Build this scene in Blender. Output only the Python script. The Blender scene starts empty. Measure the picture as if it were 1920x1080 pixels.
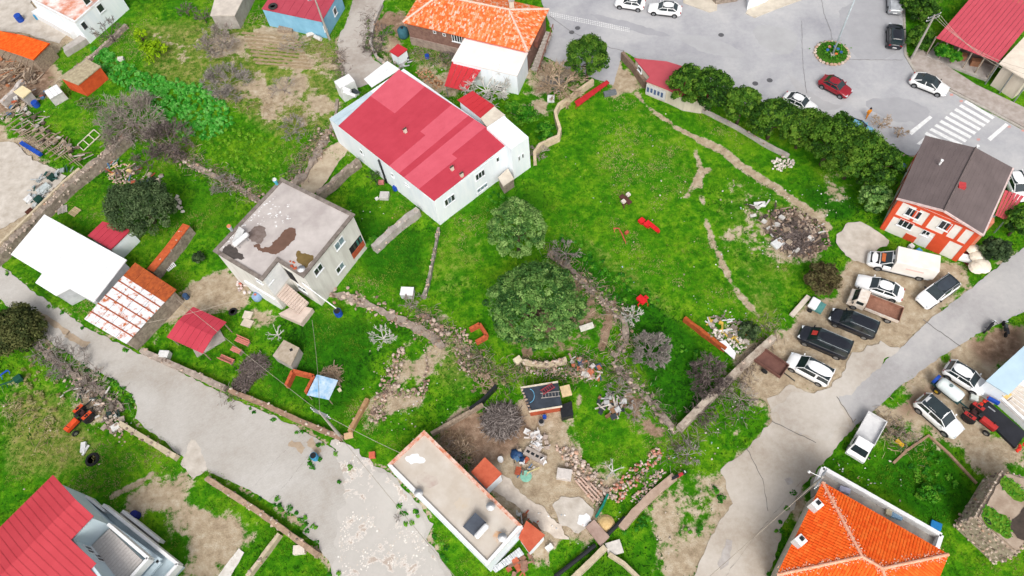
import bpy, bmesh, math, random
import numpy as np
from mathutils import Vector, Matrix, noise
random.seed(7); rng = np.random.default_rng(7)
SC = bpy.context.scene; COL = SC.collection
RAD = math.radians

# ------------------------------------------------------------------ camera
FPX, NX, NY, CH = 1375.7, 1067.2, 1319.75, 70.3      # focal (px of a 1920 px frame), nadir point, flying height
_n = np.array([NX-960, NY-540, FPX]); _n /= np.linalg.norm(_n)
_Z = -_n; _Y = np.array([0, 0, 1.]) - _n[2]*_n; _Y /= np.linalg.norm(_Y); _X = np.cross(_Y, _Z)
ROT = np.array([_X, _Y, _Z])
cam_d = bpy.data.cameras.new('drone_camera'); cam = bpy.data.objects.new('drone_camera', cam_d); COL.objects.link(cam)
cam_d.sensor_width = 36; cam_d.lens = FPX/1920*36; cam_d.clip_start = .5; cam_d.clip_end = 5000
_m = Matrix(((ROT[0][0], -ROT[0][1], -ROT[0][2], 0), (ROT[1][0], -ROT[1][1], -ROT[1][2], 0), (ROT[2][0], -ROT[2][1], -ROT[2][2], CH), (0, 0, 0, 1)))
cam.matrix_world = _m; SC.camera = cam
# ------------------------------------------------------------------ sky, sun, exposure (bright overcast)
SUN_EL, SUN_AZ = 48, 184
w = bpy.data.worlds.new('World'); SC.world = w; w.use_nodes = True
nt = w.node_tree; bg = nt.nodes['Background']; sky = nt.nodes.new('ShaderNodeTexSky')
sky.sky_type = 'NISHITA'; sky.sun_disc = False; sky.sun_elevation = RAD(SUN_EL); sky.sun_rotation = RAD(SUN_AZ)
sky.air_density = 1.0; sky.dust_density = 6.0; sky.ozone_density = 1.0; sky.altitude = 100
hs = nt.nodes.new('ShaderNodeHueSaturation'); hs.inputs['Saturation'].default_value = .30   # cloud cover greys the blue
nt.links.new(sky.outputs[0], hs.inputs['Color']); nt.links.new(hs.outputs[0], bg.inputs[0]); bg.inputs[1].default_value = .15
sun_d = bpy.data.lights.new('sun', 'SUN'); sun_d.energy = 1.5; sun_d.angle = RAD(26); sun_d.color = (1, .96, .9)
sun = bpy.data.objects.new('sun', sun_d); COL.objects.link(sun); sun.location = (0, 40, 120)
_sd = Vector((math.sin(RAD(SUN_AZ))*math.cos(RAD(SUN_EL)), math.cos(RAD(SUN_AZ))*math.cos(RAD(SUN_EL)), math.sin(RAD(SUN_EL))))
sun.rotation_euler = _sd.to_track_quat('Z', 'Y').to_euler()
SC.view_settings.view_transform = 'Standard'; SC.view_settings.look = 'None'
SC.view_settings.exposure = 0.26; SC.view_settings.gamma = 1

# ------------------------------------------------------------------ helpers
def P(x, y, z=0.):
    "the point of height z that a mark at (x, y) of the survey photo stands for"
    d = ROT @ np.array([x-960, y-540, FPX]); k = (CH-z)/-d[2]
    return Vector((d[0]*k, d[1]*k, z))
def P2(pts, z=0.): return [P(x, y, z).to_2d() for x, y in pts]
def onwall(x, y, A, B):
    "where the sight line of a mark meets the upright plane through A and B"
    d = Vector(ROT @ np.array([x-960, y-540, FPX])); o = Vector((0, 0, CH))
    n = Vector((B[1]-A[1], A[0]-B[0], 0)); t = ((Vector((A[0], A[1], 0))-o).dot(n))/d.dot(n)
    return o+d*t
def lin(c): return tuple(((v/255)/12.92 if v/255 <= .04045 else ((v/255+.055)/1.055)**2.4) for v in c[:3])
MATS = {}
def M(name, c1, c2=None, sc=2.5, rough=.8, bump=0., metal=0., c3=None, k=.80, spec=.3, det=6, streak=0.):
    "procedural paint / plaster / stone: two or three colours mixed by noise, with fine relief"
    if name in MATS: return MATS[name]
    m = bpy.data.materials.new(name); m.use_nodes = True; t = m.node_tree; N = t.nodes; L = t.links
    b = N['Principled BSDF']; b.inputs['Roughness'].default_value = rough; b.inputs['Metallic'].default_value = metal
    b.inputs['Specular IOR Level'].default_value = spec
    c2 = c2 or tuple(v*.86 for v in c1); A = [v*k for v in lin(c1)]+[1]; B = [v*k for v in lin(c2)]+[1]
    tc = N.new('ShaderNodeTexCoord'); no = N.new('ShaderNodeTexNoise'); no.inputs['Scale'].default_value = sc; no.inputs['Detail'].default_value = det
    no.inputs['Roughness'].default_value = .62
    if streak:   # rain streaks run down the wall
        mp = N.new('ShaderNodeMapping'); mp.inputs['Scale'].default_value = (1.6, 1.6, streak); L.new(tc.outputs['Object'], mp.inputs[0]); L.new(mp.outputs[0], no.inputs['Vector'])
    else: L.new(tc.outputs['Object'], no.inputs['Vector'])
    r = N.new('ShaderNodeValToRGB'); e = r.color_ramp.elements; e[0].position = .36; e[1].position = .66; e[0].color = B; e[1].color = A
    if c3: q = e.new(.30); q.color = [v*k for v in lin(c3)]+[1]; e[0].position = .22; e[0].color = q.color; q.position = .36; q.color = B
    L.new(no.outputs[0], r.inputs[0]); L.new(r.outputs[0], b.inputs['Base Color'])
    if bump:
        n2 = N.new('ShaderNodeTexNoise'); n2.inputs['Scale'].default_value = sc*6; n2.inputs['Detail'].default_value = 4; L.new(tc.outputs['Object'], n2.inputs['Vector'])
        bp = N.new('ShaderNodeBump'); bp.inputs['Strength'].default_value = bump; bp.inputs['Distance'].default_value = .08
        L.new(n2.outputs[0], bp.inputs['Height']); L.new(bp.outputs[0], b.inputs['Normal'])
    MATS[name] = m; return m
def MV(name, cols, rough=.8, k=.80, sc=8, trans=0., amt=.35, spec=.2):
    "colour picked by the per-face value v along a ramp, broken up by fine noise"
    if name in MATS: return MATS[name]
    m = bpy.data.materials.new(name); m.use_nodes = True; t = m.node_tree; N = t.nodes; L = t.links
    b = N['Principled BSDF']; b.inputs['Roughness'].default_value = rough; b.inputs['Specular IOR Level'].default_value = spec
    at = N.new('ShaderNodeAttribute'); at.attribute_name = 'v'
    tc = N.new('ShaderNodeTexCoord'); no = N.new('ShaderNodeTexNoise'); no.inputs['Scale'].default_value = sc; no.inputs['Detail'].default_value = 5
    L.new(tc.outputs['Object'], no.inputs['Vector'])
    ma = N.new('ShaderNodeMath'); ma.operation = 'MULTIPLY_ADD'; ma.inputs[1].default_value = amt; L.new(no.outputs[0], ma.inputs[0])
    sb = N.new('ShaderNodeMath'); sb.operation = 'SUBTRACT'; sb.inputs[1].default_value = amt*.5; L.new(at.outputs['Fac'], sb.inputs[0]); L.new(sb.outputs[0], ma.inputs[2])
    r = N.new('ShaderNodeValToRGB'); e = r.color_ramp.elements; n = len(cols)
    while len(e) < n: e.new(.5)
    for i, c in enumerate(cols): e[i].position = i/(n-1); e[i].color = [v*k for v in lin(c)]+[1]
    L.new(ma.outputs[0], r.inputs[0]); L.new(r.outputs[0], b.inputs['Base Color'])
    if trans:
        tr = N.new('ShaderNodeBsdfTranslucent'); L.new(r.outputs[0], tr.inputs['Color']); mx = N.new('ShaderNodeMixShader'); mx.inputs[0].default_value = trans
        L.new(b.outputs[0], mx.inputs[1]); L.new(tr.outputs[0], mx.inputs[2]); L.new(mx.outputs[0], N['Material Output'].inputs[0])
    MATS[name] = m; return m
OFF = {}
def off(o): return OFF.get(o.name, Vector((0, 0, 0))) if o else Vector((0, 0, 0))
def tag(o, label=None, cat=None, group=None, kind=None):
    if label: o['label'] = label
    if cat: o['category'] = cat
    if group: o['group'] = group
    if kind: o['kind'] = kind
    return o
def thing(name, label, cat, loc, group=None, rz=0, kind=None):
    o = bpy.data.objects.new(name, None); COL.objects.link(o); o.location = loc; o.rotation_euler = (0, 0, rz); o.empty_display_size = .3
    OFF[o.name] = Vector(loc) if not rz else Vector((0, 0, 0)); return tag(o, label, cat, group, kind)
def link_mesh(name, me, mat, parent=None):
    o = bpy.data.objects.new(name, me); COL.objects.link(o)
    if mat and not me.materials: me.materials.append(mat)
    if parent: o.parent = parent; OFF[o.name] = off(parent)
    return o
class MB:
    def __init__(s): s.v = []; s.f = []; s.a = []
    def add(s, vs, fs, val=0.):
        n = len(s.v); s.v += [tuple(v) for v in vs]; s.f += [tuple(i+n for i in f) for f in fs]; s.a += [val]*len(fs); return s
    def box(s, c, sz, rz=0, val=0., tilt=0):
        x, y, z = sz[0]/2, sz[1]/2, sz[2]/2; mt = Matrix.Translation(c) @ Matrix.Rotation(rz, 4, 'Z') @ Matrix.Rotation(tilt, 4, 'X')
        vs = [mt @ Vector((i*x, j*y, k*z)) for k in (-1, 1) for i, j in ((-1, -1), (1, -1), (1, 1), (-1, 1))]
        return s.add(vs, [(3, 2, 1, 0), (4, 5, 6, 7), (0, 1, 5, 4), (1, 2, 6, 5), (2, 3, 7, 6), (3, 0, 4, 7)], val)
    def bar(s, a, b, w, h, val=0.):
        "square-section bar from a to b (3D)"
        a = Vector(a); b = Vector(b); d = (b-a).normalized(); u = d.cross(Vector((0, 0, 1)))
        u = u.normalized() if u.length > 1e-3 else Vector((1, 0, 0)); t = u.cross(d)
        vs = [p+u*i*w/2+t*j*h/2 for p in (a, b) for i, j in ((-1, -1), (1, -1), (1, 1), (-1, 1))]
        return s.add(vs, [(0, 1, 2, 3), (7, 6, 5, 4), (0, 4, 5, 1), (1, 5, 6, 2), (2, 6, 7, 3), (3, 7, 4, 0)], val)
    def prism(s, poly, z0, z1, val=0.):
        n = len(poly); ar = sum(poly[i][0]*poly[(i+1) % n][1]-poly[(i+1) % n][0]*poly[i][1] for i in range(n))
        if ar < 0: poly = poly[::-1]
        vs = [(p[0], p[1], z0) for p in poly]+[(p[0], p[1], z1) for p in poly]
        return s.add(vs, [tuple(range(n))[::-1], tuple(range(n, 2*n))]+[(i, (i+1) % n, n+(i+1) % n, n+i) for i in range(n)], val)
    def slab(s, pts, th, val=0.):
        n = len(pts); pts = [Vector(p) for p in pts]; ar = sum(pts[i].x*pts[(i+1) % n].y-pts[(i+1) % n].x*pts[i].y for i in range(n))
        if ar < 0: pts = pts[::-1]
        vs = [p-Vector((0, 0, th)) for p in pts]+pts
        return s.add(vs, [tuple(range(n))[::-1], tuple(range(n, 2*n))]+[(i, (i+1) % n, n+(i+1) % n, n+i) for i in range(n)], val)
    def tube(s, pts, r, n=6, val=0., cap=True):
        pts = [Vector(p) for p in pts]; k = len(pts); rs = r if isinstance(r, (list, tuple)) else [r]*k; vs = []
        for i, p in enumerate(pts):
            d = (pts[min(i+1, k-1)]-pts[max(i-1, 0)]).normalized(); u = d.orthogonal().normalized()
            if abs(d.z) < .95: u = d.cross(Vector((0, 0, 1))).normalized()
            t = d.cross(u)
            vs += [p+(u*math.cos(2*math.pi*j/n)+t*math.sin(2*math.pi*j/n))*rs[i] for j in range(n)]
        fs = [(i*n+j, i*n+(j+1) % n, (i+1)*n+(j+1) % n, (i+1)*n+j) for i in range(k-1) for j in range(n)]
        if cap: fs += [tuple(range(n))[::-1], tuple(range((k-1)*n, k*n))]
        return s.add(vs, fs, val)
    def lathe(s, prof, c=(0, 0, 0), n=14, val=0., axis='Z'):
        c = Vector(c); vs = []
        for r, z in prof:
            for j in range(n):
                a = 2*math.pi*j/n; v = Vector((r*math.cos(a), r*math.sin(a), z))
                if axis == 'Y': v = Vector((v.x, v.z, v.y))
                if axis == 'X': v = Vector((v.z, v.x, v.y))
                vs.append(c+v)
        k = len(prof); fs = [(i*n+j, i*n+(j+1) % n, (i+1)*n+(j+1) % n, (i+1)*n+j) for i in range(k-1) for j in range(n)]
        fs += [tuple(range(n))[::-1], tuple(range((k-1)*n, k*n))]
        return s.add(vs, fs, val)
    def rock(s, c, r, val=0., sq=.7):
        mt = Matrix.Rotation(random.uniform(0, 6.28), 3, 'Z') @ Matrix.Diagonal((random.uniform(.8, 1.3), random.uniform(.7, 1.), sq*random.uniform(.8, 1.2)))
        vs = [Vector(c)+(mt @ (v*(r*random.uniform(.82, 1.12)))) for v in ICO[0]]
        return s.add(vs, ICO[1], val)
    def build(s, name, mat, parent=None, smooth=False, kind=None, label=None, world=True, bevel=0):
        o3 = off(parent) if world else Vector((0, 0, 0)); me = bpy.data.meshes.new(name)
        me.from_pydata([(v[0]-o3.x, v[1]-o3.y, v[2]-o3.z) for v in s.v], [], s.f); me.update()
        at = me.attributes.new('v', 'FLOAT', 'FACE'); at.data.foreach_set('value', np.array(s.a, dtype=np.float32))
        if smooth: me.shade_smooth()
        o = link_mesh(name, me, mat, parent)
        if bevel: bv = o.modifiers.new('bevel', 'BEVEL'); bv.width = bevel; bv.segments = 2; bv.limit_method = 'ANGLE'
        return tag(o, label=label, kind=kind)
_bm = bmesh.new(); bmesh.ops.create_icosphere(_bm, subdivisions=1, radius=1); _bm.verts.ensure_lookup_table()
ICO = ([v.co.copy() for v in _bm.verts], [tuple(v.index for v in f.verts) for f in _bm.faces]); _bm.free()
_g = (1+5**.5)/2; 
def one(name, mb, mat, label, cat, base=None, group=None, smooth=False, kind=None, bevel=0):
    "a thing that is a single mesh: origin at its base"
    c = np.array(mb.v); b = Vector((float(c[:, 0].mean()), float(c[:, 1].mean()), float(c[:, 2].min()))) if base is None else Vector(base)
    me_parent = MB(); me_parent.v = [(v[0]-b.x, v[1]-b.y, v[2]-b.z) for v in mb.v]; me_parent.f = mb.f; me_parent.a = mb.a
    o = me_parent.build(name, mat, None, smooth, bevel=bevel); o.location = b; OFF[o.name] = b
    return tag(o, label, cat, group, kind)
def mesh_np(name, verts, faces, vals, mat, parent=None, kind=None, smooth=False):
    "big leaf / blade meshes straight from arrays"
    o3 = off(parent); verts = verts-np.array(o3); me = bpy.data.meshes.new(name); nf, k = faces.shape
    me.vertices.add(len(verts)); me.vertices.foreach_set('co', verts.astype(np.float32).ravel())
    me.loops.add(nf*k); me.loops.foreach_set('vertex_index', faces.astype(np.int32).ravel())
    me.polygons.add(nf); me.polygons.foreach_set('loop_start', np.arange(0, nf*k, k, dtype=np.int32)); me.polygons.foreach_set('loop_total', np.full(nf, k, dtype=np.int32))
    me.update(calc_edges=True); at = me.attributes.new('v', 'FLOAT', 'FACE'); at.data.foreach_set('value', vals.astype(np.float32))
    if smooth: me.shade_smooth()
    return tag(link_mesh(name, me, mat, parent), kind=kind)
def leaves(C, Nrm, size, vals, asp=.6):
    "one four-cornered leaf at each centre, facing roughly along its normal"
    n = len(C); Nrm = Nrm/np.maximum(np.linalg.norm(Nrm, axis=1, keepdims=True), 1e-6); r = rng.normal(size=(n, 3)); U = np.cross(Nrm, r); U /= np.maximum(np.linalg.norm(U, axis=1, keepdims=True), 1e-6)
    V = np.cross(Nrm, U); s = (size*rng.uniform(.7, 1.3, n))[:, None]
    q = np.stack([C-U*s, C-V*s*asp-U*s*.1, C+U*s, C+V*s*asp-U*s*.1], 1).reshape(-1, 3)
    return q, np.arange(n*4).reshape(n, 4), vals
def pip(X, Y, poly):
    "which of the points X, Y lie inside the polygon"
    ins = np.zeros(X.shape, bool); n = len(poly)
    for i in range(n):
        x0, y0 = poly[i][0], poly[i][1]; x1, y1 = poly[(i+1) % n][0], poly[(i+1) % n][1]
        if y0 == y1: continue
        c = ((y0 > Y) != (y1 > Y)) & (X < (x1-x0)*(Y-y0)/(y1-y0)+x0); ins ^= c
    return ins
def scatter(poly, dens):
    "random points in a plan polygon, dens per square metre"
    a = np.array([(p[0], p[1]) for p in poly]); lo, hi = a.min(0), a.max(0); n = int((hi-lo).prod()*dens)+1
    q = lo+rng.random((n, 2))*(hi-lo); return q[pip(q[:, 0], q[:, 1], a)]
def line(pts, step=.5):
    "resample a 2D/3D polyline"
    out = []; pts = [Vector(p) for p in pts]
    for a, b in zip(pts, pts[1:]):
        k = max(1, int((b-a).length/step)); out += [a+(b-a)*i/k for i in range(k)]
    return out+[pts[-1]]
def strip(pts, w, ragged=.0):
    "plan polygon of a band of width w along a polyline"
    pts = line([Vector((p[0], p[1])) for p in pts], .6); Lf, Rt = [], []
    for i, p in enumerate(pts):
        d = (pts[min(i+1, len(pts)-1)]-pts[max(i-1, 0)]).normalized(); nn = Vector((-d.y, d.x)); k = 1+ragged*random.uniform(-1, 1); k2 = 1+ragged*random.uniform(-1, 1)
        Lf.append(p+nn*w/2*k); Rt.append(p-nn*w/2*k2)
    return Lf+Rt[::-1]
def ragged(poly, amp=.25, step=.35, sc=.9):
    out = []; n = len(poly)
    for i in range(n):
        a = Vector((poly[i][0], poly[i][1])); b = Vector((poly[(i+1) % n][0], poly[(i+1) % n][1])); k = max(1, int((b-a).length/step)) if (b-a).length < 80 else 40
        d = (b-a); nn = Vector((-d.y, d.x)).normalized() if d.length else Vector((0, 0))
        for j in range(k):
            p = a+d*j/k; h = noise.noise(Vector((p.x*sc, p.y*sc, 3.1)))+.6*noise.noise(Vector((p.x*sc*3, p.y*sc*3, 9.)))
            out.append(p+nn*amp*h)
    return out
def smoothpoly(pts, n=2):
    "round the corners of a closed outline"
    pts = [Vector((p[0], p[1])) for p in pts]
    for _ in range(n):
        q = []
        for i, p in enumerate(pts):
            b = pts[(i+1) % len(pts)]; q += [p*.75+b*.25, p*.25+b*.75]
        pts = q
    return pts
def sheet(name, poly, z, mat, parent=None, th=.0):
    "flat sheet with an arbitrary outline, triangulated"
    bm = bmesh.new(); vs = [bm.verts.new((p[0], p[1], z)) for p in poly]
    es = [bm.edges.new((vs[i], vs[(i+1) % len(vs)])) for i in range(len(vs))]
    bmesh.ops.triangle_fill(bm, use_beauty=True, edges=es)
    for f in bm.faces:
        if f.normal.z < 0: f.normal_flip()
    o3 = off(parent); bmesh.ops.translate(bm, verts=bm.verts, vec=-o3)
    me = bpy.data.meshes.new(name); bm.to_mesh(me); bm.free(); me.attributes.new('v', 'FLOAT', 'FACE')
    return link_mesh(name, me, mat, parent)
FOOT = []          # plan outlines where no grass grows
# ------------------------------------------------------------------ the ground: zones of bare earth, dry grass, lush growth
ROADS = {
 'asphalt': [(960, -160), (1020, 15), (1036, 60), (1020, 105), (1060, 128), (1150, 160), (1168, 96), (1190, 108), (1290, 128), (1390, 190), (1470, 232), (1560, 238), (1640, 258), (1705, 292), (1770, 280), (1830, 300), (1905, 322), (1990, 372), (2080, 290), (1920, 246), (1780, 172), (1718, 142), (1696, 104), (1692, 0), (1690, -160)],
 'lane_right': [(1990, 420), (1905, 474), (1830, 533), (1740, 602), (1690, 652), (1612, 720), (1568, 744), (1578, 778), (1600, 800), (1640, 768), (1690, 722), (1760, 672), (1830, 628), (1920, 584), (2000, 545)],
 'track': [(1568, 742), (1604, 798), (1560, 850), (1508, 905), (1470, 985), (1440, 1090), (1410, 1180), (1290, 1180), (1302, 1080), (1330, 1010), (1372, 945), (1350, 880), (1400, 842), (1446, 790), (1440, 750), (1480, 722), (1530, 742)],
 'lane_left': [(-80, 440), (0, 495), (60, 545), (160, 612), (250, 658), (330, 694), (430, 744), (540, 792), (640, 850), (700, 872), (727, 884), (762, 920), (790, 952), (812, 982), (800, 1010), (830, 1050), (860, 1100), (900, 1170), (640, 1170), (625, 1090), (617, 1050), (597, 1022), (570, 1000), (577, 980), (505, 940), (440, 905), (390, 885), (335, 850), (252, 785), (258, 762), (245, 737), (210, 712), (175, 695), (107, 650), (70, 622), (30, 585), (0, 560), (-80, 505)],
 'lane_top': [(655, -160), (745, -160), (720, 0), (700, 40), (690, 85), (700, 112), (735, 132), (716, 150), (682, 162), (652, 170), (640, 120), (632, 78), (650, 40), (662, 0)],
}
DIRT = [   # outline, strength 0..1
 ([(1400, 712), (1470, 600), (1490, 570), (1560, 545), (1590, 490), (1640, 470), (1720, 500), (1800, 505), (1840, 535), (1690, 660), (1570, 750), (1480, 722), (1430, 770)], .95),
 ([(1370, 395), (1420, 372), (1500, 382), (1550, 425), (1575, 470), (1530, 490), (1440, 484), (1380, 440)], .56),
 ([(1138, 170), (1160, 118), (1205, 155), (1215, 170), (1150, 178)], 1),
 ([(1636, 772), (1830, 630), (1925, 588), (1925, 650), (1840, 700), (1780, 750), (1830, 800), (1925, 850), (1925, 900), (1840, 850), (1790, 820), (1690, 790), (1650, 850), (1620, 880)], .92),
 ([(800, 815), (880, 755), (960, 750), (1060, 735), (1085, 790), (1060, 850), (1130, 870), (1180, 920), (1110, 1010), (1010, 1060), (960, 1010), (880, 900)], .9),
 ([(185, 945), (250, 915), (340, 868), (392, 900), (380, 940), (400, 965), (445, 965), (480, 1000), (430, 1090), (345, 1090), (325, 1000), (262, 950)], .9),
 ([(0, 100), (70, 110), (120, 150), (60, 190), (20, 230), (-60, 230), (-60, 100)], .9),
 ([(-60, 240), (60, 260), (130, 300), (120, 360), (60, 420), (0, 470), (-60, 500)], .8),
 ([(-60, -60), (200, -60), (170, 60), (130, 90), (90, 100), (0, 60)], .9),
 ([(255, 655), (300, 600), (340, 560), (420, 495), (480, 555), (575, 590), (545, 620), (440, 575), (395, 572), (340, 600), (310, 640), (330, 670), (290, 668)], 1.),
 ([(560, 345), (600, 282), (640, 258), (660, 275), (610, 345), (590, 366)], .95),
 ([(340, 50), (420, 30), (520, 30), (620, 80), (650, 160), (620, 240), (540, 250), (430, 200), (350, 130)], .47), ([(430, 45), (560, 50), (600, 110), (520, 130), (430, 100)], .66),
 ([(1180, 1090), (1180, 1010), (1270, 905), (1340, 880), (1366, 945), (1325, 1010), (1290, 1090)], .75),
 ([(1280, 880), (1330, 830), (1420, 760), (1450, 770), (1430, 830), (1370, 850), (1340, 885)], .45),
 ([(930, 640), (905, 600), (1000, 470), (1060, 480), (1110, 540), (1150, 570), (1152, 650), (1080, 672), (950, 668)], .52),
 ([(690, 90), (760, 100), (850, 170), (830, 180), (760, 140), (720, 125)], .7),
 ([(980, 110), (1060, 100), (1090, 170), (1030, 205), (970, 220), (940, 210), (970, 170)], .7),
 ([(800, 110), (870, 130), (870, 175), (930, 200), (900, 205), (830, 150)], .45),
 ([(630, 540), (720, 585), (830, 640), (900, 700), (860, 720), (760, 640), (640, 590)], .7),
 ([(740, 660), (800, 660), (790, 760), (740, 790), (690, 860), (680, 820), (710, 720)], .55),
 ([(960, 665), (1100, 660), (1200, 730), (1280, 810), (1240, 850), (1160, 760), (1080, 720), (960, 720)], .36),
 ([(1040, 480), (1080, 500), (1190, 600), (1170, 650), (1140, 570), (1060, 520)], .4),
 ([(170, 690), (250, 760), (230, 830), (180, 800), (100, 720), (60, 660)], .45),
 ([(1700, -60), (1790, -60), (1760, 60), (1740, 110), (1920, 215), (1920, 245), (1780, 170), (1715, 120)], .6),
 ([(1300, 600), (1380, 620), (1440, 640), (1400, 700), (1370, 660)], .5),
 ([(1780, 640), (1920, 540), (1920, 680), (1850, 690), (1800, 700)], .6),
 ([(1650, 795), (1700, 730), (1770, 680), (1870, 680), (1860, 770), (1840, 830), (1770, 835), (1700, 805)], 1.), ([(1780, 800), (1860, 790), (1925, 850), (1925, 890), (1850, 880), (1800, 850)], .9),
 ([(1560, 720), (1640, 780), (1560, 900), (1490, 1000), (1460, 1090), (1270, 1090), (1310, 1000), (1340, 900), (1380, 820), (1430, 740)], .62),
 ([(0, 690), (60, 720), (130, 800), (100, 860), (0, 820)], .4), ([(250, 40), (360, 60), (400, 170), (560, 260), (600, 230), (500, 230), (330, 130)], .38),
 ([(1560, 320), (1650, 400), (1600, 470), (1520, 380)], .45), ([(1330, 330), (1450, 360), (1380, 520), (1340, 430)], .36), ([(820, 560), (900, 640), (880, 700), (790, 600)], .4),
 ([(660, -60), (760, -60), (770, 100), (720, 110), (690, 60)], .6),
]
PATHS = [   # trodden paths through the meadow: polyline, width in metres
 ([(1190, 172), (1215, 200), (1262, 235), (1312, 262)], .75), ([(1312, 262), (1355, 282), (1390, 312), (1440, 342), (1500, 382), (1560, 430)], 1.3),
 ([(1300, 262), (1316, 320), (1300, 350), (1285, 372)], .6), ([(1312, 330), (1318, 380), (1332, 440), (1352, 485), (1375, 535), (1402, 572), (1432, 604)], .55),
 ([(1312, 325), (1335, 312)], .5), ([(1072, 795), (1085, 760), (1090, 720)], .5),
 ([(1150, 560), (1140, 600), (1128, 660)], 1.1), ([(200, 935), (262, 905), (290, 885)], .8)]
DRY = [([(250, 40), (420, 30), (640, 70), (640, 240), (520, 270), (400, 180), (270, 150)], .55), ([(0, 720), (100, 720), (170, 790), (200, 850), (120, 900), (0, 900)], .6),
 ([(800, 440), (920, 420), (900, 560), (810, 580), (780, 520)], .35), ([(1200, 180), (1330, 260), (1310, 400), (1180, 400), (1080, 330), (1120, 220)], .25),
 ([(1330, 330), (1480, 340), (1560, 430), (1480, 560), (1380, 560), (1330, 430)], .35), ([(820, 620), (900, 660), (880, 760), (790, 720)], .5), ([(1040, 412), (1120, 462), (1190, 512), (1290, 592), (1270, 600), (1180, 528), (1110, 478), (1040, 428)], 1.),
 ([(1400, 560), (1480, 560), (1440, 640), (1380, 620)], .5), ([(390, 330), (450, 280), (560, 300), (500, 340)], .3)]
LUSH = [([(640, 400), (800, 420), (800, 540), (690, 540)], .6), ([(1050, 430), (1300, 620), (1360, 760), (1250, 800), (1180, 640), (1030, 480)], .8), ([(480, 720), (560, 580), (720, 600), (700, 720), (640, 800)], .6),
 ([(150, 350), (260, 290), (480, 370), (410, 450), (200, 420)], .4), ([(580, 330), (700, 300), (770, 400), (690, 460)], .3), ([(1480, 330), (1620, 380), (1600, 420), (1520, 400)], .8), ([(1660, 830), (1780, 810), (1840, 950), (1760, 1000), (1620, 900)], .7),
 ([(820, 400), (1020, 330), (1060, 400), (900, 420)], .5), ([(1100, 1050), (1180, 1020), (1300, 1090), (1040, 1090)], .6)]
GX = np.concatenate([[-1600, -700, -320, -180, -130], np.arange(-100, 100.01, .3), [130, 180, 320, 700, 1600]])
GY = np.concatenate([[-1500, -500, -160, -60], np.arange(-16, 128.01, .3), [160, 240, 420, 900, 2000]])
XX, YY = np.meshgrid(GX, GY)
def zone(lst, polys=True, world=False):
    out = np.zeros(XX.shape)
    for poly, val in lst:
        q = np.array(poly if world else [tuple(p) for p in P2(poly)]); lo, hi = q.min(0)-.5, q.max(0)+.5
        ix = np.where((GX > lo[0]) & (GX < hi[0]))[0]; iy = np.where((GY > lo[1]) & (GY < hi[1]))[0]
        if len(ix) == 0 or len(iy) == 0: continue
        sl = (slice(iy[0], iy[-1]+1), slice(ix[0], ix[-1]+1)); out[sl] = np.maximum(out[sl], pip(XX[sl], YY[sl], q)*val)
    return out
def blur(a, n):
    for _ in range(n):
        b = a.copy(); b[1:-1] = (a[:-2]+a[1:-1]*2+a[2:])/4; a = b; b = a.copy(); b[:, 1:-1] = (a[:, :-2]+a[:, 1:-1]*2+a[:, 2:])/4; a = b
    return a
road_mask = zone([(p, 1.) for p in ROADS.values()])
Z_dirt = blur(zone(DIRT), 34)
Z_path = blur(zone([([tuple(p) for p in strip(P2(pl), wd*.5, .3)], 1.) for pl, wd in PATHS], world=True), 2)
Z_edge = np.clip(blur(road_mask, 8)*1.15, 0, .8)*(1-road_mask)
Z_dirt = np.clip(np.maximum(np.maximum(Z_dirt, np.clip(Z_path*1.9, 0, .86)), Z_edge), 0, 1)
LITTER = [([(900, 640), (900, 590), (1000, 460), (1070, 470), (1180, 580), (1160, 670), (950, 680)], 1), ([(800, 815), (880, 755), (960, 750), (1010, 800), (960, 860), (880, 900)], .8), ([(-60, 95), (70, 105), (110, 150), (40, 200), (-60, 230)], 1), ([(960, 680), (1100, 670), (1200, 730), (1280, 810), (1240, 850), (1080, 730), (960, 720)], .9), ([(1660, 760), (1790, 690), (1820, 700), (1700, 800)], .8), ([(1800, 640), (1925, 560), (1925, 680), (1840, 690)], .8), ([(660, -60), (760, -60), (770, 100), (690, 60)], .8), ([(1240, 850), (1340, 790), (1420, 740), (1330, 850), (1260, 900)], .6), ([(1420, 390), (1550, 420), (1560, 480), (1450, 470)], .7)]
Z_lit = blur(zone(LITTER), 20)
Z_dry = blur(zone(DRY), 30); Z_lush = blur(zone(LUSH), 22)
def fbm(sc, seed, octs=4):
    "cheap lattice noise on the ground grid"
    out = np.zeros(XX.shape); amp = 1; tot = 0
    for o in range(octs):
        g = np.random.default_rng(seed+o).random((256, 256)); u = (XX*sc*2**o) % 255; v = (YY*sc*2**o) % 255
        i = np.floor(u).astype(int); j = np.floor(v).astype(int); fu = u-i; fv = v-j; fu = fu*fu*(3-2*fu); fv = fv*fv*(3-2*fv)
        out += amp*((g[j, i]*(1-fu)+g[j, (i+1) % 256]*fu)*(1-fv)+(g[(j+1) % 256, i]*(1-fu)+g[(j+1) % 256, (i+1) % 256]*fu)*fv); tot += amp; amp *= .55
    return out/tot
N1 = fbm(.12, 1); N2 = fbm(.5, 20); N3 = fbm(.28, 40, 3)
Z_dirt = np.clip(Z_dirt+((N3-.5)*1.5+(N2-.5)*.9)*4*Z_dirt*(1-Z_dirt)*(1-np.clip(Z_path*2, 0, 1)), 0, 1)
keep = blur(road_mask, 5)
ZZ = np.where((np.abs(XX) < 101) & (YY > -17) & (YY < 129), (N1-.62)*.35+(N2-.6)*.12, -.15)*(1-np.clip(keep*1.6, 0, 1)); ZZ = np.minimum(ZZ, .0)-.0*ZZ
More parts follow.
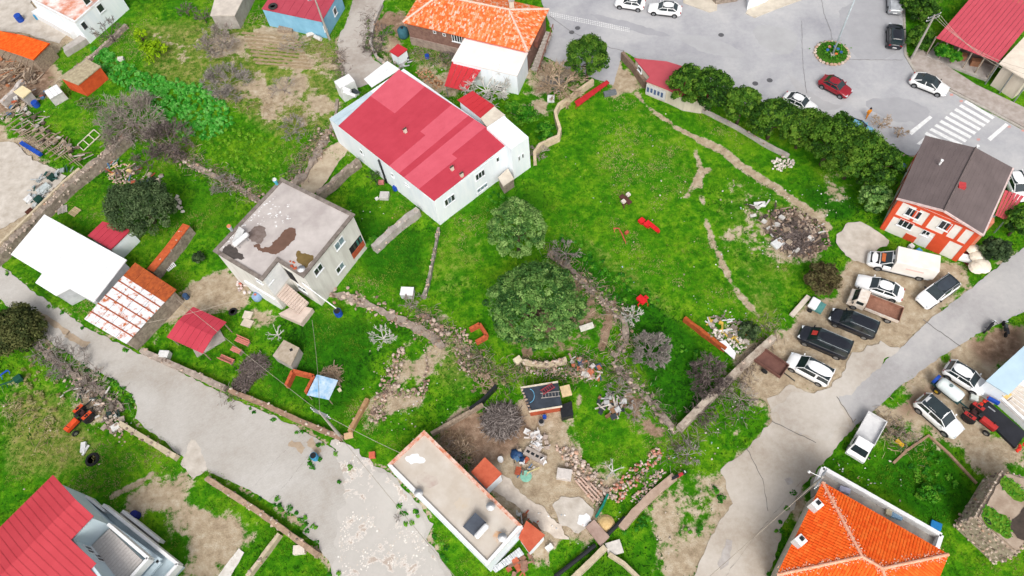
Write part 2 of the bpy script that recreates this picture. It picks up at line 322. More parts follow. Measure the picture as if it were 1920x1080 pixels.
def ground_z(x, y):
    i = np.clip(np.searchsorted(GX, x)-1, 0, len(GX)-1); j = np.clip(np.searchsorted(GY, y)-1, 0, len(GY)-1); return ZZ[j, i]
def gridval(A, x, y):
    i = np.clip(np.searchsorted(GX, x)-1, 0, len(GX)-1); j = np.clip(np.searchsorted(GY, y)-1, 0, len(GY)-1); return A[j, i]
def ground_material():
    m = bpy.data.materials.new('meadow_and_earth'); m.use_nodes = True; t = m.node_tree; N = t.nodes; L = t.links; b = N['Principled BSDF']
    b.inputs['Roughness'].default_value = .95; b.inputs['Specular IOR Level'].default_value = .1
    at = N.new('ShaderNodeAttribute'); at.attribute_name = 'zones'; sp = N.new('ShaderNodeSeparateColor'); L.new(at.outputs['Color'], sp.inputs[0])
    tc = N.new('ShaderNodeTexCoord')
    def nz(sc, det=6, ro=.6):
        n = N.new('ShaderNodeTexNoise'); n.inputs['Scale'].default_value = sc; n.inputs['Detail'].default_value = det; n.inputs['Roughness'].default_value = ro; L.new(tc.outputs['Object'], n.inputs['Vector']); return n.outputs[0]
    def ramp(fac, cols, k=.80):
        r = N.new('ShaderNodeValToRGB'); e = r.color_ramp.elements
        while len(e) < len(cols): e.new(.5)
        for i, (p, c) in enumerate(cols): e[i].position = p; e[i].color = [v*k for v in lin(c)]+[1]
        L.new(fac, r.inputs[0]); return r.outputs[0]
    def mix(f, a, c):
        x = N.new('ShaderNodeMix'); x.data_type = 'RGBA'; L.new(f, x.inputs[0]); L.new(a, x.inputs[6]); L.new(c, x.inputs[7]); return x.outputs[2]
    def edge(v, n, amt, lo, hi):
        a = N.new('ShaderNodeMath'); a.operation = 'MULTIPLY_ADD'; a.inputs[1].default_value = amt; L.new(n, a.inputs[0]); L.new(v, a.inputs[2])
        r = N.new('ShaderNodeMapRange'); r.inputs[1].default_value = lo+amt*.5; r.inputs[2].default_value = hi+amt*.5; r.interpolation_type = 'SMOOTHSTEP'; L.new(a.outputs[0], r.inputs[0]); return r.outputs[0]
    n1 = nz(.22, 6, .62); n2 = nz(1.1, 10, .74); n3 = nz(7, 6, .7)
    grass = mix(edge(n1, n2, .5, .42, .66), ramp(n2, [(.28, (32, 90, 5)), (.45, (56, 122, 8)), (.58, (80, 144, 13)), (.75, (112, 160, 30))]), ramp(n2, [(.28, (58, 112, 8)), (.45, (90, 146, 15)), (.6, (118, 162, 28)), (.75, (150, 172, 62))]))
    lush = ramp(n2, [(.3, (26, 76, 6)), (.5, (44, 110, 8)), (.7, (72, 138, 16))])
    dry = ramp(n2, [(.3, (92, 116, 36)), (.5, (140, 142, 72)), (.7, (176, 162, 110))])
    dirt = ramp(n2, [(.3, (142, 122, 100)), (.5, (184, 166, 140)), (.68, (208, 195, 174))])
    litter = ramp(n2, [(.3, (104, 82, 66)), (.5, (150, 124, 104)), (.7, (186, 164, 142))])
    c = mix(edge(sp.outputs[2], n2, .7, .30, .6), grass, lush); c = mix(edge(sp.outputs[1], n2, 1.0, .25, .75), c, dry)
    lt = mix(edge(at.outputs['Alpha'], n2, .9, .35, .65), dirt, litter); c = mix(edge(sp.outputs[0], n2, 1.5, .40, .62), c, lt)
    L.new(c, b.inputs['Base Color']); bp = N.new('ShaderNodeBump'); bp.inputs['Strength'].default_value = .6; bp.inputs['Distance'].default_value = .15; L.new(n3, bp.inputs['Height']); L.new(bp.outputs[0], b.inputs['Normal'])
    return m
def build_ground():
    ny, nx = XX.shape; V = np.stack([XX, YY, ZZ], -1).reshape(-1, 3); idx = np.arange(ny*nx).reshape(ny, nx)
    F = np.stack([idx[:-1, :-1], idx[:-1, 1:], idx[1:, 1:], idx[1:, :-1]], -1).reshape(-1, 4)
    g = mesh_np('ground', V, F, np.zeros(len(F)), ground_material(), smooth=True); ca = g.data.color_attributes.new('zones', 'FLOAT_COLOR', 'POINT')
    ca.data.foreach_set('color', np.stack([Z_dirt, Z_dry, Z_lush, Z_lit], -1).reshape(-1).astype(np.float32)); g['kind'] = 'structure'; return g
ground = build_ground()
def road_material(name, base, dark, light, pattern=None, patch=.5, crack=False):
    m = bpy.data.materials.new(name); m.use_nodes = True; t = m.node_tree; N = t.nodes; L = t.links; b = N['Principled BSDF']; b.inputs['Roughness'].default_value = .85; b.inputs['Specular IOR Level'].default_value = .25
    tc = N.new('ShaderNodeTexCoord'); K = .80
    def nz(sc, det=6, ro=.6, dist=0):
        n = N.new('ShaderNodeTexNoise'); n.inputs['Scale'].default_value = sc; n.inputs['Detail'].default_value = det; n.inputs['Roughness'].default_value = ro; n.inputs['Distortion'].default_value = dist; L.new(tc.outputs['Object'], n.inputs['Vector']); return n.outputs[0]
    r = N.new('ShaderNodeValToRGB'); e = r.color_ramp.elements; e.new(.5)
    for i, (p, c) in enumerate([(.3, dark), (.5, base), (.72, light)]): e[i].position = p; e[i].color = [v*K for v in lin(c)]+[1]
    a = N.new('ShaderNodeMath'); a.operation = 'MULTIPLY_ADD'; a.inputs[1].default_value = .45; L.new(nz(1.5, 12, .78), a.inputs[0])
    s = N.new('ShaderNodeMath'); s.operation = 'MULTIPLY_ADD'; s.inputs[1].default_value = .7; s.inputs[2].default_value = -.07; L.new(nz(.16, 4, .5, .6), s.inputs[0]); L.new(s.outputs[0], a.inputs[2]); L.new(a.outputs[0], r.inputs[0]); col = r.outputs[0]
    if pattern:   # small interlocking pavers
        br = N.new('ShaderNodeTexBrick'); br.inputs['Scale'].default_value = pattern; br.inputs['Mortar Size'].default_value = .03; br.inputs['Color1'].default_value = (1, 1, 1, 1); br.inputs['Color2'].default_value = (.86, .86, .86, 1); br.inputs['Mortar'].default_value = (.62, .6, .56, 1)
        mp = N.new('ShaderNodeMapping'); mp.inputs['Rotation'].default_value = (0, 0, RAD(-24)); L.new(tc.outputs['Object'], mp.inputs[0]); L.new(mp.outputs[0], br.inputs['Vector'])
        x = N.new('ShaderNodeMix'); x.data_type = 'RGBA'; x.blend_type = 'MULTIPLY'; x.inputs[0].default_value = .55; L.new(col, x.inputs[6]); L.new(br.outputs[0], x.inputs[7]); col = x.outputs[2]
    if crack:
        vo = N.new('ShaderNodeTexVoronoi'); vo.feature = 'DISTANCE_TO_EDGE'; vo.inputs['Scale'].default_value = .13; vo.inputs['Randomness'].default_value = 1
        ds = N.new('ShaderNodeMix'); ds.data_type = 'RGBA'; ds.inputs[0].default_value = .14; nn = N.new('ShaderNodeTexNoise'); nn.inputs['Scale'].default_value = .8; L.new(tc.outputs['Object'], nn.inputs['Vector'])
        L.new(tc.outputs['Object'], ds.inputs[6]); L.new(nn.outputs[1], ds.inputs[7]); L.new(tc.outputs['Object'], vo.inputs['Vector'])
        mr = N.new('ShaderNodeMapRange'); mr.inputs[1].default_value = .0; mr.inputs[2].default_value = .006; L.new(vo.outputs[0], mr.inputs[0])
        x = N.new('ShaderNodeMix'); x.data_type = 'RGBA'; L.new(mr.outputs[0], x.inputs[0]); x.inputs[6].default_value = [v*.5 for v in lin(dark)]+[1]; L.new(col, x.inputs[7]); col = x.outputs[2]
    L.new(col, b.inputs['Base Color']); bp = N.new('ShaderNodeBump'); bp.inputs['Strength'].default_value = .25; bp.inputs['Distance'].default_value = .03; L.new(nz(22, 3), bp.inputs['Height']); L.new(bp.outputs[0], b.inputs['Normal']); return m
RM = {'asphalt': road_material('worn_asphalt', (180, 180, 184), (160, 160, 166), (202, 201, 201)), 'lane_right': road_material('grey_asphalt', (182, 180, 180), (160, 157, 157), (202, 199, 196)),
      'track': road_material('dusty_concrete', (194, 184, 172), (166, 152, 136), (214, 207, 198)), 'lane_left': road_material('concrete_pavers', (198, 193, 187), (180, 172, 162), (214, 211, 207), pattern=2.4, crack=False),
      'lane_top': road_material('rough_concrete', (190, 182, 174), (160, 148, 138), (204, 198, 192))}
ROADN = {'asphalt': 'road', 'lane_right': 'side_road', 'track': 'concrete_track', 'lane_left': 'paved_lane', 'lane_top': 'village_lane'}
RO = {}
for i, (k, poly) in enumerate(ROADS.items()):
    o = sheet(ROADN[k], ragged(P2(poly), {'asphalt': .1, 'lane_right': .15, 'track': .28, 'lane_left': .22, 'lane_top': .22}[k]), .03+.005*i, RM[k]); o['kind'] = 'structure'; RO[k] = o
# painted markings on the main road
paint = M('road_paint', (250, 250, 250), (226, 226, 226), 3, .7)
def mark(px4, z=.042, mat=paint, name='stripe', par=None): return sheet(name, P2(px4), z, mat, par or RO['asphalt'])
for i in range(9):
    t = i/8.; a = Vector((1440+1485/4, 752/4)).lerp(Vector((1440+1190/4, 990/4)), t); b = Vector((1440+1700/4, 880/4)).lerp(Vector((1440+1425/4, 1110/4)), t); wv = Vector((-4.4, 4.2))
    mark([a, b, b+wv, a+wv])
mark([(1703, 248), (1743, 217), (1748, 221), (1709, 254)]); mark([(1851, 260), (1885, 231), (1891, 235), (1857, 265)]); mark([(1718, 270), (1738, 254), (1742, 260), (1724, 272)])
for i in range(44):
    for r_ in (0, 1, 2):
        x = 1030+i*3.45; y = 22.5+i*.70+r_*3.1; mark([(x, y), (x+1.7, y+.35), (x+1.9, y+2.0), (x+.2, y+1.7)], name='rumble_dash')
redm = M('faded_red_paint', (226, 150, 140), (200, 170, 165), 8)
for x, y in ((1784, 178), (1802, 190), (1892, 238), (1918, 245), (1834, 262)): mark([(x-3, y-2), (x+3, y-2), (x+3, y+2), (x-3, y+2)], name='red_mark', mat=redm)
iron = M('cast_iron', (104, 104, 108), (84, 84, 88), 10, .6)
for x, y in ((1083, 53), (1072, 61), (1416, 157), (1443, 151), (1352, 66)):
    c = P(x, y); sheet('manhole_cover', [(c.x+.38*math.cos(a*.5236), c.y+.38*math.sin(a*.5236)) for a in range(12)], .043, iron, RO['asphalt'])
kmat = M('kerb_stone', (196, 190, 182), (172, 166, 156), 3)
def kerb(name, pts, w, h, mat=kmat):
    o = MB(); pl = strip(P2(pts), w); o.prism(pl, -.1, h); o = o.build(name, mat); o['kind'] = 'structure'; return o
def pavement(name, poly, h, mat):
    o = MB(); o.prism(P2(poly), -.1, h); o = o.build(name, mat); o['kind'] = 'structure'; FOOT.append(P2(poly)); return o
kerb('kerb', [(1692, -60), (1697, 104), (1718, 140), (1780, 170), (1850, 205), (1925, 246)], .28, .14)
pv = M('pavement_slabs', (192, 182, 176), (164, 152, 144), 1.2, .9, .3)
pavement('pavement', [(1702, 112), (1720, 137), (1782, 167), (1925, 242), (1925, 205), (1830, 160), (1750, 108), (1722, 92)], .12, pv)
pavement('pavement', [(1280, -60), (1281, 6), (1330, 24), (1344, 20), (1350, -60)], .13, M('pavement_cream', (222, 212, 196), (200, 190, 174), 1))
pavement('pavement', [(1398, 26), (1415, 34), (1460, 16), (1510, -2), (1560, -60), (1440, -60)], .13, MATS['pavement_cream'])
# bare concrete pads and dusty patches
pad = M('concrete_pad', (214, 206, 196), (186, 176, 164), .8, .9, .25)
for nm, poly in (('concrete_pad', [(1568, 440), (1590, 418), (1612, 416), (1640, 430), (1668, 452), (1662, 462), (1640, 470), (1622, 496), (1600, 490), (1584, 480), (1572, 460)]),
                 ('concrete_pad', [(-60, 262), (30, 268), (62, 300), (112, 322), (124, 330), (70, 392), (30, 412), (-60, 470)]),
                 ('concrete_yard', [(-60, -60), (30, -60), (60, 10), (130, 55), (112, 82), (90, 76), (40, 62), (-60, 55)]),
                 ('concrete_pad', [(1034, 945), (1060, 930), (1094, 934), (1112, 955), (1106, 985), (1085, 1000), (1054, 985)]),
                 ('concrete_pad', [(340, 872), (358, 826), (378, 842), (390, 880), (362, 900)])):
    o = sheet(nm, ragged(P2(poly), .3), .055, pad); o['kind'] = 'structure'; FOOT.append(P2(poly))
tanm = M('tan_earth', (206, 190, 166), (180, 162, 138), .9, .95, .3)
crk = M('crack_fill', (128, 124, 122), (110, 106, 104), 3)
def crackline(px, par, w_=.05, z=.068, nm='joint', mat=None):
    pts = []
    for p in line([Vector((q[0], q[1])) for q in P2(px)], .4): pts.append(p+Vector((random.gauss(0, .03), random.gauss(0, .03))))
    L_ = [p+Vector((w_*random.uniform(.3, .7), w_*random.uniform(.3, .7))) for p in pts]; R_ = [p-Vector((w_*random.uniform(.3, .7), w_*random.uniform(.3, .7))) for p in pts]
    return sheet(nm, L_+R_[::-1], z, mat or crk, par)
for px in ([(1503, 40), (1505, 120), (1512, 175)], [(1540, 0), (1546, 30), (1558, 60), (1560, 75)], [(1030, 30), (1070, 60), (1150, 92), (1170, 96)], [(1585, 112), (1640, 113), (1692, 113)]): crackline(px, RO['asphalt'], .045)
for px in ([(1690, 722), (1640, 768)], [(1568, 744), (1600, 792)], [(1730, 600), (1800, 650)]): crackline(px, RO['lane_right'], .06)
for px in ([(1500, 905), (1420, 1000), (1360, 1080)], [(1446, 790), (1530, 830)], [(1400, 842), (1430, 900), (1440, 960)]): crackline(px, RO['track'], .05)
for px in ([(572, 810), (520, 860), (480, 910)], [(590, 838), (540, 905), (505, 938)]): crackline(px, RO['lane_left'], .05)
drt = M('lane_dirt', (190, 172, 150), (170, 150, 128), 1.5, .95)
for px, w_ in (([(70, 585), (100, 605), (130, 625)], .5), ([(125, 628), (145, 638), (165, 648)], .7), ([(545, 830), (570, 845)], .6), ([(580, 825), (600, 850)], .7)): sheet('dirt_streak', ragged(strip(P2(px), w_, .5), .15, .2, 2), .066, drt, RO['lane_left'])
for poly, c_ in (([(1575, 0), (1690, 0), (1692, 110), (1600, 112), (1575, 60)], (176, 176, 180)), ([(1250, 60), (1340, 70), (1420, 110), (1330, 105)], (185, 185, 188)), ([(1460, 120), (1540, 190), (1600, 200), (1520, 215)], (186, 185, 187)), ([(1080, 20), (1200, 45), (1280, 75), (1180, 60)], (174, 174, 179)), ([(1600, 190), (1700, 180), (1760, 215), (1690, 240)], (176, 176, 180)), ([(1410, 40), (1500, 60), (1490, 110), (1420, 90)], (185, 185, 187))):
    sheet('asphalt_patch', ragged(smoothpoly(P2(poly)), .4, .4, .5), .0375, M('asphalt_patch_%d' % poly[0][0], c_, tuple(v*.95 for v in c_), .6, .9, .2), RO['asphalt'])
apr = road_material('pale_apron', (198, 190, 180), (172, 160, 148), (216, 211, 205))
o = sheet('concrete_apron', ragged(P2([(1690, 655), (1612, 722), (1570, 750), (1590, 800), (1540, 830), (1470, 800), (1445, 770), (1490, 735), (1540, 735), (1580, 700), (1600, 665), (1650, 640)]), .5), .064, apr); o['kind'] = 'structure'
o = sheet('garden_path', ragged(P2([(400, 1090), (448, 1028), (458, 1036), (428, 1090)]), .1), .03, M('white_path', (244, 240, 234), (222, 214, 204), 1.5)); o['kind'] = 'structure'
def crumble():
    m = bpy.data.materials.new('crumbled_paving'); m.use_nodes = True; t_ = m.node_tree; N = t_.nodes; L = t_.links; b = N['Principled BSDF']; b.inputs['Roughness'].default_value = .95; tc = N.new('ShaderNodeTexCoord')
    n = N.new('ShaderNodeTexNoise'); n.inputs['Scale'].default_value = .42; n.inputs['Detail'].default_value = 14; n.inputs['Roughness'].default_value = .74; n.inputs['Distortion'].default_value = .3; L.new(tc.outputs['Object'], n.inputs['Vector'])
    r = N.new('ShaderNodeValToRGB'); e = r.color_ramp.elements
    while len(e) < 7: e.new(.5)
    for i, (p, c) in enumerate([(.34, (184, 168, 156)), (.41, (190, 176, 164)), (.425, (224, 216, 208)), (.44, (228, 221, 214)), (.455, (194, 189, 183)), (.60, (202, 197, 191)), (.74, (190, 178, 168))]): e[i].position = p; e[i].color = [v*.8 for v in lin(c)]+[1]
    L.new(n.outputs[0], r.inputs[0]); L.new(r.outputs[0], b.inputs['Base Color']); bp = N.new('ShaderNodeBump'); bp.inputs['Strength'].default_value = .6; bp.inputs['Distance'].default_value = .06; L.new(n.outputs[0], bp.inputs['Height']); L.new(bp.outputs[0], b.inputs['Normal']); return m
sheet('crumbled_paving', ragged(smoothpoly(P2([(622, 822), (660, 838), (700, 872), (735, 900), (775, 945), (800, 985), (795, 1015), (825, 1060), (850, 1100), (640, 1120), (625, 1060), (632, 1010), (640, 960), (650, 910), (640, 870), (622, 845)]), 1), .6, .3, .8), .0645, crumble(), RO['lane_left'])
fur = M('furrow_soil', (176, 156, 126), (150, 130, 102), 2, .95, .3)
for k in range(9):
    x0, y0 = 455+k*3, 62+k*7; m = MB(); m.prism(ragged(strip(P2([(x0, y0), (x0+50, y0+4), (x0+105, y0+10)]), .35, .4), .1, .3, 1.5), -.05, .06); o = m.build('furrow', fur); o['kind'] = 'structure'
o = sheet('dirt_path', ragged(P2([(562, 342), (600, 284), (640, 262), (656, 276), (606, 348), (588, 364), (570, 362)]), .2), .02, tanm); o['kind'] = 'structure'
wetm = M('damp_concrete', (196, 190, 186), (170, 162, 156), 1.2, .6)
for poly in ([(1486, 800), (1530, 775), (1572, 772), (1590, 790), (1552, 806), (1500, 816)], [(1345, 1058), (1362, 1010), (1374, 1014), (1366, 1060), (1352, 1068)], [(1470, 898), (1482, 894), (1488, 904), (1476, 910)], [(640, 960), (660, 940), (664, 990), (646, 1000)], [(716, 965), (744, 960), (768, 1000), (742, 1010), (722, 992)], [(655, 920), (672, 915), (670, 945), (656, 944)]):
    sheet('worn_patch', ragged(P2(poly), .25), .062, wetm if poly[0][0] > 1000 else M('bare_patch', (188, 174, 160), (170, 152, 138), 1.5), RO['track' if poly[0][0] > 1000 else 'lane_left'])
# ------------------------------------------------------------------ buildings: shared pieces
frame_m = M('white_window_frame', (246, 248, 250), (232, 236, 240), 4, .4)
def glass(name, c, rough=.08):
    m = M(name, c, tuple(v*.8 for v in c), 1.5, rough, spec=.8); return m
pane_m = glass('window_glass', (52, 60, 66)); pane_l = glass('window_glass_pale', (150, 172, 186))
def window(par, x, y, A, B, wd, ht, n=2, mat=frame_m, pm=None, sill=True, name='window', light=()):
    "casement set on the wall A-B at the photo mark: frame, sill, one pane per sash"
    A = Vector((A[0], A[1])); B = Vector((B[0], B[1])); d = (B-A).normalized(); nn = Vector((d.y, -d.x)); c = onwall(x, y, A, B)
    if nn.dot(Vector((0, 5))-c.to_2d()) < 0: nn = -nn
    def pt(u, v, o_): return Vector((c.x+d.x*u+nn.x*o_, c.y+d.y*u+nn.y*o_, c.z+v))
    def bx(m, u0, u1, v0, v1, o0, o1):
        vs = [pt(u, v, o_) for o_ in (o0, o1) for u, v in ((u0, v0), (u1, v0), (u1, v1), (u0, v1))]
        m.add(vs, [(0, 1, 2, 3), (7, 6, 5, 4), (0, 4, 5, 1), (1, 5, 6, 2), (2, 6, 7, 3), (3, 7, 4, 0)])
    m = MB(); f = .07; W, H = wd/2, ht/2
    for a in ((-W, W, -H, -H+f), (-W, W, H-f, H), (-W, -W+f, -H+f, H-f), (W-f, W, -H+f, H-f)): bx(m, *a, -.05, .06)
    for i in range(1, n): u = -W+wd*i/n; bx(m, u-f/2, u+f/2, -H+f, H-f, -.05, .055)
    o = m.build(name, mat, par)
    for i in range(n):
        q = MB(); bx(q, -W+wd*i/n+f*.6, -W+wd*(i+1)/n-f*.6, -H+f*.8, H-f*.8, -.05, .022); q.build('pane', pane_l if i in light else (pm or pane_m), o)
    if sill: q = MB(); bx(q, -W-.06, W+.06, -H-.07, -H-.004, -.05, .13); q.build('sill', mat, o)
    return o
def wallbox(m, A, B, u0, u1, z0, z1, o0, o1, val=0.):
    "block on the wall plane A-B between fractions u0..u1"
    A = Vector((A[0], A[1])); B = Vector((B[0], B[1])); d = B-A; nn = Vector((d.y, -d.x)).normalized()
    if nn.dot(Vector((0, 5))-A) < 0: nn = -nn
    vs = [Vector(((A+d*u+nn*o_).x, (A+d*u+nn*o_).y, z)) for o_ in (o0, o1) for u, z in ((u0, z0), (u1, z0), (u1, z1), (u0, z1))]
    m.add(vs, [(0, 1, 2, 3), (7, 6, 5, 4), (0, 4, 5, 1), (1, 5, 6, 2), (2, 6, 7, 3), (3, 7, 4, 0)], val)
def inset(poly, d):
    "shrink a plan polygon towards the inside by d"
    poly = [Vector((p[0], p[1])) for p in poly]; n = len(poly); ar = sum(poly[i].x*poly[(i+1) % n].y-poly[(i+1) % n].x*poly[i].y for i in range(n)); s = 1 if ar > 0 else -1; out = []
    for i in range(n):
        a, b, c = poly[i-1], poly[i], poly[(i+1) % n]; d1 = (b-a).normalized(); d2 = (c-b).normalized(); n1 = Vector((-d1.y, d1.x))*s; n2 = Vector((-d2.y, d2.x))*s
        k = n1+n2; out.append(b+k*(d/max(.3, 1+n1.dot(n2))))
    return out
def parapet(par, poly, z, w=.25, h=.2, mat=None, name='parapet'):
    inn = inset(poly, w); m = MB(); n = len(poly)
    for i in range(n): m.prism([poly[i], poly[(i+1) % n], inn[(i+1) % n], inn[i]], z-.02, z+h)
    return m.build(name, mat, par)
def panels(par, q, n, mats, pick, rib=.05, th=.05, split=(0, 1), over=0., name='roof_panel', ribs=4, gap=.02):
    rib = rib*.55
    "metal roof sheets between corners q=[a,b,c,d] (a-b the eave): n sheets along a-b, each a ribbed mesh of its own"
    a, b, c, d = [Vector(p) for p in q]
    for i in range(n):
        for j in range(len(split)-1):
            t0, t1, s0, s1 = i/n, (i+1)/n, split[j], split[j+1]
            def pt(t, s): return a.lerp(b, t).lerp(d.lerp(c, t), s)
            e = gap/max(.5, (b-a).length); m = MB(); m.slab([pt(t0+e, s0), pt(t1-e, s0), pt(t1-e, s1), pt(t0+e, s1)], th)
            nm = (pt(t1, s0)-pt(t0, s0)).cross(pt(t0, s1)-pt(t0, s0)).normalized(); nm = -nm if nm.z < 0 else nm
            for r_ in range(ribs):
                t = t0+e+(t1-t0-2*e)*(r_+.12)/ribs; dt = (t1-t0)/ribs*.16; p0, p1, p2, p3 = pt(t, s0), pt(t+dt*2, s0), pt(t+dt*2, s1), pt(t, s1); mid0, mid1 = (p0+p1)/2+nm*rib*.45, (p2+p3)/2+nm*rib*.45
                m.add([p0+nm*.001, p1+nm*.001, p2+nm*.001, p3+nm*.001, mid0, mid1], [(0, 4, 5, 3), (1, 2, 5, 4), (0, 1, 4), (3, 5, 2)])
            m.build(name, mats[pick(i, j)], par)
TILE = MV('clay_roof_tiles', [(140, 62, 34), (214, 92, 40), (244, 122, 56), (255, 146, 84), (250, 186, 150)], .85, .72, 6, amt=.5)
TILE2 = MV('bright_clay_tiles', [(236, 84, 24), (250, 98, 28), (255, 110, 36), (255, 124, 48)], .8, .78, 5, amt=.5)
TILE3 = MV('pale_weathered_tiles', [(150, 80, 54), (236, 108, 50), (250, 128, 66), (246, 156, 104), (230, 206, 192)], .9, .78, 6, amt=.5)
def tiled_slope(par, pts, mat, tw=.24, tl=.36, vr=(.2, .9), name='roof_tiles', light=0.):
    "barrel tiles laid in courses over a planar slope; pts[0]-pts[1] is the eave"
    a = Vector(pts[0]); e = (Vector(pts[1])-a).normalized(); nm = e.cross(Vector(pts[-1])-a).normalized(); nm = -nm if nm.z < 0 else nm; up = nm.cross(e); up = -up if up.z < 0 else up
    q = np.array([((Vector(p)-a).dot(e), (Vector(p)-a).dot(up)) for p in pts]); lo, hi = q.min(0), q.max(0); m = MB()
    for j in range(int((hi[1]-lo[1])/tl)+1):
        v = lo[1]+tl*(j+.5); us = np.arange(lo[0]+tw/2, hi[0], tw)
        ok = pip(us, np.full(us.shape, v), q)
        for u in us[ok]:
            h = random.uniform(.0, .02); lift = .045; p = a+e*u+up*v+nm*h
            vs = []
            for s_, l_, wd in ((-.56, lift, .5), (.56, .02, .42)):
                for k_, z_ in ((-1, 0), (-.5, .035), (.5, .035), (1, 0)): vs.append(p+up*s_*tl+e*k_*wd*tw+nm*(z_+l_))
            val = random.uniform(*vr)
            if light and random.random() < light: val = random.uniform(.8, 1)
            m.add(vs, [(0, 4, 5, 1), (1, 5, 6, 2), (2, 6, 7, 3), (0, 1, 2, 3)], val)
    m.build(name, mat, par, kind='stuff')
def ridge(par, a, b, mat, r=.13, name='ridge_tiles'):
    m = MB(); a = Vector(a); b = Vector(b); n = max(2, int((b-a).length/.4)); d = (b-a)/n
    for i in range(n): m.tube([a+d*(i-.05), a+d*(i+1.02)], [r*random.uniform(.95, 1.1), r*.9], 8, random.uniform(.3, .9))
    m.build(name, mat, par, kind='stuff')
def hip_roof(par, E, r1, r2, mat, mortar, light=0., th=.12):
    "hipped roof: eave corners E (4, in order, E0-E1 a long side), ridge r1 (near E1,E2) r2 (near E3,E0)"
    E = [Vector(p) for p in E]; m = MB(); dn = Vector((0, 0, th)); n0 = [p for p in E]+[r1, r2]+[p-dn for p in E]
    m.add(n0, [(0, 1, 4, 5), (1, 2, 4), (2, 3, 5, 4), (3, 0, 5), (9, 8, 7, 6), (0, 6, 7, 1), (1, 7, 8, 2), (2, 8, 9, 3), (3, 9, 6, 0)], .35)
    ro = m.build('roof', mat, par)
    for pts in ((E[0], E[1], r1, r2), (E[1], E[2], r1), (E[2], E[3], r2, r1), (E[3], E[0], r2)): tiled_slope(ro, pts, mat, light=light)
    up = Vector((0, 0, .09))
    for a, b in ((r1, r2), (E[0], r2), (E[1], r1), (E[2], r1), (E[3], r2)): ridge(ro, a+up, b+up, mortar)
    m = MB()
    for a, b in ((r1, r2), (E[0], r2), (E[1], r1), (E[2], r1), (E[3], r2)):
        L_ = (b-a).length; s_ = Vector((-(b-a).y, (b-a).x, 0)).normalized()
        for _ in range(int(L_*40)):
            k = random.random(); o_ = random.gauss(0, .22); p = a.lerp(b, k)+s_*o_+Vector((0, 0, .13-abs(o_)*.35)); m.rock(p, random.uniform(.025, .07), random.random(), .4)
    m.build('mortar_splashes', MV('mortar_bits', [(246, 180, 150), (240, 206, 188), (236, 160, 124)], .9), ro, kind='stuff')
    return ro
def base_of(poly, z=0): c = sum((Vector((p[0], p[1])) for p in poly), Vector((0, 0)))/len(poly); return Vector((c.x, c.y, z))
def house(name, label, poly, z, wmat, cat='house', z0=-.15, wall='wall'):
    t = thing(name, label, cat, base_of(poly)); FOOT.append([Vector((p[0], p[1])) for p in poly]); m = MB(); m.prism(poly, z0, z); m.build(wall, wmat, t); return t
def steps(par, A, B, wd, z0, z1, n, mat, name='step'):
    "solid flight from A (low) to B (high)"
    A = Vector((A[0], A[1])); B = Vector((B[0], B[1])); d = (B-A)/n; s = Vector((-d.y, d.x)).normalized()*wd/2
    for i in range(n):
        p, q = A+d*i, A+d*(i+1); m = MB(); zt = z0+(z1-z0)*(i+1)/n; m.prism([p-s, q-s, q+s, p+s], max(z0-.1, zt-.45), zt); m.build(name, mat, par)
# colours
white_w = M('white_render', (246, 250, 254), (232, 240, 247), .8, .85, .1, c3=(212, 220, 226), streak=.25, k=.88)
blue_w = M('pale_blue_render', (216, 233, 241), (204, 222, 231), .8, .85, c3=(176, 196, 204), streak=.25)
grey_w = M('grey_render', (236, 234, 228), (212, 208, 202), .8, .9, .2, c3=(174, 166, 158), streak=.25, k=.84)
red_m = M('red_sheet_metal', (200, 68, 84), (190, 60, 76), .5, .5, c3=(174, 58, 72)); pink_m = M('faded_red_sheet_metal', (220, 98, 114), (212, 90, 106), .6, .5); red_b = M('bright_red_sheet_metal', (206, 58, 66), (196, 50, 58), .6, .45)
cream = M('cream_render', (228, 218, 202), (206, 194, 178), .8, .9, .1, c3=(176, 162, 146), streak=.3); stone_m = M('rubble_stone', (178, 164, 150), (134, 120, 108), 2.2, .95, .7, c3=(104, 92, 84))
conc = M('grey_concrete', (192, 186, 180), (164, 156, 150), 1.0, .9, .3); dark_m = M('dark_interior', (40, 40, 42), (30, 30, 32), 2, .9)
white_s = M('white_sheet_metal', (252, 252, 252), (244, 246, 248), .5, .5); steel = M('galvanised_steel', (176, 180, 184), (150, 154, 158), 3, .4, metal=.5)
wood = M('weathered_wood', (178, 160, 140), (138, 120, 104), 4, .9, .3); brick_m = M('red_brick', (196, 96, 62), (168, 78, 52), 3, .9, .3); black_m = M('black_plastic', (40, 42, 46), (30, 32, 36), 3, .5)
wht = M('white_plastic', (250, 250, 250), (236, 236, 238), 2, .5); blu = M('blue_plastic', (30, 84, 190), (22, 66, 160), 2, .5); terr = M('terracotta_slabs', (212, 110, 80), (190, 88, 62), 1.2, .9, .2, c3=(170, 150, 130))

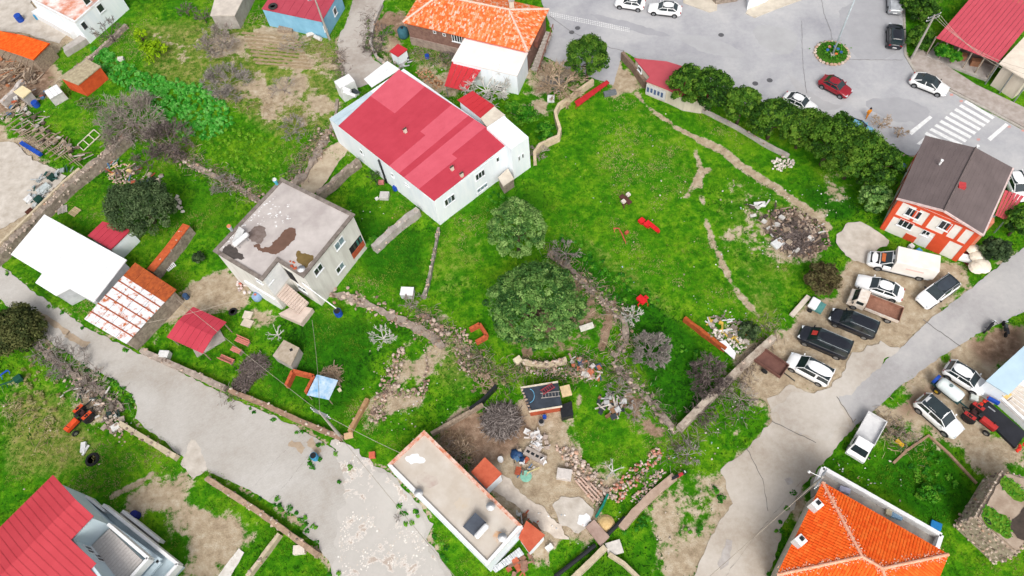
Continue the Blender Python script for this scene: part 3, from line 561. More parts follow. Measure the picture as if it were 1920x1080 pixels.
# ---- white house under the red sheet roof, middle of the village
A, B, C = P(617, 222, 4.5), P(814, 379, 4.5), P(958, 271, 4.5); D = A+C-B; A2, B2, C2, D2 = A.to_2d(), B.to_2d(), C.to_2d(), D.to_2d()
t = house('white_house', 'long white rendered house under a patchy pink and red sheet metal roof', [A2, B2, C2, D2], 4.45, white_w); wh = t
roofq = [P(634, 236, 4.7), P(814, 377, 4.7), P(955, 267, 5.0), P(748, 130, 5.0)]
def pick(i, j):
    if j == 1 and i < 5: return 1
    if i == 10 and j == 1: return 1
    if i in (11, 12) or i in (14, 15) or (i == 16 and j == 0): return 1
    return 0
m = MB(); m.slab([p-Vector((0, 0, .06)) for p in roofq], .2); m.build('roof_deck', white_w, t)
panels(t, roofq, 20, [red_m, pink_m], pick, .025, .05, (0, .52, 1.0), ribs=3, gap=.004)
panels(t, [P(617, 223, 4.68), P(635, 236, 4.68), P(710, 184, 4.78), P(694, 171, 4.78)], 2, [M('pale_blue_sheet', (206, 222, 230), (184, 204, 214), .9, .5)], lambda i, j: 0, .02, ribs=3)
panels(t, [P(682, 148, 3.6), P(697, 164, 3.8), P(750, 130, 3.8), P(726, 114, 3.6)], 2, [white_s], lambda i, j: 0, .02, ribs=3)
panels(t, [P(857, 187, 4.5), P(902, 222, 4.5), P(928, 199, 4.5), P(886, 170, 4.5)], 5, [red_b], lambda i, j: 0, .025, ribs=3)
m = MB(); m.prism(P2([(862, 190), (900, 219), (924, 199), (886, 173)], 4.3), -.1, 4.32); m.build('annex_wall', white_w, t); FOOT.append(P2([(862, 190), (900, 219), (924, 199), (886, 173)], 4.3))
tw = P2([(964, 335), (995, 313)]); dv = (tw[1]-tw[0]); nv = Vector((-dv.y, dv.x)); back = [tw[1]+nv*1.7, tw[0]+nv*1.7]; tp = [tw[0], tw[1]]+back
m = MB(); m.prism(tp, -.1, 5.2); m.build('stair_tower', white_w, t); parapet(t, tp, 5.2, .18, .22, white_w); FOOT.append(tp)
m = MB(); sl = P2([(901, 222), (927, 200), (947, 216), (914, 238)], 5.2); m.prism(sl, 5.05, 5.25); m.build('porch_roof', cream, t)
m = MB(); pl = P2([(914, 238), (947, 216), (972, 246), (956, 272)], 3.6); m.prism(pl, 2.9, 3.4); m.build('terrace', wht, t)
for x, y in ((945, 217), (918, 236)): c = P(x, y, 5.05); m = MB(); m.box((c.x, c.y, 2.55), (.3, .3, 5.)); m.build('pillar', white_w, t)
window(t, 843, 375, B2, C2, 1.5, 1.15, 3, light=(1,)); window(t, 900, 328, B2, C2, 1.4, 1.1, 3); window(t, 933, 299, B2, C2, .45, .8, 1); window(t, 904, 352, B2, C2, 1.6, .7, 3, light=(0, 1, 2))
window(t, 973, 297, tw[0], tw[1], .32, .8, 1, sill=False); window(t, 980, 292, tw[0], tw[1], .32, .8, 1, sill=False)
window(t, 678, 285, A2, B2, .55, .8, 1); window(t, 736, 328, A2, B2, .5, .6, 1); window(t, 763, 346, A2, B2, .7, .35, 1, pm=conc, name='vent')
m = MB(); p = onwall(714, 306, A2, B2); nv = (B2-A2).normalized(); nv = Vector((nv.y, -nv.x)); nv = nv if nv.dot(Vector((0, 5))-A2) > 0 else -nv; p = p+nv.to_3d()*.14
m.tube([(p.x, p.y, .0), (p.x, p.y, 4.3)], .12, 8); m.build('drain_pipe', black_m, t, smooth=True)
for x, y, z in ((760, 247, 4.95), (848, 318, 4.85), (866, 330, 4.85)):
    c = P(x, y, z); m = MB(); m.box((c.x, c.y, c.z+.2), (.34, .34, .6), .6); o = m.build('chimney', cream, t); m = MB(); m.box((c.x, c.y, c.z+.54), (.5, .2, .07), .6); m.build('chimney_cap', M('sooty_metal', (90, 74, 66)), o)
st = P2([(935, 334), (952, 318), (963, 336), (944, 349)], 1.4); m = MB(); m.prism(st, -.1, 1.4); m.build('stone_landing', stone_m, t); m = MB(); m.prism(inset(st, -.06), 1.4, 1.52); m.build('landing_slab', cream, t); FOOT.append(st)
# ---- grey two-storey house with the flat puddled roof
RG = [(404, 471), (529, 338), (662, 404), (569, 518), (521, 488), (492, 524)]; zg = 6.5; pg = P2(RG, zg)
t = house('flat_roofed_house', 'grey two storey house with flat stained roof, puddles and outside stairs', pg, zg, grey_w)
roof_m = M('stained_roof_screed', (208, 200, 196), (180, 171, 168), .38, .85, .15, c3=(146, 138, 135), det=9); m = MB(); m.prism(inset(pg, .02), zg+.004, zg+.05); ro = m.build('roof', roof_m, t)
parapet(t, inset(pg, -.18), zg+.01, .42, .16, M('mossy_parapet', (150, 140, 132), (112, 102, 96), 1.5, .95, .4))
pud = M('puddle', (122, 92, 78), (110, 82, 68), 1, .06, spec=.6); pud2 = M('murky_puddle', (128, 106, 62), (112, 92, 50), 1, .06, spec=.6); pud3 = M('damp_stain', (110, 94, 88), (136, 122, 116), 2.5, .5)
def c2(pts): return [(400+x/3.6, 320+y/3.6) for x, y in pts]
for pts, mt_, z in ((c2([(345, 540), (400, 500), (480, 400), (545, 375), (565, 430), (500, 520), (410, 570), (340, 560), (250, 500), (300, 490)]), pud, .057), (c2([(555, 560), (580, 530), (610, 565), (665, 570), (675, 600), (620, 665), (560, 620)]), pud2, .057), (c2([(235, 430), (270, 380), (330, 370), (365, 405), (340, 470), (310, 500), (260, 480)]), pud3, .061), (c2([(40, 555), (110, 490), (150, 530), (210, 570), (205, 600), (130, 605)]), M('tar_patch', (70, 64, 62), (90, 82, 78), 2, .6), .057)):
    sheet('puddle' if mt_ in (pud, pud2) else 'stain', ragged(smoothpoly(P2(pts, zg)), .3, .12, 1.6), zg+z, mt_, ro)
flk = MB()
for _ in range(90):
    x, y = (random.uniform(300, 520), random.uniform(230, 380)) if random.random() < .6 else (random.uniform(70, 440), 0)
    if y == 0: y = 500-(x-70)*.98+random.uniform(0, 22)
    c = P(400+x/3.6, 320+y/3.6, zg); a = random.uniform(0, 6.28); r = random.uniform(.04, .16)
    flk.add([(c.x+r*math.cos(a+q*1.57)*random.uniform(.5, 1.4), c.y+r*math.sin(a+q*1.57)*random.uniform(.4, 1), zg+.066+random.uniform(0, .01)) for q in range(4)], [(0, 1, 2, 3)])
flk.build('paint_flakes', wht, ro, kind='stuff')
G = {k: Vector(v) for k, v in zip(('L', 'T', 'R', 'B', 'N1', 'N2'), pg)}
def g2(X, Y): return 400+X/3.6, 320+Y/3.6
for X, Y, wd, ht, n, lt in ((850, 490, 1.5, 1.1, 2, (0, 1)), (708, 667, 1.3, 1.05, 2, ()), (855, 655, 1.3, 1.0, 2, (1,))): window(t, *g2(X, Y), G['B'], G['R'], wd, ht, n, light=lt)
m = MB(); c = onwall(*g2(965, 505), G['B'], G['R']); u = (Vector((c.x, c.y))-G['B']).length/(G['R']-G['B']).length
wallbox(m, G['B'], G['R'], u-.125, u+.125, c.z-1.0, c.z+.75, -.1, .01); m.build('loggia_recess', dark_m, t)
m = MB(); wallbox(m, G['B'], G['R'], u-.125, u+.125, c.z-1.35, c.z-.42, .0, .06); m.build('brick_railing', brick_m, t)
for v in (-.05, .02, .08): m = MB(); wallbox(m, G['B'], G['R'], u+v, u+v+.03, c.z-.4, c.z+.6, .0, .03); m.build('hanging_cloth', M('cloth_%d' % int(v*100), random.choice([(60, 120, 110), (120, 110, 90), (70, 80, 70)])), t)
m = MB(); wallbox(m, G['N2'], G['N1'], 0.02, .98, 3.0, zg-.2, .0, .05); m.build('stair_head_wall', wht, t)
window(t, *g2(380, 737), G['N2'], G['N1'], .8, .9, 1)
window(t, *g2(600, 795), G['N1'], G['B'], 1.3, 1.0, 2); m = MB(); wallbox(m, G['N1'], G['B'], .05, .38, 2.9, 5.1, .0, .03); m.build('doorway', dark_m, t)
window(t, *g2(310, 745), G['L'], G['N2'], .9, .6, 2)
m = MB(); wallbox(m, G['L'], G['N2'], .3, .98, -.1, 2.2, .0, .18); m.build('white_plinth', wht, t)
sa, sb = P(*g2(425, 775), 3.0), P(*g2(610, 930), .8)
steps(t, (sb.x, sb.y), (sa.x, sa.y), 1.7, .8, 3.0, 12, M('stair_screed', (222, 204, 192), (200, 182, 170), 1, .9)); m = MB(); m.prism(P2([g2(440, 965), g2(560, 900), g2(670, 930), g2(590, 1030)], .75), -.1, .75); m.build('landing', MATS['stair_screed'], t)
FOOT.append(P2([g2(400, 780), g2(480, 740), g2(680, 930), g2(590, 1040), g2(430, 970)]))
# ---- brick house under the hipped clay roof by the main road
E1, E2, E3 = P(755.5, 42, 3.9), P(990, 97, 3.9), P(1029, 18, 3.9); E4 = E1+E3-E2; r1, r2 = P(954, 19, 5.5), P(823, -8, 5.5)
fp = inset([p.to_2d() for p in (E1, E2, E3, E4)], .35); brown = M('bare_brickwork', (150, 116, 104), (122, 92, 82), 2.4, .95, .5, c3=(170, 146, 130))
t = house('brick_house', 'brown brick house with weathered hipped clay tile roof beside the main road', fp, 3.85, brown); hip_roof(t, [E1, E2, E3, E4], r1, r2, TILE3, M('mortar_ridge', (244, 214, 200), (226, 190, 172), 3), light=.12)
F1, F2, F3 = [Vector(p) for p in fp[:3]]; window(t, 857, 72, F1, F2, 1.5, 1.2, 4); window(t, 815, 60, F1, F2, .45, .45, 1, name='vent', sill=False); window(t, 833, 65, F1, F2, .45, .45, 1, name='vent', sill=False)
m = MB(); wallbox(m, F1, F2, 0, .42, -.1, 1.3, 0, .12); m.build('plinth', M('crumbling_render', (178, 160, 148), (140, 122, 112), 1.6, .95, .4), t)
c = P(959, 8, 5.6); m = MB(); m.box((c.x, c.y, 5.5), (.6, .6, 1.6)); ch = m.build('chimney', cream, t); m = MB(); m.box((c.x, c.y, 6.35), (.8, .8, .1)); m.build('chimney_cap', conc, ch)
# white annex with its red lean-to, and the outside stair
an = P2([(849, 113), (872, 73), (988, 100), (969, 141)], 3.4); t = house('white_annex', 'white flat roofed annex in front of the brick house', an, 3.3, white_w); m = MB(); m.prism(inset(an, -.12), 3.3, 3.46); m.build('roof_slab', M('white_roof_coat', (250, 246, 244), (240, 234, 230), .7, .8), t)
m = MB(); wallbox(m, an[1], an[2], .02, .98, 3.2, 3.6, -.1, .05); m.build('flashing', M('faded_flashing', (214, 150, 150)), t); window(t, 940, 166, an[0], an[3], 1.5, .7, 3)
panels(t, [P(833, 161, 2.3), P(874, 171, 2.3), P(906, 126, 2.9), P(848, 114, 2.9)], 5, [red_b], lambda i, j: 0, .025, ribs=3, name='awning_panel'); FOOT.append(P2([(833, 161), (874, 171), (906, 126), (848, 114)]))
for x, y in ((836, 160), (872, 169)): c = P(x, y, 2.2); m = MB(); m.box((c.x, c.y, 1.1), (.1, .1, 2.2)); m.build('awning_post', steel, t)
t = thing('outside_staircase', 'narrow railed staircase climbing the end wall of the brick house', 'staircase', P(1010, 110)); lo, hi = P(1001, 132, .1), P(1030, 60, 2.3)
steps(t, lo.to_2d(), hi.to_2d(), .9, .1, 2.3, 12, M('stair_grey', (196, 188, 180), (160, 150, 142)))
m = MB(); l2, h2 = P(1008, 134, .9), P(1037, 45, 3.2); m.bar(l2, h2, .1, .12); m.build('handrail', M('brown_paint', (140, 90, 76)), t)
for k in range(7): q = l2.lerp(h2, k/6); m = MB(); m.bar(q, q-Vector((0, 0, .9)), .06, .06); m.build('rail_post', MATS['brown_paint'], t)
m = MB(); m.prism(P2([(1001, 85), (1014, 55), (1020, 60), (1008, 88)], 2.4), 2.2, 3.2); m.build('landing_box', MATS['brown_paint'], t)
# ---- orange and white house under the brown sheet roof
ez, rz_ = 5.6, 6.7; ea, eb, er = P(1682, 372, ez), P(1844, 441, ez), P(1770, 395, rz_); eta, etr, etb = P(1735, 254, ez), P(1830, 277, rz_), P(1900, 315, ez)
fp = inset([ea.to_2d(), eb.to_2d(), etb.to_2d(), eta.to_2d()], .25); orange = M('orange_paint', (232, 92, 56), (216, 80, 46), .8, .8); wpan = M('warm_white_render', (248, 244, 238), (236, 230, 222), .8, .85)
t = house('orange_white_house', 'orange and white house with brown ribbed gable roof beside the parked vans', fp, ez-.02, wpan); brn = M('brown_sheet_metal', (120, 107, 106), (108, 96, 95), .5, .6, c3=(132, 120, 116))
panels(t, [ea, er, etr, eta], 9, [brn], lambda i, j: 0, .012, ribs=2, gap=.004); panels(t, [er, eb, etb, etr], 9, [brn], lambda i, j: 0, .012, ribs=2, gap=.004)
W0, W1 = Vector(fp[0]), Vector(fp[1]); g = MB(); am = (er.to_2d()-ea.to_2d()); a3, b3 = Vector((W0.x, W0.y, ez-.05)), Vector((W1.x, W1.y, ez-.05)); tp_ = (a3+b3)/2+Vector((0, 0, .95))
for q0, q1, q2 in ((a3, b3, tp_),): g.add([q0, q1, q2]+[p+Vector((-(W1-W0).y, (W1-W0).x, 0)).normalized()*.2 for p in (q0, q1, q2)], [(0, 1, 2), (5, 4, 3), (0, 3, 4, 1), (1, 4, 5, 2), (2, 5, 3, 0)])
g.build('gable', orange, t)
m = MB(); m.tube([er+Vector((0, 0, .05)), etr+Vector((0, 0, .05))], .12, 6); m.build('ridge_cap', M('ridge_brown', (126, 112, 110)), t)
for a_, b_ in ((ea, er), (er, eb), (eb, etb)): m = MB(); m.bar(a_-Vector((0, 0, .06)), b_-Vector((0, 0, .06)), .16, .2); m.build('fascia', M('pink_trim', (240, 214, 210)), t)
for u0, u1, z0, z1 in ((0, .06, -.1, 5.5), (.94, 1, -.1, 5.5), (.06, .94, 2.65, 3.0), (.06, .94, 5.2, 5.52), (.24, .28, 3, 5.2), (.40, .45, 3, 5.2), (.66, .84*.84, 3, 5.2), (.80, .84, 3, 5.2), (.30, .44, -.1, .95), (.60, .78, -.1, 2.65)):
    m = MB(); wallbox(m, W0, W1, u0, u1, z0, z1, 0, .05); m.build('orange_band', orange, t)
for x, y, wd, ht, n in ((1713, 400, 1.5, 1.3, 3), (1772, 423, 1.1, 1.3, 2), (1698, 420, 1.5, 1.2, 3), (1736, 437, .8, .9, 2)): window(t, x, y, W0, W1, wd, ht, n)
m = MB(); c = onwall(1728, 460, W0, W1); u = (Vector((c.x, c.y))-W0).length/(W1-W0).length; wallbox(m, W0, W1, u-.07, u+.07, -.1, 2.0, 0, .04); m.build('door', wht, t)
S0, S1 = Vector(fp[0]), Vector(fp[3])
for u0, u1, z0, z1 in ((0, .03, -.1, 5.5), (.3, .34, -.1, 5.5), (.64, .68, -.1, 5.5), (.97, 1, -.1, 5.5), (.03, .97, 2.65, 3.0)): m = MB(); wallbox(m, S0, S1, u0, u1, z0, z1, 0, .05); m.build('orange_band', orange, t)
c = P(1802, 350, 6.5); m = MB(); m.box((c.x, c.y, 6.5), (.7, .7, .7), -.4); m.build('roof_hatch', M('red_hatch', (206, 70, 74)), t)
for x, y in ((1830, 279), (1763, 306)): c = P(x, y, 6.6); m = MB(); m.lathe([(.1, -.2), (.1, .4), (.16, .42), (.16, .5)], c, 8); m.build('vent_pipe', wht, t)
c = P(1853, 418, 5.0); m = MB(); m.box((c.x, c.y, 2.8), (.6, .6, 5.6), -.4); m.build('flue', M('flue_brick', (222, 140, 110)), t)
panels(t, [P(1866, 403, 2.6), P(1887, 413, 2.6), P(1921, 368, 2.9), P(1884, 356, 2.9)], 5, [M('pinkish_sheet_metal', (206, 92, 100), (198, 82, 90), .6, .5)], lambda i, j: 0, .03, ribs=3, name='lean_to_panel')
for x, y in ((1866, 404), (1886, 412), (1918, 368)): c = P(x, y, 2.5); m = MB(); m.box((c.x, c.y, 1.25), (.12, .12, 2.5)); m.build('lean_to_post', steel, t)
FOOT.append(P2([(1866, 403), (1887, 413), (1921, 368), (1884, 356)]))
# ---- pale blue house with balconies, corner of the paved lane
z6 = 6.4; q = [P(0, 1001, z6), P(-160, 1158, z6), P(20, 1330, z6), P(182, 970, z6)]
ap, rt, nt_ = P(106, 895, z6), P(182, 970, z6), P(145, 1011, z6+.1); lf = P(-70, 1070, z6); bo = P(217, 1082, z6+.2)
u = (rt-ap).normalized(); v = (lf-ap).normalized(); v = (v-u*v.dot(u)).normalized(); wN = (rt-ap).length; dN = (nt_-rt).dot(v)
t = thing('pale_blue_house', 'pale blue house with red ribbed roof and white stepped balconies on the lane', 'house', base_of([ap, ap+u*10+v*12]))
def HB(a, b, z): p = ap+u*a+v*b; return Vector((p.x, p.y, z))
ext = 6.0; body = [HB(.3, .3, 0), HB(wN-.3, .3, 0), HB(wN-.3, dN, 0), HB(wN+ext, dN, 0), HB(wN+ext, 15, 0), HB(.3, 15, 0)]; body2 = [p.to_2d() for p in body]
m = MB(); m.prism([HB(.3, .3, 0).to_2d(), HB(wN-.3, .3, 0).to_2d(), HB(wN-.3, dN+.3, 0).to_2d(), HB(.3, dN+.3, 0).to_2d()], -.1, z6-.12); m.build('wall', blue_w, t)
aN = (nt_-ap).dot(u); slp = ((bo-ap).dot(u)-aN)/max(.5, (bo-ap).dot(v)-dN); aE = aN+slp*(15-dN)
up_wall = [HB(.3, dN+.3, 0).to_2d(), HB(aN-.2, dN+.3, 0).to_2d(), HB(aE-.2, 15, 0).to_2d(), HB(.3, 15, 0).to_2d()]; m = MB(); m.prism(up_wall, -.1, z6-.13); m.build('upper_wall', blue_w, t)
rd = M('red_ribbed_sheet', (204, 70, 80), (194, 62, 72), .5, .5, c3=(182, 60, 70))
# roof: slope up from the gable edge to the ridge, panels run along u
rw = .62; k = 0; b = 0.
ridge_b = None
m = MB()
nb = int(15/rw)
for i in range(nb):
    b0, b1 = i*rw+.005, (i+1)*rw-.005; L_ = wN if b0 < dN-.3 else aN+slp*(b0-dN)
    def z_(a): return z6+.9-abs(a-wN*.62)*.16*(1 if a < wN*.62 else 1.0)
    mid = min(L_, wN*.62); mm = MB(); mm.slab([HB(-.3, b0, z_(-.3)), HB(mid, b0, z_(mid)), HB(mid, b1, z_(mid)), HB(-.3, b1, z_(-.3))], .05)
    if L_ > mid+.2: mm.slab([HB(mid, b0, z_(mid)), HB(L_, b0, z_(L_)), HB(L_, b1, z_(L_)), HB(mid, b1, z_(mid))], .05)
    for e0, e1 in ((-.3, mid), (mid, L_)):
        if e1 > e0+.2: mm.bar(HB(e0, b1-.03, z_(e0)+.01), HB(e1, b1-.03, z_(e1)+.01), .05, .035)
    mm.build('roof_panel', rd, t)
FOOT.append([HB(0, 0, 0).to_2d(), HB(wN+6, 0, 0).to_2d(), HB(wN+6, 15, 0).to_2d(), HB(0, 15, 0).to_2d()])
# balconies step down towards the lane
def z0p(pts): return [((0+x/4), 810+y/4) for x, y in pts]
deck = M('deck_boards', (226, 220, 216), (206, 198, 194), 5, .8)
fl = P2(z0p([(820, 725), (1070, 965), (830, 1230), (585, 950)]), 3.4); m = MB(); m.prism(fl, 3.2, 3.4); dk = m.build('balcony_floor', conc, t)
fa, fb, fc, fd = [Vector(p) for p in fl]; n_ = 16
for i in range(n_):
    a0, a1 = i/n_+.004, (i+1)/n_-.004; m = MB(); m.prism([fa.lerp(fb, a0), fa.lerp(fb, a1), fd.lerp(fc, a1), fd.lerp(fc, a0)], 3.401, 3.43); m.build('deck_board', deck, dk)
m = MB(); m.prism([fa+(fa-fd).normalized()*.0, fb, fc, fd], -.1, 3.19); m.build('lower_storey', blue_w, t)
def rail(pts, z, h, w_=.28, name='balustrade', mat=wht, par=t):
    m = MB(); pl = P2(pts, z+h)
    for a_, b_ in zip(pl, pl[1:]): m.prism(strip([a_, b_], w_), z, z+h)
    return m.build(name, mat, par)
rail(z0p([(808, 690), (1108, 945), (840, 1240)]), 3.2, 1.0); rail(z0p([(770, 545), (1330, 990), (1180, 1160)]), 1.6, 1.0); rail(z0p([(915, 592), (1195, 815)]), .3, 1.0); rail(z0p([(640, 480), (780, 590)]), 1.6, 1.0, .2)
rail(z0p([(770, 660), (1195, 968), (1080, 1100)]), 2.3, .3, .5, 'ledge', blue_w)
lowp = P2(z0p([(640, 520), (770, 550), (1330, 995), (1100, 1240), (700, 900), (500, 700)]), 1.6); m = MB(); m.prism(lowp, -.1, 1.6); m.build('porch_base', blue_w, t); FOOT.append(lowp)
m = MB(); m.prism(P2(z0p([(905, 600), (1190, 825), (1150, 870), (880, 650)]), .3), -.1, .3); m.build('porch_step', conc, t)
for x, y in ((672, 885), (745, 945)): window(t, x/4, 810+y/4, up_wall[1], up_wall[2], 1.0, 1.2, 2)
# ---- bright clay roof house by the concrete track
ez = 5.4; E1, E2, E3 = P(1457, 1078, ez), P(1542, 905, ez), P(1777, 1040, ez); E4 = E1+E3-E2; r1 = P(1616, 1044, 7.2); r2 = P(1654, 1066, 7.2)
E = [E1, E2, E3, E4]; fp = inset([p.to_2d() for p in E], .3); t = house('clay_roof_house', 'cream house with bright orange hipped tile roof and white terrace parapet beside the track', fp, ez-.05, cream)
hip_roof(t, [E2, E3, E4, E1], r2, r1, TILE2, M('mortar_ridge_pink', (250, 196, 170), (240, 160, 124), 3))
for x, y in ((1531, 947), (1500, 1014)):
    c = P(x, y, 6.4); m = MB(); m.box((c.x, c.y, 6.1), (.75, .75, 1.3), .5); ch = m.build('chimney', wht, t); m = MB(); m.box((c.x+.1, c.y+.1, 6.78), (.34, .34, .06), .5); m.build('flue_opening', black_m, ch)
ter = P2([(1541, 880), (1766, 1004), (1757, 1034), (1700, 1010), (1542, 915)], 3.6); FOOT.append(ter); m = MB(); m.prism(ter, -.1, 2.8); m.build('terrace', M('terrace_screed', (190, 184, 176), (160, 152, 146), 1), t)
m = MB(); pl = P2([(1533, 905), (1544, 877), (1766, 1003), (1755, 1036)], 3.7)
for a_, b_ in zip(pl, pl[1:]): m.prism(strip([a_, b_], .34), 2.7, 3.7)
m.build('terrace_parapet', wht, t)
for x, y, s_, cl in ((1582, 920, (.9, .5, .5), (188, 190, 216)), (1665, 962, (.5, .5, .4), (206, 196, 170)), (1680, 968, (.9, .5, .4), (140, 178, 210))):
    c = P(x, y, 2.9); m = MB(); m.box((c.x, c.y, 2.8+s_[2]/2), s_, -.5); one('terrace_box', m, M('box_%d' % x, cl), {1582: 'pale lilac box on the roof terrace', 1665: 'small beige crate on the roof terrace', 1680: 'light blue box on the roof terrace'}[x], 'box', bevel=.03)
# ---- flat roofed house with the solar heater
zf = 3.1; pf = P2([(796, 808), (727, 873), (914, 1062), (980, 987)], zf); t = house('low_flat_house', 'long low house with pale flat roof and terracotta rim at the end of the lane', pf, zf, white_w)
m = MB(); m.prism(inset(pf, .05), zf+.004, zf+.05); ro = m.build('roof', M('pale_screed', (214, 206, 196), (198, 186, 172), .5, .85, .1, c3=(176, 158, 140)), t)
inn = inset(pf, .3)
for i, mt_ in ((0, M('rim_mix', (236, 214, 200), (206, 120, 84), 2)), (1, wht), (2, wht), (3, MATS['rim_mix'])):
    m = MB(); m.prism([pf[i], pf[(i+1) % 4], inn[(i+1) % 4], inn[i]], zf, zf+.28); m.build('parapet', mt_, t)
sheet('white_patch', ragged(smoothpoly(P2([(755, 862), (775, 848), (796, 858), (792, 872), (775, 868)], zf)), .3, .15, 2), zf+.056, wht, ro)
for poly, cl in (([(778, 890), (815, 886), (828, 906), (800, 918), (782, 908)], (190, 172, 162)), ([(850, 935), (880, 930), (884, 955), (856, 960)], (206, 190, 168)), ([(924, 1005), (945, 995), (950, 1012), (930, 1022)], (216, 160, 104))):
    sheet('stain', ragged(smoothpoly(P2(poly, zf)), .35, .2, 1.5), zf+.054+.004*(poly[0][0] > 840), M('stain_%d' % poly[0][0], cl, (206, 196, 184), 1.2), ro)
def roofblock(poly, z, label, name, wmat, rmat, over=.1, th=.14):
    pp = P2(poly, z); t = house(name, label, inset(pp, over), z-th, wmat, 'shed'); m = MB(); m.slab([Vector((p[0], p[1], z)) for p in pp], th); m.build('roof', rmat, t); return t, pp
t, pp = roofblock([(883, 885), (909, 857), (941, 888), (912, 916)], 2.5, 'small shed with square terracotta roof against the low flat house', 'terracotta_shed', white_w, terr)
t, pp = roofblock([(987, 976), (1022, 1003), (992, 1036), (972, 1008)], 2.3, 'white walled lean-to with terracotta slab roof at the house corner', 'terracotta_shed', white_w, terr)
t = thing('corrugated_sheets', 'stack of grey corrugated metal sheets leaning behind the low flat house', 'metal sheets', P(950, 1050)); panels(t, [P(921, 1066, .6), P(974, 1026, .6), P(983, 1039, .35), P(929, 1074, .35)], 3, [steel], lambda i, j: 0, .04, ribs=4, name='sheet')
# solar heater on the flat roof
def solar(label, quad, tank, z, mt_p, grp=None):
    c = P(*tank[0], z); t = thing('solar_water_heater', label, 'solar heater', P(*quad[0], z), grp); zz = z+.05
    pts = [P(x, y, z) for x, y in quad]; m = MB(); m.slab([pts[0]+Vector((0, 0, .9)), pts[1]+Vector((0, 0, .9)), pts[2]+Vector((0, 0, .15)), pts[3]+Vector((0, 0, .15))], .08); m.build('collector', mt_p, t)
    a_, b_ = P(*tank[0], z+1.0), P(*tank[1], z+1.0); m = MB(); m.tube([a_, a_.lerp(b_, .08), a_.lerp(b_, .92), b_], [.2, .27, .27, .2], 12); m.build('tank', wht, t, smooth=False)
    for k in (.2, .8): q_ = a_.lerp(b_, k); m = MB(); m.bar(q_-Vector((0, 0, .2)), Vector((q_.x, q_.y, z)), .05, .05); m.build('stand_leg', steel, t)
    return t
colm = M('solar_collector', (74, 82, 94), (60, 66, 78), 1.5, .2, spec=.7)
solar('solar water heater with grey collector on the low flat roof', [(914, 984), (893, 965), (868, 988), (890, 1007)], [(892, 1008), (914, 984)], zf+.05, colm)
solar('solar water heater on the puddled flat roof of the grey house', [(464, 440), (454, 433), (436, 455), (444, 464)], [(438, 460), (464, 438)], zg+.05, M('pale_collector', (214, 216, 216), (190, 190, 190)))
t = solar('twin tank solar heater beside the white house gable', [(668, 175), (680, 183), (665, 178), (655, 170)], [(644, 165), (657, 171)], 2.6, colm)
m = MB(); m.box((P(655, 178, 0).x, P(655, 178, 0).y, 1.25), (2.2, 1.6, 2.5), .5); m.build('stand_base', wht, t); a_, b_ = P(645, 172, 3.4), P(667, 180, 3.4); m = MB(); m.tube([a_, b_], .22, 10); m.build('tank', wht, t)
# ---- ruined stone hut with a grassy roof
zh = 4.1; ph = P2([(1881, 882), (1830, 968), (1908, 1040), (1975, 960), (1960, 900)], zh); t = house('stone_hut', 'ruined rubble stone hut with grass growing on its broken roof', ph, zh-.35, M('tan_stone', (206, 190, 170), (168, 150, 132), 2, .95, .6, c3=(134, 118, 104)), 'hut')
hole = P2([(1908, 955), (1895, 985), (1908, 1015), (1950, 1000), (1950, 940)], zh)
m = MB(); m.prism(ragged(inset(ph, .25), .15), zh-.35, zh-.1); ro = m.build('roof', M('earth_roof', (186, 168, 150), (160, 140, 122), 1.2, .95, .3), t)
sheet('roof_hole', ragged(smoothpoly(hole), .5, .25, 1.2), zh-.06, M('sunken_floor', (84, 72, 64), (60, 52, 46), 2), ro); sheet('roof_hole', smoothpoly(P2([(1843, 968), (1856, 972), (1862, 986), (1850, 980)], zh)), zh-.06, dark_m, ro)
HUTM = M('hut_turf', (104, 146, 30), (76, 120, 18), 3, .95, .4)
HUTGRASS = [P2([(1838, 965), (1850, 945), (1872, 962), (1895, 970), (1898, 1012), (1880, 1005), (1850, 985)], zh), P2([(1872, 910), (1885, 890), (1920, 915), (1925, 940), (1900, 935)], zh)]
m = MB()
for i in range(len(ph)):
    for p in line([ph[i], ph[(i+1) % len(ph)]], .42):
        m.rock((p.x, p.y, zh-.3+random.uniform(0, .1)), random.uniform(.08, .16), random.random()); 
        for zz in (.3, .8, 1.3, 1.8, 2.3, 2.8, 3.3): m.rock((p.x+random.uniform(-.15, .15), p.y+random.uniform(-.15, .15), zz+random.uniform(-.2, .2)), random.uniform(.1, .18), random.random())
STONE = MV('field_stone', [(124, 108, 98), (160, 142, 128), (190, 172, 158), (212, 196, 182), (186, 150, 126)], .95, .8, 5, amt=.4)
m.build('stones', STONE, t, kind='stuff')
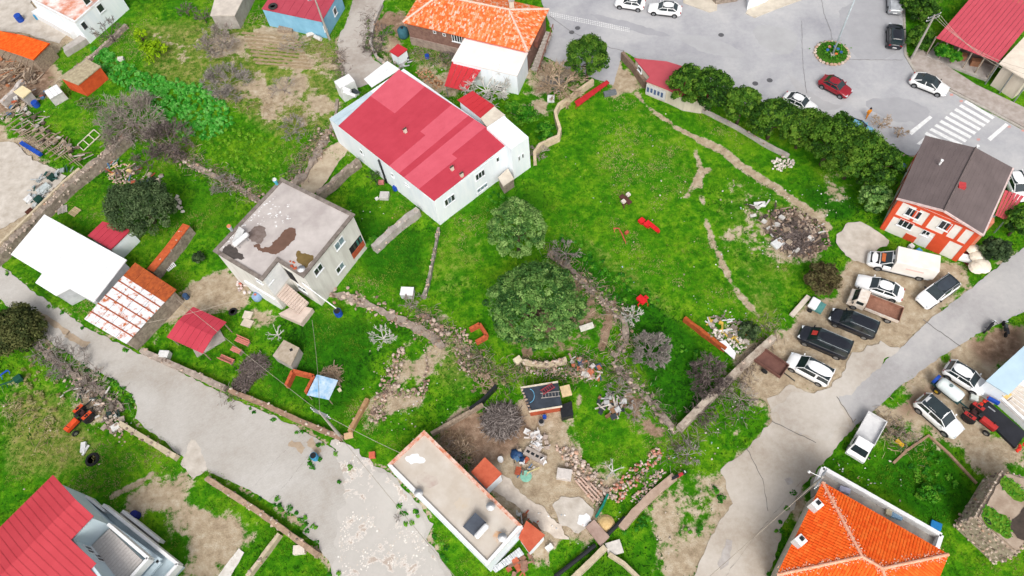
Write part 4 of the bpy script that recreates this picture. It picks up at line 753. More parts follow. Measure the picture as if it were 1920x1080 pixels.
# ---- buildings along the right edge
pb = P2([(1852, 714), (1890, 738), (1990, 640), (1960, 615)], 2.6); t = house('blue_roof_building', 'low building with pale blue roof at the dirt yard edge', pb, 2.5, white_w); m = MB(); m.prism(inset(pb, -.1), 2.5, 2.62); m.build('roof', M('pale_blue_roof', (200, 226, 240), (188, 214, 230), .6, .6), t)
pb = P2([(1868, 742), (1932, 802), (2000, 760), (1904, 706)], .9); t = house('white_terrace', 'white walled terrace in front of the pale blue roof', pb, .8, wht, 'terrace'); parapet(t, pb, .8, .25, .3, wht); sl = M('terrace_planks', (226, 216, 204), (200, 188, 176), 2)
for i in range(7):
    a_, b_ = Vector(pb[0]).lerp(pb[3], (i+.3)/8), Vector(pb[1]).lerp(pb[2], (i+.3)/8); m = MB(); m.prism(strip([a_, b_], .34), .805, .86); m.build('floor_plank', sl, t)
t = thing('black_tarp_bed', 'black tarpaulin strip with red frilled ends beside the white terrace', 'tarpaulin', P(1880, 800)); tp_ = P2([(1852, 751), (1925, 812), (1904, 840), (1836, 772)], .3); m = MB(); m.prism(tp_, -.1, .3); m.build('tarpaulin', M('black_tarp', (44, 46, 54), (34, 36, 42), 1, .7), t); FOOT.append(tp_)
for (x0, y0), (x1, y1) in (((1853, 748), (1832, 764)), ((1921, 832), (1906, 843))):
    m = MB()
    for k in range(9):
        c = P(x0, y0, .45).lerp(P(x1, y1, .45), k/8); m.rock(c+Vector((random.uniform(-.1, .1), random.uniform(-.1, .1), random.uniform(-.1, .15))), .17)
    m.build('red_frill', M('red_fabric', (236, 66, 44), (216, 50, 34), 3), t)
m = MB(); m.bar(P(1853, 762, .32), P(1866, 772, .32), .12, .03); m.build('white_strip', M('pale_strip', (170, 172, 178)), t)
c = P(1887, 741, 1.9); t = thing('flower_stall', 'blue flower stand shaded by a yellow board on the white terrace', 'stand', (c.x, c.y, .8)); m = MB(); m.slab([P(1876, 738, 1.9), P(1886, 730, 2.0), P(1898, 740, 2.0), P(1888, 749, 1.9)], .06); m.build('board', M('yellow_board', (244, 206, 130)), t)
m = MB(); m.box((c.x-.8, c.y-.1, .98), (1.0, .3, .35), -.75); m.build('stand', blu, t)
for dx in (-.5, .5): m = MB(); m.bar((c.x+dx*.8, c.y-dx*.6, .8), (c.x+dx*.8, c.y-dx*.6, 1.92), .06, .06); m.build('post', wood, t)
# ---- big red roof with veranda, far side of the crossing
zr = 3.1; a_, b_, c_ = P(1755, 71, zr), P(1872, 117, zr), P(1960, 8, zr+.6); d_ = a_+c_-b_; t = house('veranda_house', 'long house under a big pink red ribbed roof with shaded veranda', inset([p.to_2d() for p in (a_.lerp(d_, .2), b_.lerp(c_, .2), c_, d_)], .3), zr-.3, M('veranda_wall', (150, 138, 130), (120, 108, 100), 1))
panels(t, [a_, b_, c_, d_], 14, [M('pink_red_sheet', (208, 86, 100), (198, 78, 92), .5, .5, c3=(186, 76, 88))], lambda i, j: 0, .04, ribs=3)
for k in range(6): p = a_.lerp(b_, k/5); m = MB(); m.bar((p.x+.2, p.y+.3, 0), (p.x+.2, p.y+.3, zr-.1), .12, .12); m.build('veranda_post', M('post_beige', (190, 176, 160)), t)
m = MB(); vf = [p.to_2d() for p in (a_, b_, b_.lerp(c_, .25), a_.lerp(d_, .25))]; m.prism(vf, -.1, .25); m.build('veranda_floor', conc, t); FOOT.append(vf)
for k in (.2, .45, .7): m = MB(); p = a_.lerp(b_, k).lerp(d_.lerp(c_, k), .14); m.box((p.x, p.y, .65), (1.2, .7, .75), -.4); m.build('veranda_table', M('table_%d' % int(k*100), (170, 120, 90) if k > .4 else (120, 112, 104)), t)
p4 = P2([(1874, 118), (1925, 64), (1990, 110), (1930, 152)], 3.6); t = house('cream_roof_house', 'house with cream flat roof beside the big pink red roof', inset(p4, .5), 3.4, cream); m = MB(); m.prism(p4, 3.4, 3.55); m.build('roof', M('cream_roof', (240, 228, 212), (222, 208, 192), 1), t)
for k in range(3): p = Vector(p4[0]).lerp(p4[3], k/2); m = MB(); m.bar((p.x+.1, p.y+.1, 0), (p.x+.1, p.y+.1, 3.4), .12, .12); m.build('porch_post', steel, t)
# ---- sky-blue house at the top, white house top left, orange shed, brick shed and the rest of the left side
zb = 3.0; a_, b_ = P(490, 17, zb), P(603, 41, zb); c_ = P(638, -18, zb); d_ = a_+c_-b_; t = house('sky_blue_house', 'sky blue house with flat red roof and a tyre on it', inset([p.to_2d() for p in (a_, b_, c_, d_)], .1), zb-.1, M('sky_blue_render', (146, 200, 228), (128, 184, 214), .8, .85))
panels(t, [a_, b_, c_, d_], 7, [M('wine_red_sheet', (190, 76, 92), (182, 68, 84), .8, .6)], lambda i, j: 0, .03, ribs=2); window(t, 628, 21, b_, c_, .9, 1.1, 1); window(t, 609, 52, b_, c_, .6, .9, 1)
c = P(512, 13, zb+.1); m = MB(); m.lathe([(.38, 0), (.6, 0), (.66, .1), (.6, .22), (.38, .22), (.34, .1), (.38, 0)], c, 16); one('tyre', m, M('old_rubber', (60, 58, 58)), 'old black tyre lying on the flat red roof', 'tyre')
zw = 3.6; pw_ = P2([(60, 2), (142, 44), (218, -22), (130, -60)], zw); t = house('white_cottage', 'white washed cottage with terracotta roof edge above the concrete yard', pw_, zw, white_w); m = MB(); m.prism(inset(pw_, .25), zw+.002, zw+.06); m.build('roof', M('orange_white_roof', (246, 240, 236), (216, 130, 94), .7), t); parapet(t, pw_, zw, .25, .25, wht)
for x, y in ((188, 15), (162, 0)): window(t, x, y, pw_[1], pw_[2], 1.0, 1.2, 1)
window(t, 158, 48, pw_[1], pw_[2], .8, 1.2, 1, name='door', sill=False); m = MB(); m.prism(P2([(58, 22), (130, 62), (150, 50), (75, 12)], 1.2), -.1, 1.2); m.build('yard_wall', wht, t); m = MB(); m.prism(P2([(118, 88), (150, 66), (172, 52), (180, 58), (150, 80), (120, 98)], .9), -.1, .9); m.build('ramp_wall', conc, t)
t, pp = roofblock([(-40, 50), (0, 58), (44, 66), (93, 81), (62, 112), (0, 90), (-40, 78)], 2.5, 'open shed with bright orange tiled roof over the timber yard', 'tiled_shed', wood, TILE2)
tiled_slope(t, [P(62, 112, 2.56), P(-20, 86, 2.56), P(0, 58, 2.6), P(93, 81, 2.6)], TILE2)
t, pp = roofblock([(111, 145), (163, 111), (189, 124), (146, 159)], 2.3, 'orange brick shed with mossy stone roof beside the bean patch', 'brick_shed', M('brick_and_plaster', (226, 96, 48), (200, 78, 40), 1.4, .9, .3, c3=(240, 214, 204)), M('mossy_slab', (196, 184, 154), (158, 144, 118), 2.2, .95, .4, c3=(124, 112, 92)))
zs = 3.0; ps = P2([(20, 477), (83, 402), (237, 487), (175, 566), (130, 541), (104, 554), (66, 530), (79, 513)], zs); t = house('white_roof_shed', 'long shed under a brilliant white flat sheet roof', inset(ps, .3), zs-.15, M('shed_wall', (206, 208, 212), (180, 182, 186), 1)); m = MB(); m.prism(ps, zs-.15, zs); ro = m.build('roof', white_s, t)
for k in range(1, 9): m = MB(); a_, b_ = Vector(ps[0]).lerp(ps[1], .03).lerp(Vector(ps[3]).lerp(ps[2], .03), k/9), Vector(ps[1]).lerp(ps[2], k/9); a_ = b_.lerp(a_, .72); m.prism(strip([a_, b_.lerp(a_, .01)], .05), zs, zs+.025); m.build('roof_seam', M('seam_white', (236, 238, 240)), ro)
t, pp = roofblock([(164, 442), (192, 415), (246, 430), (207, 468)], 2.4, 'small white shed with red ribbed roof beside the dark olive tree', 'red_roof_shed', white_w, red_m)
panels(t, [P(164, 442, 2.46), P(207, 468, 2.46), P(246, 430, 2.46), P(192, 415, 2.46)], 5, [red_m], lambda i, j: 0, .03, ribs=2)
zs = 2.3; qs = [P(157, 598, zs), P(237, 645, zs), P(331, 543, zs+.3), P(253, 492, zs+.3)]; ps = [p.to_2d() for p in qs]; t = house('rusty_shed', 'long shed under white and rust streaked sheets beside the lane', inset(ps, .25), zs-.1, stone_m, 'shed')
def rusty():
    m = M('rust_streaked_sheet', (246, 246, 248), (230, 232, 236), .6, .6); N = m.node_tree.nodes; L = m.node_tree.links; b = N['Principled BSDF']; tc = N.new('ShaderNodeTexCoord'); n = N.new('ShaderNodeTexNoise'); n.inputs['Scale'].default_value = 1.6; n.inputs['Detail'].default_value = 8; n.inputs['Roughness'].default_value = .7; L.new(tc.outputs['Object'], n.inputs['Vector'])
    r = N.new('ShaderNodeValToRGB'); e = r.color_ramp.elements; e[0].position = .51; e[0].color = (0, 0, 0, 1); e[1].position = .63; e[1].color = (1, 1, 1, 1); L.new(n.outputs[0], r.inputs[0]); x = N.new('ShaderNodeMix'); x.data_type = 'RGBA'; old = b.inputs['Base Color'].links[0].from_socket; L.new(r.outputs[0], x.inputs[0]); L.new(old, x.inputs[6]); x.inputs[7].default_value = [v*.8 for v in lin((196, 106, 54))]+[1]; L.new(x.outputs[2], b.inputs['Base Color']); return m
rs = rusty(); rust = M('rust', (190, 96, 46), (150, 70, 36), 3, .9, .2, c3=(110, 54, 34))
panels(t, qs, 4, [rs, rust], lambda i, j: 0, .02, ribs=0, split=(0, .33, .58, .76), gap=.03)
panels(t, [qs[0].lerp(qs[3], .76), qs[1].lerp(qs[2], .76), qs[2], qs[3]], 4, [rust], lambda i, j: 0, .02, ribs=1)
for k in (.13, .27, .41, .55, .67): m = MB(); p, q_ = qs[0].lerp(qs[3], k), qs[1].lerp(qs[2], k); m.bar(p+Vector((0, 0, .03)), q_+Vector((0, 0, .03)), .13, .04); m.build('rusty_seam', rust, t)
# gazebo
zz = 2.5; qs = [P(312, 632, zz-.3), P(380, 663, zz-.3), P(425, 604, zz-.2), P(362, 575, zz-.2)]; t = thing('gazebo', 'open garden gazebo with red arched ribbed roof', 'gazebo', base_of([p.to_2d() for p in qs]))
mid0, mid1 = qs[0].lerp(qs[3], .5)+Vector((0, 0, .4)), qs[1].lerp(qs[2], .5)+Vector((0, 0, .4)); panels(t, [qs[0], qs[1], mid1, mid0], 6, [red_m], lambda i, j: 0, .03, ribs=3); panels(t, [mid0, mid1, qs[2], qs[3]], 6, [red_m], lambda i, j: 0, .03, ribs=3)
for p in qs: q_ = p.lerp((qs[0]+qs[2])/2, .1); m = MB(); m.bar((q_.x, q_.y, 0), (q_.x, q_.y, p.z), .1, .1); m.build('post', wood, t)
m = MB(); c = base_of([p.to_2d() for p in qs]); m.box((c.x, c.y, .06), (3.4, 3.0, .2), .5); m.build('floor', conc, t); m = MB(); m.box((c.x, c.y, .5), (1.4, .8, .7), .5); m.build('table', wood, t)
# corner shelter with red roof on the main road
zz = 2.3; pr = P2([(1189, 109), (1250, 115), (1300, 130), (1345, 165), (1320, 190), (1285, 184), (1252, 168), (1211, 152), (1218, 144)], zz); t = house('corner_shop', 'low corner building with wedge shaped red roof by the main road', inset(pr, .12), zz-.12, cream); m = MB(); m.prism(pr, zz-.12, zz); m.build('roof', M('dusty_red_roof', (196, 86, 96), (186, 78, 88), .7, .6), t)
m = MB(); wallbox(m, pr[7], pr[6], .05, .95, .3, 1.9, 0, .06); m.build('painted_board', M('mural_board', (216, 214, 216), (200, 200, 206), 2), t)
for k in range(5): m = MB(); wallbox(m, pr[7], pr[6], .10+k*.16, .2+k*.16, .7+.1*(k % 2), 1.5, .06, .075); m.build('painted_shape', M('mural_blue', (86, 106, 146), (70, 90, 128), 3), t)
window(t, 1200, 130, pr[0], pr[8], .9, .7, 1)
m = MB(); m.prism(strip(P2([(1167, 97), (1188, 120), (1210, 152)], 1.2), .4), -.1, 1.2); m.build('brick_wall', M('old_brick_wall', (150, 128, 112), (120, 100, 88), 3, .95, .5), t)
t, pp = roofblock([(394, 29), (410, -30), (470, -30), (440, 29)], 2.4, 'bare concrete roof slab at the ploughed field top edge', 'concrete_shed', conc, M('pale_concrete_roof', (220, 210, 198), (196, 186, 176), 1))
for poly, lb, wm in (([(1300, -60), (1345, -8), (1385, -14), (1440, -60)], 'building with stone plinth across the main road', stone_m), ([(1404, 2), (1440, -12), (1470, -34), (1440, -80), (1404, -60)], 'white rendered building on the stepped kerb across the road', white_w)):
    p_ = P2(poly, 1.5); t = house('roadside_building', lb, p_, 1.4, wm, 'building'); parapet(t, p_, 1.4, .2, .2, wht)
t, pp = roofblock([(25, 172), (42, 160), (58, 170), (42, 184)], 1.9, 'small rough hut with pale square slab on top', 'slab_hut', conc, M('pale_slab', (240, 224, 182), (226, 208, 166), 1))
c = P(112, 186, 0); t = thing('white_crate_shed', 'small white box shed on the grass beside the brick shed', 'shed', c); m = MB(); m.box((c.x, c.y, .7), (1.9, 1.7, 1.4), .6); m.build('wall', M('grey_white_board', (216, 212, 210), (190, 186, 184), 2), t)
for k in range(3): m = MB(); m.box((c.x+(k-1)*.6*math.cos(.6), c.y+(k-1)*.6*math.sin(.6), 1.43), (.56, 2.0, .06), .6); m.build('roof_board', wht, t)
t, pp = roofblock([(730, 96), (746, 82), (764, 92), (746, 106)], 1.9, 'tiny white shed with red roof beside the lane bend', 'red_top_shed', white_w, red_b)
for lb, poly, z, wm, rm in (('square concrete cistern with mossy lid in the garden', [(511, 667), (532, 637), (561, 652), (545, 686)], 1.5, conc, M('mossy_lid', (196, 182, 166), (166, 152, 132), 1.6, .95, .3, c3=(120, 130, 70))),):
    t, pp = roofblock(poly, z, lb, 'cistern', wm, rm, .02); c = P(546, 656, z); m = MB(); m.box((c.x, c.y, z+.02), (.3, .3, .04), .4); m.build('hatch', black_m, t)
# low red brick shells
def brickU(label, legs, h=.9, mt_=None):
    pts = P2(legs, h); t = thing('brick_enclosure', label, 'enclosure', base_of(pts)); bm_ = [mt_ or M('orange_brick', (206, 104, 64), (180, 84, 52), 3, .9, .2, c3=(224, 180, 150))]
    for a_, b_ in zip(pts, pts[1:]):
        n = max(2, int((b_-a_).length/.55)); d = (b_-a_)/n
        for i in range(n):
            for j in range(3):
                m = MB(); p = a_+d*(i+.02+.0*j); q_ = a_+d*(i+.97); m.prism(strip([p, q_], .36-.02*j), j*h/3-.05*(j == 0), (j+1)*h/3-.02); m.build('brick', bm_[0], t)
    FOOT.append(pts) if len(pts) > 3 else None
    return t
brickU('roofless orange brick enclosure beside the blue tarpaulin shelter', [(535, 722), (548, 694), (588, 704), (572, 735)]); brickU('small open red brick enclosure below the spreading pine', [(892, 640), (913, 628), (899, 606), (880, 616)], .7)
# ------------------------------------------------------------------ walls, fences, heaps of stone
def jwall(name, label, px, w_, h, mat, cat='wall', group=None, stones=1., jit=.25, top=None, zref=None, capm=None, stone_mat=None, dense=.42, ruin=False):
    "free-standing wall along a polyline: uneven core and its stones"
    pts = line(P2(px, h if zref is None else zref), .5); t = thing(name, label, cat, Vector((pts[len(pts)//2].x, pts[len(pts)//2].y, 0)), group)
    m = MB(); n = len(pts); vs = []; h0 = h
    if ruin: jit = 1.1; h = h*.42; w_ = w_*.6
    for i, p in enumerate(pts):
        d = (pts[min(i+1, n-1)]-pts[max(i-1, 0)]).normalized(); nn = Vector((-d.y, d.x)); hw = w_/2*(1+jit*random.uniform(-.5, .5)); hh = h*(1+jit*random.uniform(-.6, .2))
        vs += [(p.x-nn.x*hw*1.15, p.y-nn.y*hw*1.15, -.15), (p.x-nn.x*hw, p.y-nn.y*hw, hh), (p.x+nn.x*hw, p.y+nn.y*hw, hh*(1+jit*random.uniform(-.2, .2))), (p.x+nn.x*hw*1.15, p.y+nn.y*hw*1.15, -.15)]
    fs = [(i*4+j, i*4+j+1, i*4+j+5, i*4+j+4) for i in range(n-1) for j in range(3)]+[(0, 1, 2, 3), (n*4-1, n*4-2, n*4-3, n*4-4)]
    m.add(vs, fs); m.build('core', mat, t); FOOT.append(strip(pts, w_+.1))
    if stones:
        m = MB(); L_ = sum((b-a).length for a, b in zip(pts, pts[1:])); k = int(L_/dense*(2+h*2+w_)*stones)
        for _ in range(min(k, 1500)):
            i = random.randrange(n-1); p = pts[i].lerp(pts[i+1], random.random()); d = (pts[i+1]-pts[i]).normalized(); nn = Vector((-d.y, d.x)); r = random.uniform(.07, .2)*(1+w_*.2)*(random.choice((.7, 1, 1, 1.4)) if ruin else 1); s_ = random.random()
            if s_ < .5: q = p+nn*random.uniform(-w_/2, w_/2); z = h*random.uniform(.92, 1.02)
            else: q = p+nn*(w_/2)*random.choice((-1, 1)); z = random.uniform(0, h)
            if ruin:
                g_ = noise.noise(Vector((p.x*.35, p.y*.35, 7.)))
                if g_ < -.18: continue
                q = p+nn*random.gauss(0, w_*.75); z = h0*random.uniform(.05, .55)*(1 if g_ > .1 else .6)
            m.rock((q.x, q.y, z), r, random.random())
        m.build('stones', stone_mat or STONE, t, kind='stuff')
    if capm: m = MB(); m.prism(strip(pts, w_*1.05), h, h+.1); m.build('coping', capm, t)
    return t
pinkst = MV('pinkish_stone', [(120, 100, 88), (156, 134, 118), (186, 164, 148), (208, 190, 176), (180, 138, 112)], .95, .8, 5, amt=.4)
mortar = M('old_mortar', (176, 162, 150), (144, 130, 118), 2, .95, .5); GREYW = M('grey_sticks', (164, 158, 148), (130, 124, 114), 3, .95, .4); tanw = M('tan_coping', (214, 200, 172), (190, 174, 148), 2, .9, .3)
jwall('stone_wall', 'long stone yard wall with tan coping above the concrete pad', [(-20, 486), (60, 410), (125, 345), (180, 300), (236, 252)], .9, 1.4, stone_m, stones=.5, dense=.5)
m = MB(); m.prism(strip(P2([(-20, 474), (55, 402), (118, 340), (148, 315)], 1.5), .28), 1.0, 1.5); one('coping_wall', m, tanw, 'thin tan coping strip along the stone yard wall', 'wall')
m = MB(); m.prism(strip(P2([(162, 318), (190, 290), (232, 250)], .8), .25), -.1, .8); one('brick_edging', m, M('orange_edging', (224, 146, 92), (200, 120, 70), 3), 'orange brick edging beside the pile of timber', 'wall')
jwall('dry_stone_wall', 'tumbled dry stone wall strewn with dead branches', [(296, 268), (340, 295), (400, 325), (440, 345), (486, 374)], .8, .7, mortar, stones=.8, ruin=True)
jwall('dry_stone_wall', 'thick tapering rubble wall beside the sandy footpath', [(545, 338), (570, 315), (590, 280), (612, 235)], 1.3, 1.1, mortar, stones=1.1, stone_mat=pinkst, ruin=True)
jwall('garden_wall', 'straight mortared wall between sandy footpath and the white house', [(594, 362), (620, 342), (645, 318), (672, 298)], .6, 1.2, stone_m, stones=.3)
jwall('garden_wall', 'round ended mortared garden wall in front of the white house corner', [(699, 462), (735, 428), (783, 390)], .75, 1.2, conc, stones=.35)
jwall('stick_fence', 'thin grey fence line of sticks and stones below the white house corner', [(822, 425), (816, 460), (808, 500), (802, 530), (793, 556)], .3, .5, GREYW, cat='fence', stones=.4, jit=.6)
jwall('dry_stone_wall', 'ragged fence wall beside the village lane', [(632, 90), (640, 130), (643, 165)], .5, .7, mortar, stones=.7, ruin=True)
jwall('dry_stone_wall', 'broken stone wall below the village lane, behind the white gable', [(618, 236), (628, 205), (630, 180)], .6, .7, mortar, stones=.7, ruin=True)
jwall('curving_garden_wall', 'thin S shaped garden wall with beige coping beside the meadow', [(1003, 300), (1002, 284), (1012, 270), (1032, 260), (1047, 254), (1050, 240), (1044, 222), (1041, 208), (1048, 194), (1066, 182), (1090, 164), (1112, 148)], .36, 1.0, M('beige_render_wall', (226, 206, 176), (200, 180, 152), 2), stones=0, jit=.08)
jwall('rubble_wall', 'collapsed rubble wall from the grey house into the garden', [(618, 548), (650, 552), (690, 568), (730, 588), (772, 606), (810, 628), (830, 648)], 1.2, .6, mortar, stones=1.3, stone_mat=pinkst, ruin=True)
jwall('concrete_wall', 'long weathered concrete wall topped with white lichen beside the parked brown trailer', [(1275, 800), (1310, 765), (1360, 715), (1410, 668), (1452, 630)], .62, 1.3, M('weathered_concrete_top', (206, 194, 178), (150, 134, 120), 1.4, .95, .4), stones=.05, jit=.12)
jwall('lane_wall', 'low rendered wall along the paved lane below the gazebo', [(262, 655), (300, 672), (350, 694), (420, 726)], .5, .8, M('lane_wall_render', (190, 176, 164), (150, 136, 126), 1.6, .95, .3), stones=.25)
jwall('lane_wall', 'low brown wall along the paved lane below the blue tarpaulin', [(428, 730), (490, 755), (560, 787), (640, 820)], .42, .7, M('brown_lane_wall', (176, 146, 124), (144, 116, 98), 1.8, .95, .3), stones=.25)
jwall('garden_divider', 'short tan earth wall running down to the lane near the rubble', [(654, 808), (670, 780), (688, 746)], .42, .6, M('earth_wall', (190, 152, 112), (160, 124, 88), 2, .95, .3), stones=.1)
jwall('garden_divider', 'pale plank topped wall behind the heap of branches', [(808, 812), (850, 788), (905, 757)], .3, .6, wood, stones=0, jit=.1)
m = MB(); m.prism(strip(P2([(880, 766), (905, 748), (930, 722)], .8), .25), -.1, .8); one('plastic_fence', m, black_m, 'black plastic sheet fence beside the rubble heap', 'fence')
jwall('tan_wall', 'cracked tan wall segment with tarred top at the lane turning', [(222, 792), (260, 815), (328, 856)], .5, .8, tanw, stones=.3)
jwall('tan_wall', 'brown wall along the lane below the turning, pebbles on top', [(386, 896), (420, 918), (470, 950), (520, 985), (594, 1040)], .5, .8, M('brown_wall_top', (190, 164, 140), (160, 134, 112), 2, .95, .3), stones=.3)
jwall('tan_wall', 'side wall running down from the lane wall between two gardens', [(522, 1000), (500, 1030), (462, 1080)], .35, .8, tanw, stones=.15)
jwall('channel_wall', 'pale kerb wall beside the drainage channel and the parked motorbike', [(1165, 990), (1190, 960), (1225, 925), (1265, 892)], .7, .5, M('channel_wall_top', (196, 172, 154), (172, 148, 130), 1.6, .95, .2), stones=0, jit=.15)
jwall('channel_wall', 'tan wall along the channel below the little bridge', [(1068, 1090), (1110, 1050), (1135, 1025)], .5, .6, tanw, stones=0, jit=.1)
jwall('channel_wall', 'thin tan wall running off below the little bridge, towards the bare plot', [(1142, 1038), (1170, 1056), (1200, 1085)], .35, .5, tanw, stones=0, jit=.1)
jwall('rusty_wall', 'low rust red brick wall in the meadow beside the white sheet', [(1284, 594), (1320, 622), (1362, 652)], .35, .8, rust, stones=.1, stone_mat=pinkst)
jwall('roadside_wall', 'low grey wall under the row of pines, meadow side', [(1268, 178), (1320, 205), (1380, 235), (1440, 270), (1480, 290)], .35, .5, conc, stones=.2)
jwall('terrace_wall', 'curved terrace wall of small stones under the spreading pine', [(980, 676), (1000, 680), (1030, 681), (1062, 672)], .4, .9, tanw, stones=1.2)
jwall('dry_stone_wall', 'overgrown dry stone wall with brushwood beside the spreading pine', [(1030, 470), (1070, 500), (1110, 540), (1148, 575), (1172, 600), (1175, 640), (1150, 665)], .9, .5, mortar, stones=.8, ruin=True)
jwall('dry_stone_wall', 'overgrown stone bank between the lower gardens', [(1150, 675), (1180, 710), (1220, 750), (1250, 785), (1270, 808)], 1.0, .5, mortar, stones=.7, ruin=True)
jwall('hedge_bank', 'stony bank between the meadow and the left lane', [(60, 640), (105, 680), (150, 710), (190, 735), (225, 765)], 1.1, .6, mortar, stones=.9, ruin=True)
jwall('garden_edging', 'thin brick edging round the square green plot', [(1676, 868), (1700, 845), (1742, 816), (1780, 850), (1832, 906)], .22, .18, M('brick_edging_brown', (176, 146, 120), (150, 120, 98), 3), stones=0, jit=.1)
jwall('stone_wall', 'low wall along the brick shed and field edge', [(120, 142), (165, 108), (200, 78), (235, 45)], .5, .6, mortar, stones=.7)
jwall('pale_stone_wall', 'pale stone wall beside the timber yard', [(0, 190), (25, 168), (40, 148)], .6, .9, M('pale_stone_top', (214, 206, 200), (180, 172, 166), 2, .95, .4), stones=.4)
jwall('grey_timber_wall', 'grey plank wall at the end of the orange tiled shed', [(42, 142), (62, 118)], .3, 1.2, wood, stones=0)
jwall('lane_edge_wall', 'curved stone kerb wall at the lane bend beside the brick house', [(716, 6), (700, 40), (694, 80), (706, 105), (732, 125)], .3, .5, conc, stones=.3)
jwall('terracotta_wall', 'long wall with terracotta tile coping beside the rusty shed', [(282, 508), (315, 468), (350, 422)], .95, 1.5, stone_m, stones=.3, capm=M('terracotta_coping', (212, 104, 58), (184, 84, 46), 3, .9, .3, c3=(150, 76, 50)))
# stones: each larger one a mesh of its own under its heap
ROCKS = []
for k in range(8):
    m = MB(); m.rock((0, 0, 0), 1., 0, .75); me = bpy.data.meshes.new('stone'); me.from_pydata(m.v, [], m.f); at = me.attributes.new('v', 'FLOAT', 'FACE'); at.data.foreach_set('value', np.full(len(m.f), (k+.5)/8, dtype=np.float32)); ROCKS.append(me)
ROCK_M = {}
def rocks(par, pts, rmin, rmax, mat, zf=0.):
    for x, y in pts:
        key = mat.name; k = random.randrange(8)
        if (key, k) not in ROCK_M: me = ROCKS[k].copy(); me.materials.append(mat); ROCK_M[(key, k)] = me
        o = bpy.data.objects.new('stone', ROCK_M[(key, k)]); COL.objects.link(o); o.parent = par; r = random.uniform(rmin, rmax)**1.0; o.location = (x-par.location.x, y-par.location.y, r*.35+zf*random.random()); o.scale = (r, r*random.uniform(.7, 1), r*random.uniform(.6, .9)); o.rotation_euler = (random.uniform(-.3, .3), random.uniform(-.3, .3), random.uniform(0, 6.28))
def heap(name, label, poly, n_big, n_small, mat, big=(.2, .38), small=(.08, .17), hz=.25, cat='stones'):
    pp = P2(poly); c = base_of(pp); t = thing(name, label, cat, c); pts = scatter(pp, 6.); rng.shuffle(pts); rocks(t, pts[:n_big], *big, mat, hz); m = MB()
    for x, y in scatter(pp, 14.)[:n_small]: m.rock((x, y, random.uniform(0, hz*.5)), random.uniform(*small), random.random())
    if n_small: m.build('small_stones', mat, t, kind='stuff')
    return t
heap('rubble_heap', 'pinkish rubble spread in the garden around the bare white tree', [(745, 655), (760, 648), (755, 690), (742, 720), (760, 735), (790, 725), (800, 690), (795, 655), (802, 665), (805, 715), (796, 745), (760, 748), (725, 745), (712, 725), (725, 690)], 290, 900, pinkst, (.13, .27), (.06, .14))
heap('rubble_heap', 'trail of pink rubble running down from the garden to the lane', [(706, 735), (728, 740), (720, 770), (728, 785), (700, 795), (690, 790), (700, 760)], 90, 260, pinkst, (.12, .25))
heap('gravel_slide', 'fan of small grey gravel below the red brick enclosure', [(842, 612), (868, 616), (885, 640), (888, 670), (900, 690), (925, 700), (905, 722), (880, 705), (858, 680), (850, 650)], 60, 700, pinkst, (.14, .24), (.06, .13))
heap('rubble_heap', 'pale demolition rubble beside the drying yard', [(1040, 835), (1070, 838), (1100, 865), (1130, 900), (1150, 930), (1120, 950), (1085, 910), (1060, 870)], 150, 420, MV('pale_rubble', [(140, 122, 108), (180, 162, 148), (210, 194, 182), (196, 150, 122)], .95, .85, 5), (.14, .3))
heap('rubble_heap', 'rubble and red tile shards around the bare white branches', [(1130, 930), (1180, 880), (1230, 840), (1245, 850), (1200, 905), (1160, 945)], 90, 260, MV('rubble_and_tile', [(170, 92, 66), (180, 160, 146), (206, 192, 180), (190, 110, 78), (216, 204, 194)], .95, .85, 5), (.12, .26))
heap('rubble_heap', 'heap of demolition stones and timber in the meadow', [(1440, 395), (1500, 390), (1545, 425), (1560, 460), (1520, 485), (1465, 470), (1450, 430)], 160, 500, MV('burnt_rubble', [(84, 70, 64), (124, 104, 92), (166, 146, 130), (196, 176, 160), (150, 110, 86)], .95, .8, 5), (.1, .24), hz=.3)
heap('rubble_heap', 'loose stones and litter below the tumbled end of the rubble wall', [(770, 590), (810, 610), (835, 640), (845, 625), (800, 590)], 40, 120, pinkst)
heap('rubble_heap', 'white plaster dump in the meadow by the pines', [(1446, 302), (1462, 296), (1490, 300), (1486, 314), (1462, 322), (1448, 318)], 60, 200, MV('white_plaster', [(190, 176, 164), (214, 204, 194), (236, 230, 224)], .9, .85, 5), (.12, .26), hz=.3)
heap('rubble_heap', 'stones and tiles strewn behind the terrace wall', [(985, 690), (1060, 690), (1110, 700), (1120, 712), (1050, 706), (990, 702)], 50, 260, MATS['pale_rubble'], (.1, .22))
heap('rubble_heap', 'litter and stone line beside the left lane wall', [(130, 715), (160, 715), (230, 790), (235, 830), (205, 810), (180, 760)], 60, 200, STONE, (.12, .3))
heap('log_pile', 'stack of split logs beside the brick house garden', [(778, 138), (800, 132), (835, 158), (820, 168), (800, 160)], 70, 120, MV('cut_wood', [(120, 84, 60), (176, 130, 92), (220, 180, 140), (150, 110, 84)], .95, .85, 5), (.1, .2), hz=.5)
heap('rubble_heap', 'tipped rubble and boards around the green garden pond edge', [(200, 330), (228, 300), (255, 320), (258, 345), (220, 350)], 30, 90, MATS['pale_rubble'], (.1, .24))
heap('rubble_heap', 'white boulders under the dark olive tree', [(325, 372), (336, 370), (346, 398), (334, 402)], 14, 0, MATS['white_plaster'], (.2, .32))
heap('rubble_heap', 'stones and white litter beside the drainage channel', [(1180, 940), (1230, 880), (1250, 885), (1200, 945)], 30, 200, MATS['pale_rubble'], (.08, .18))
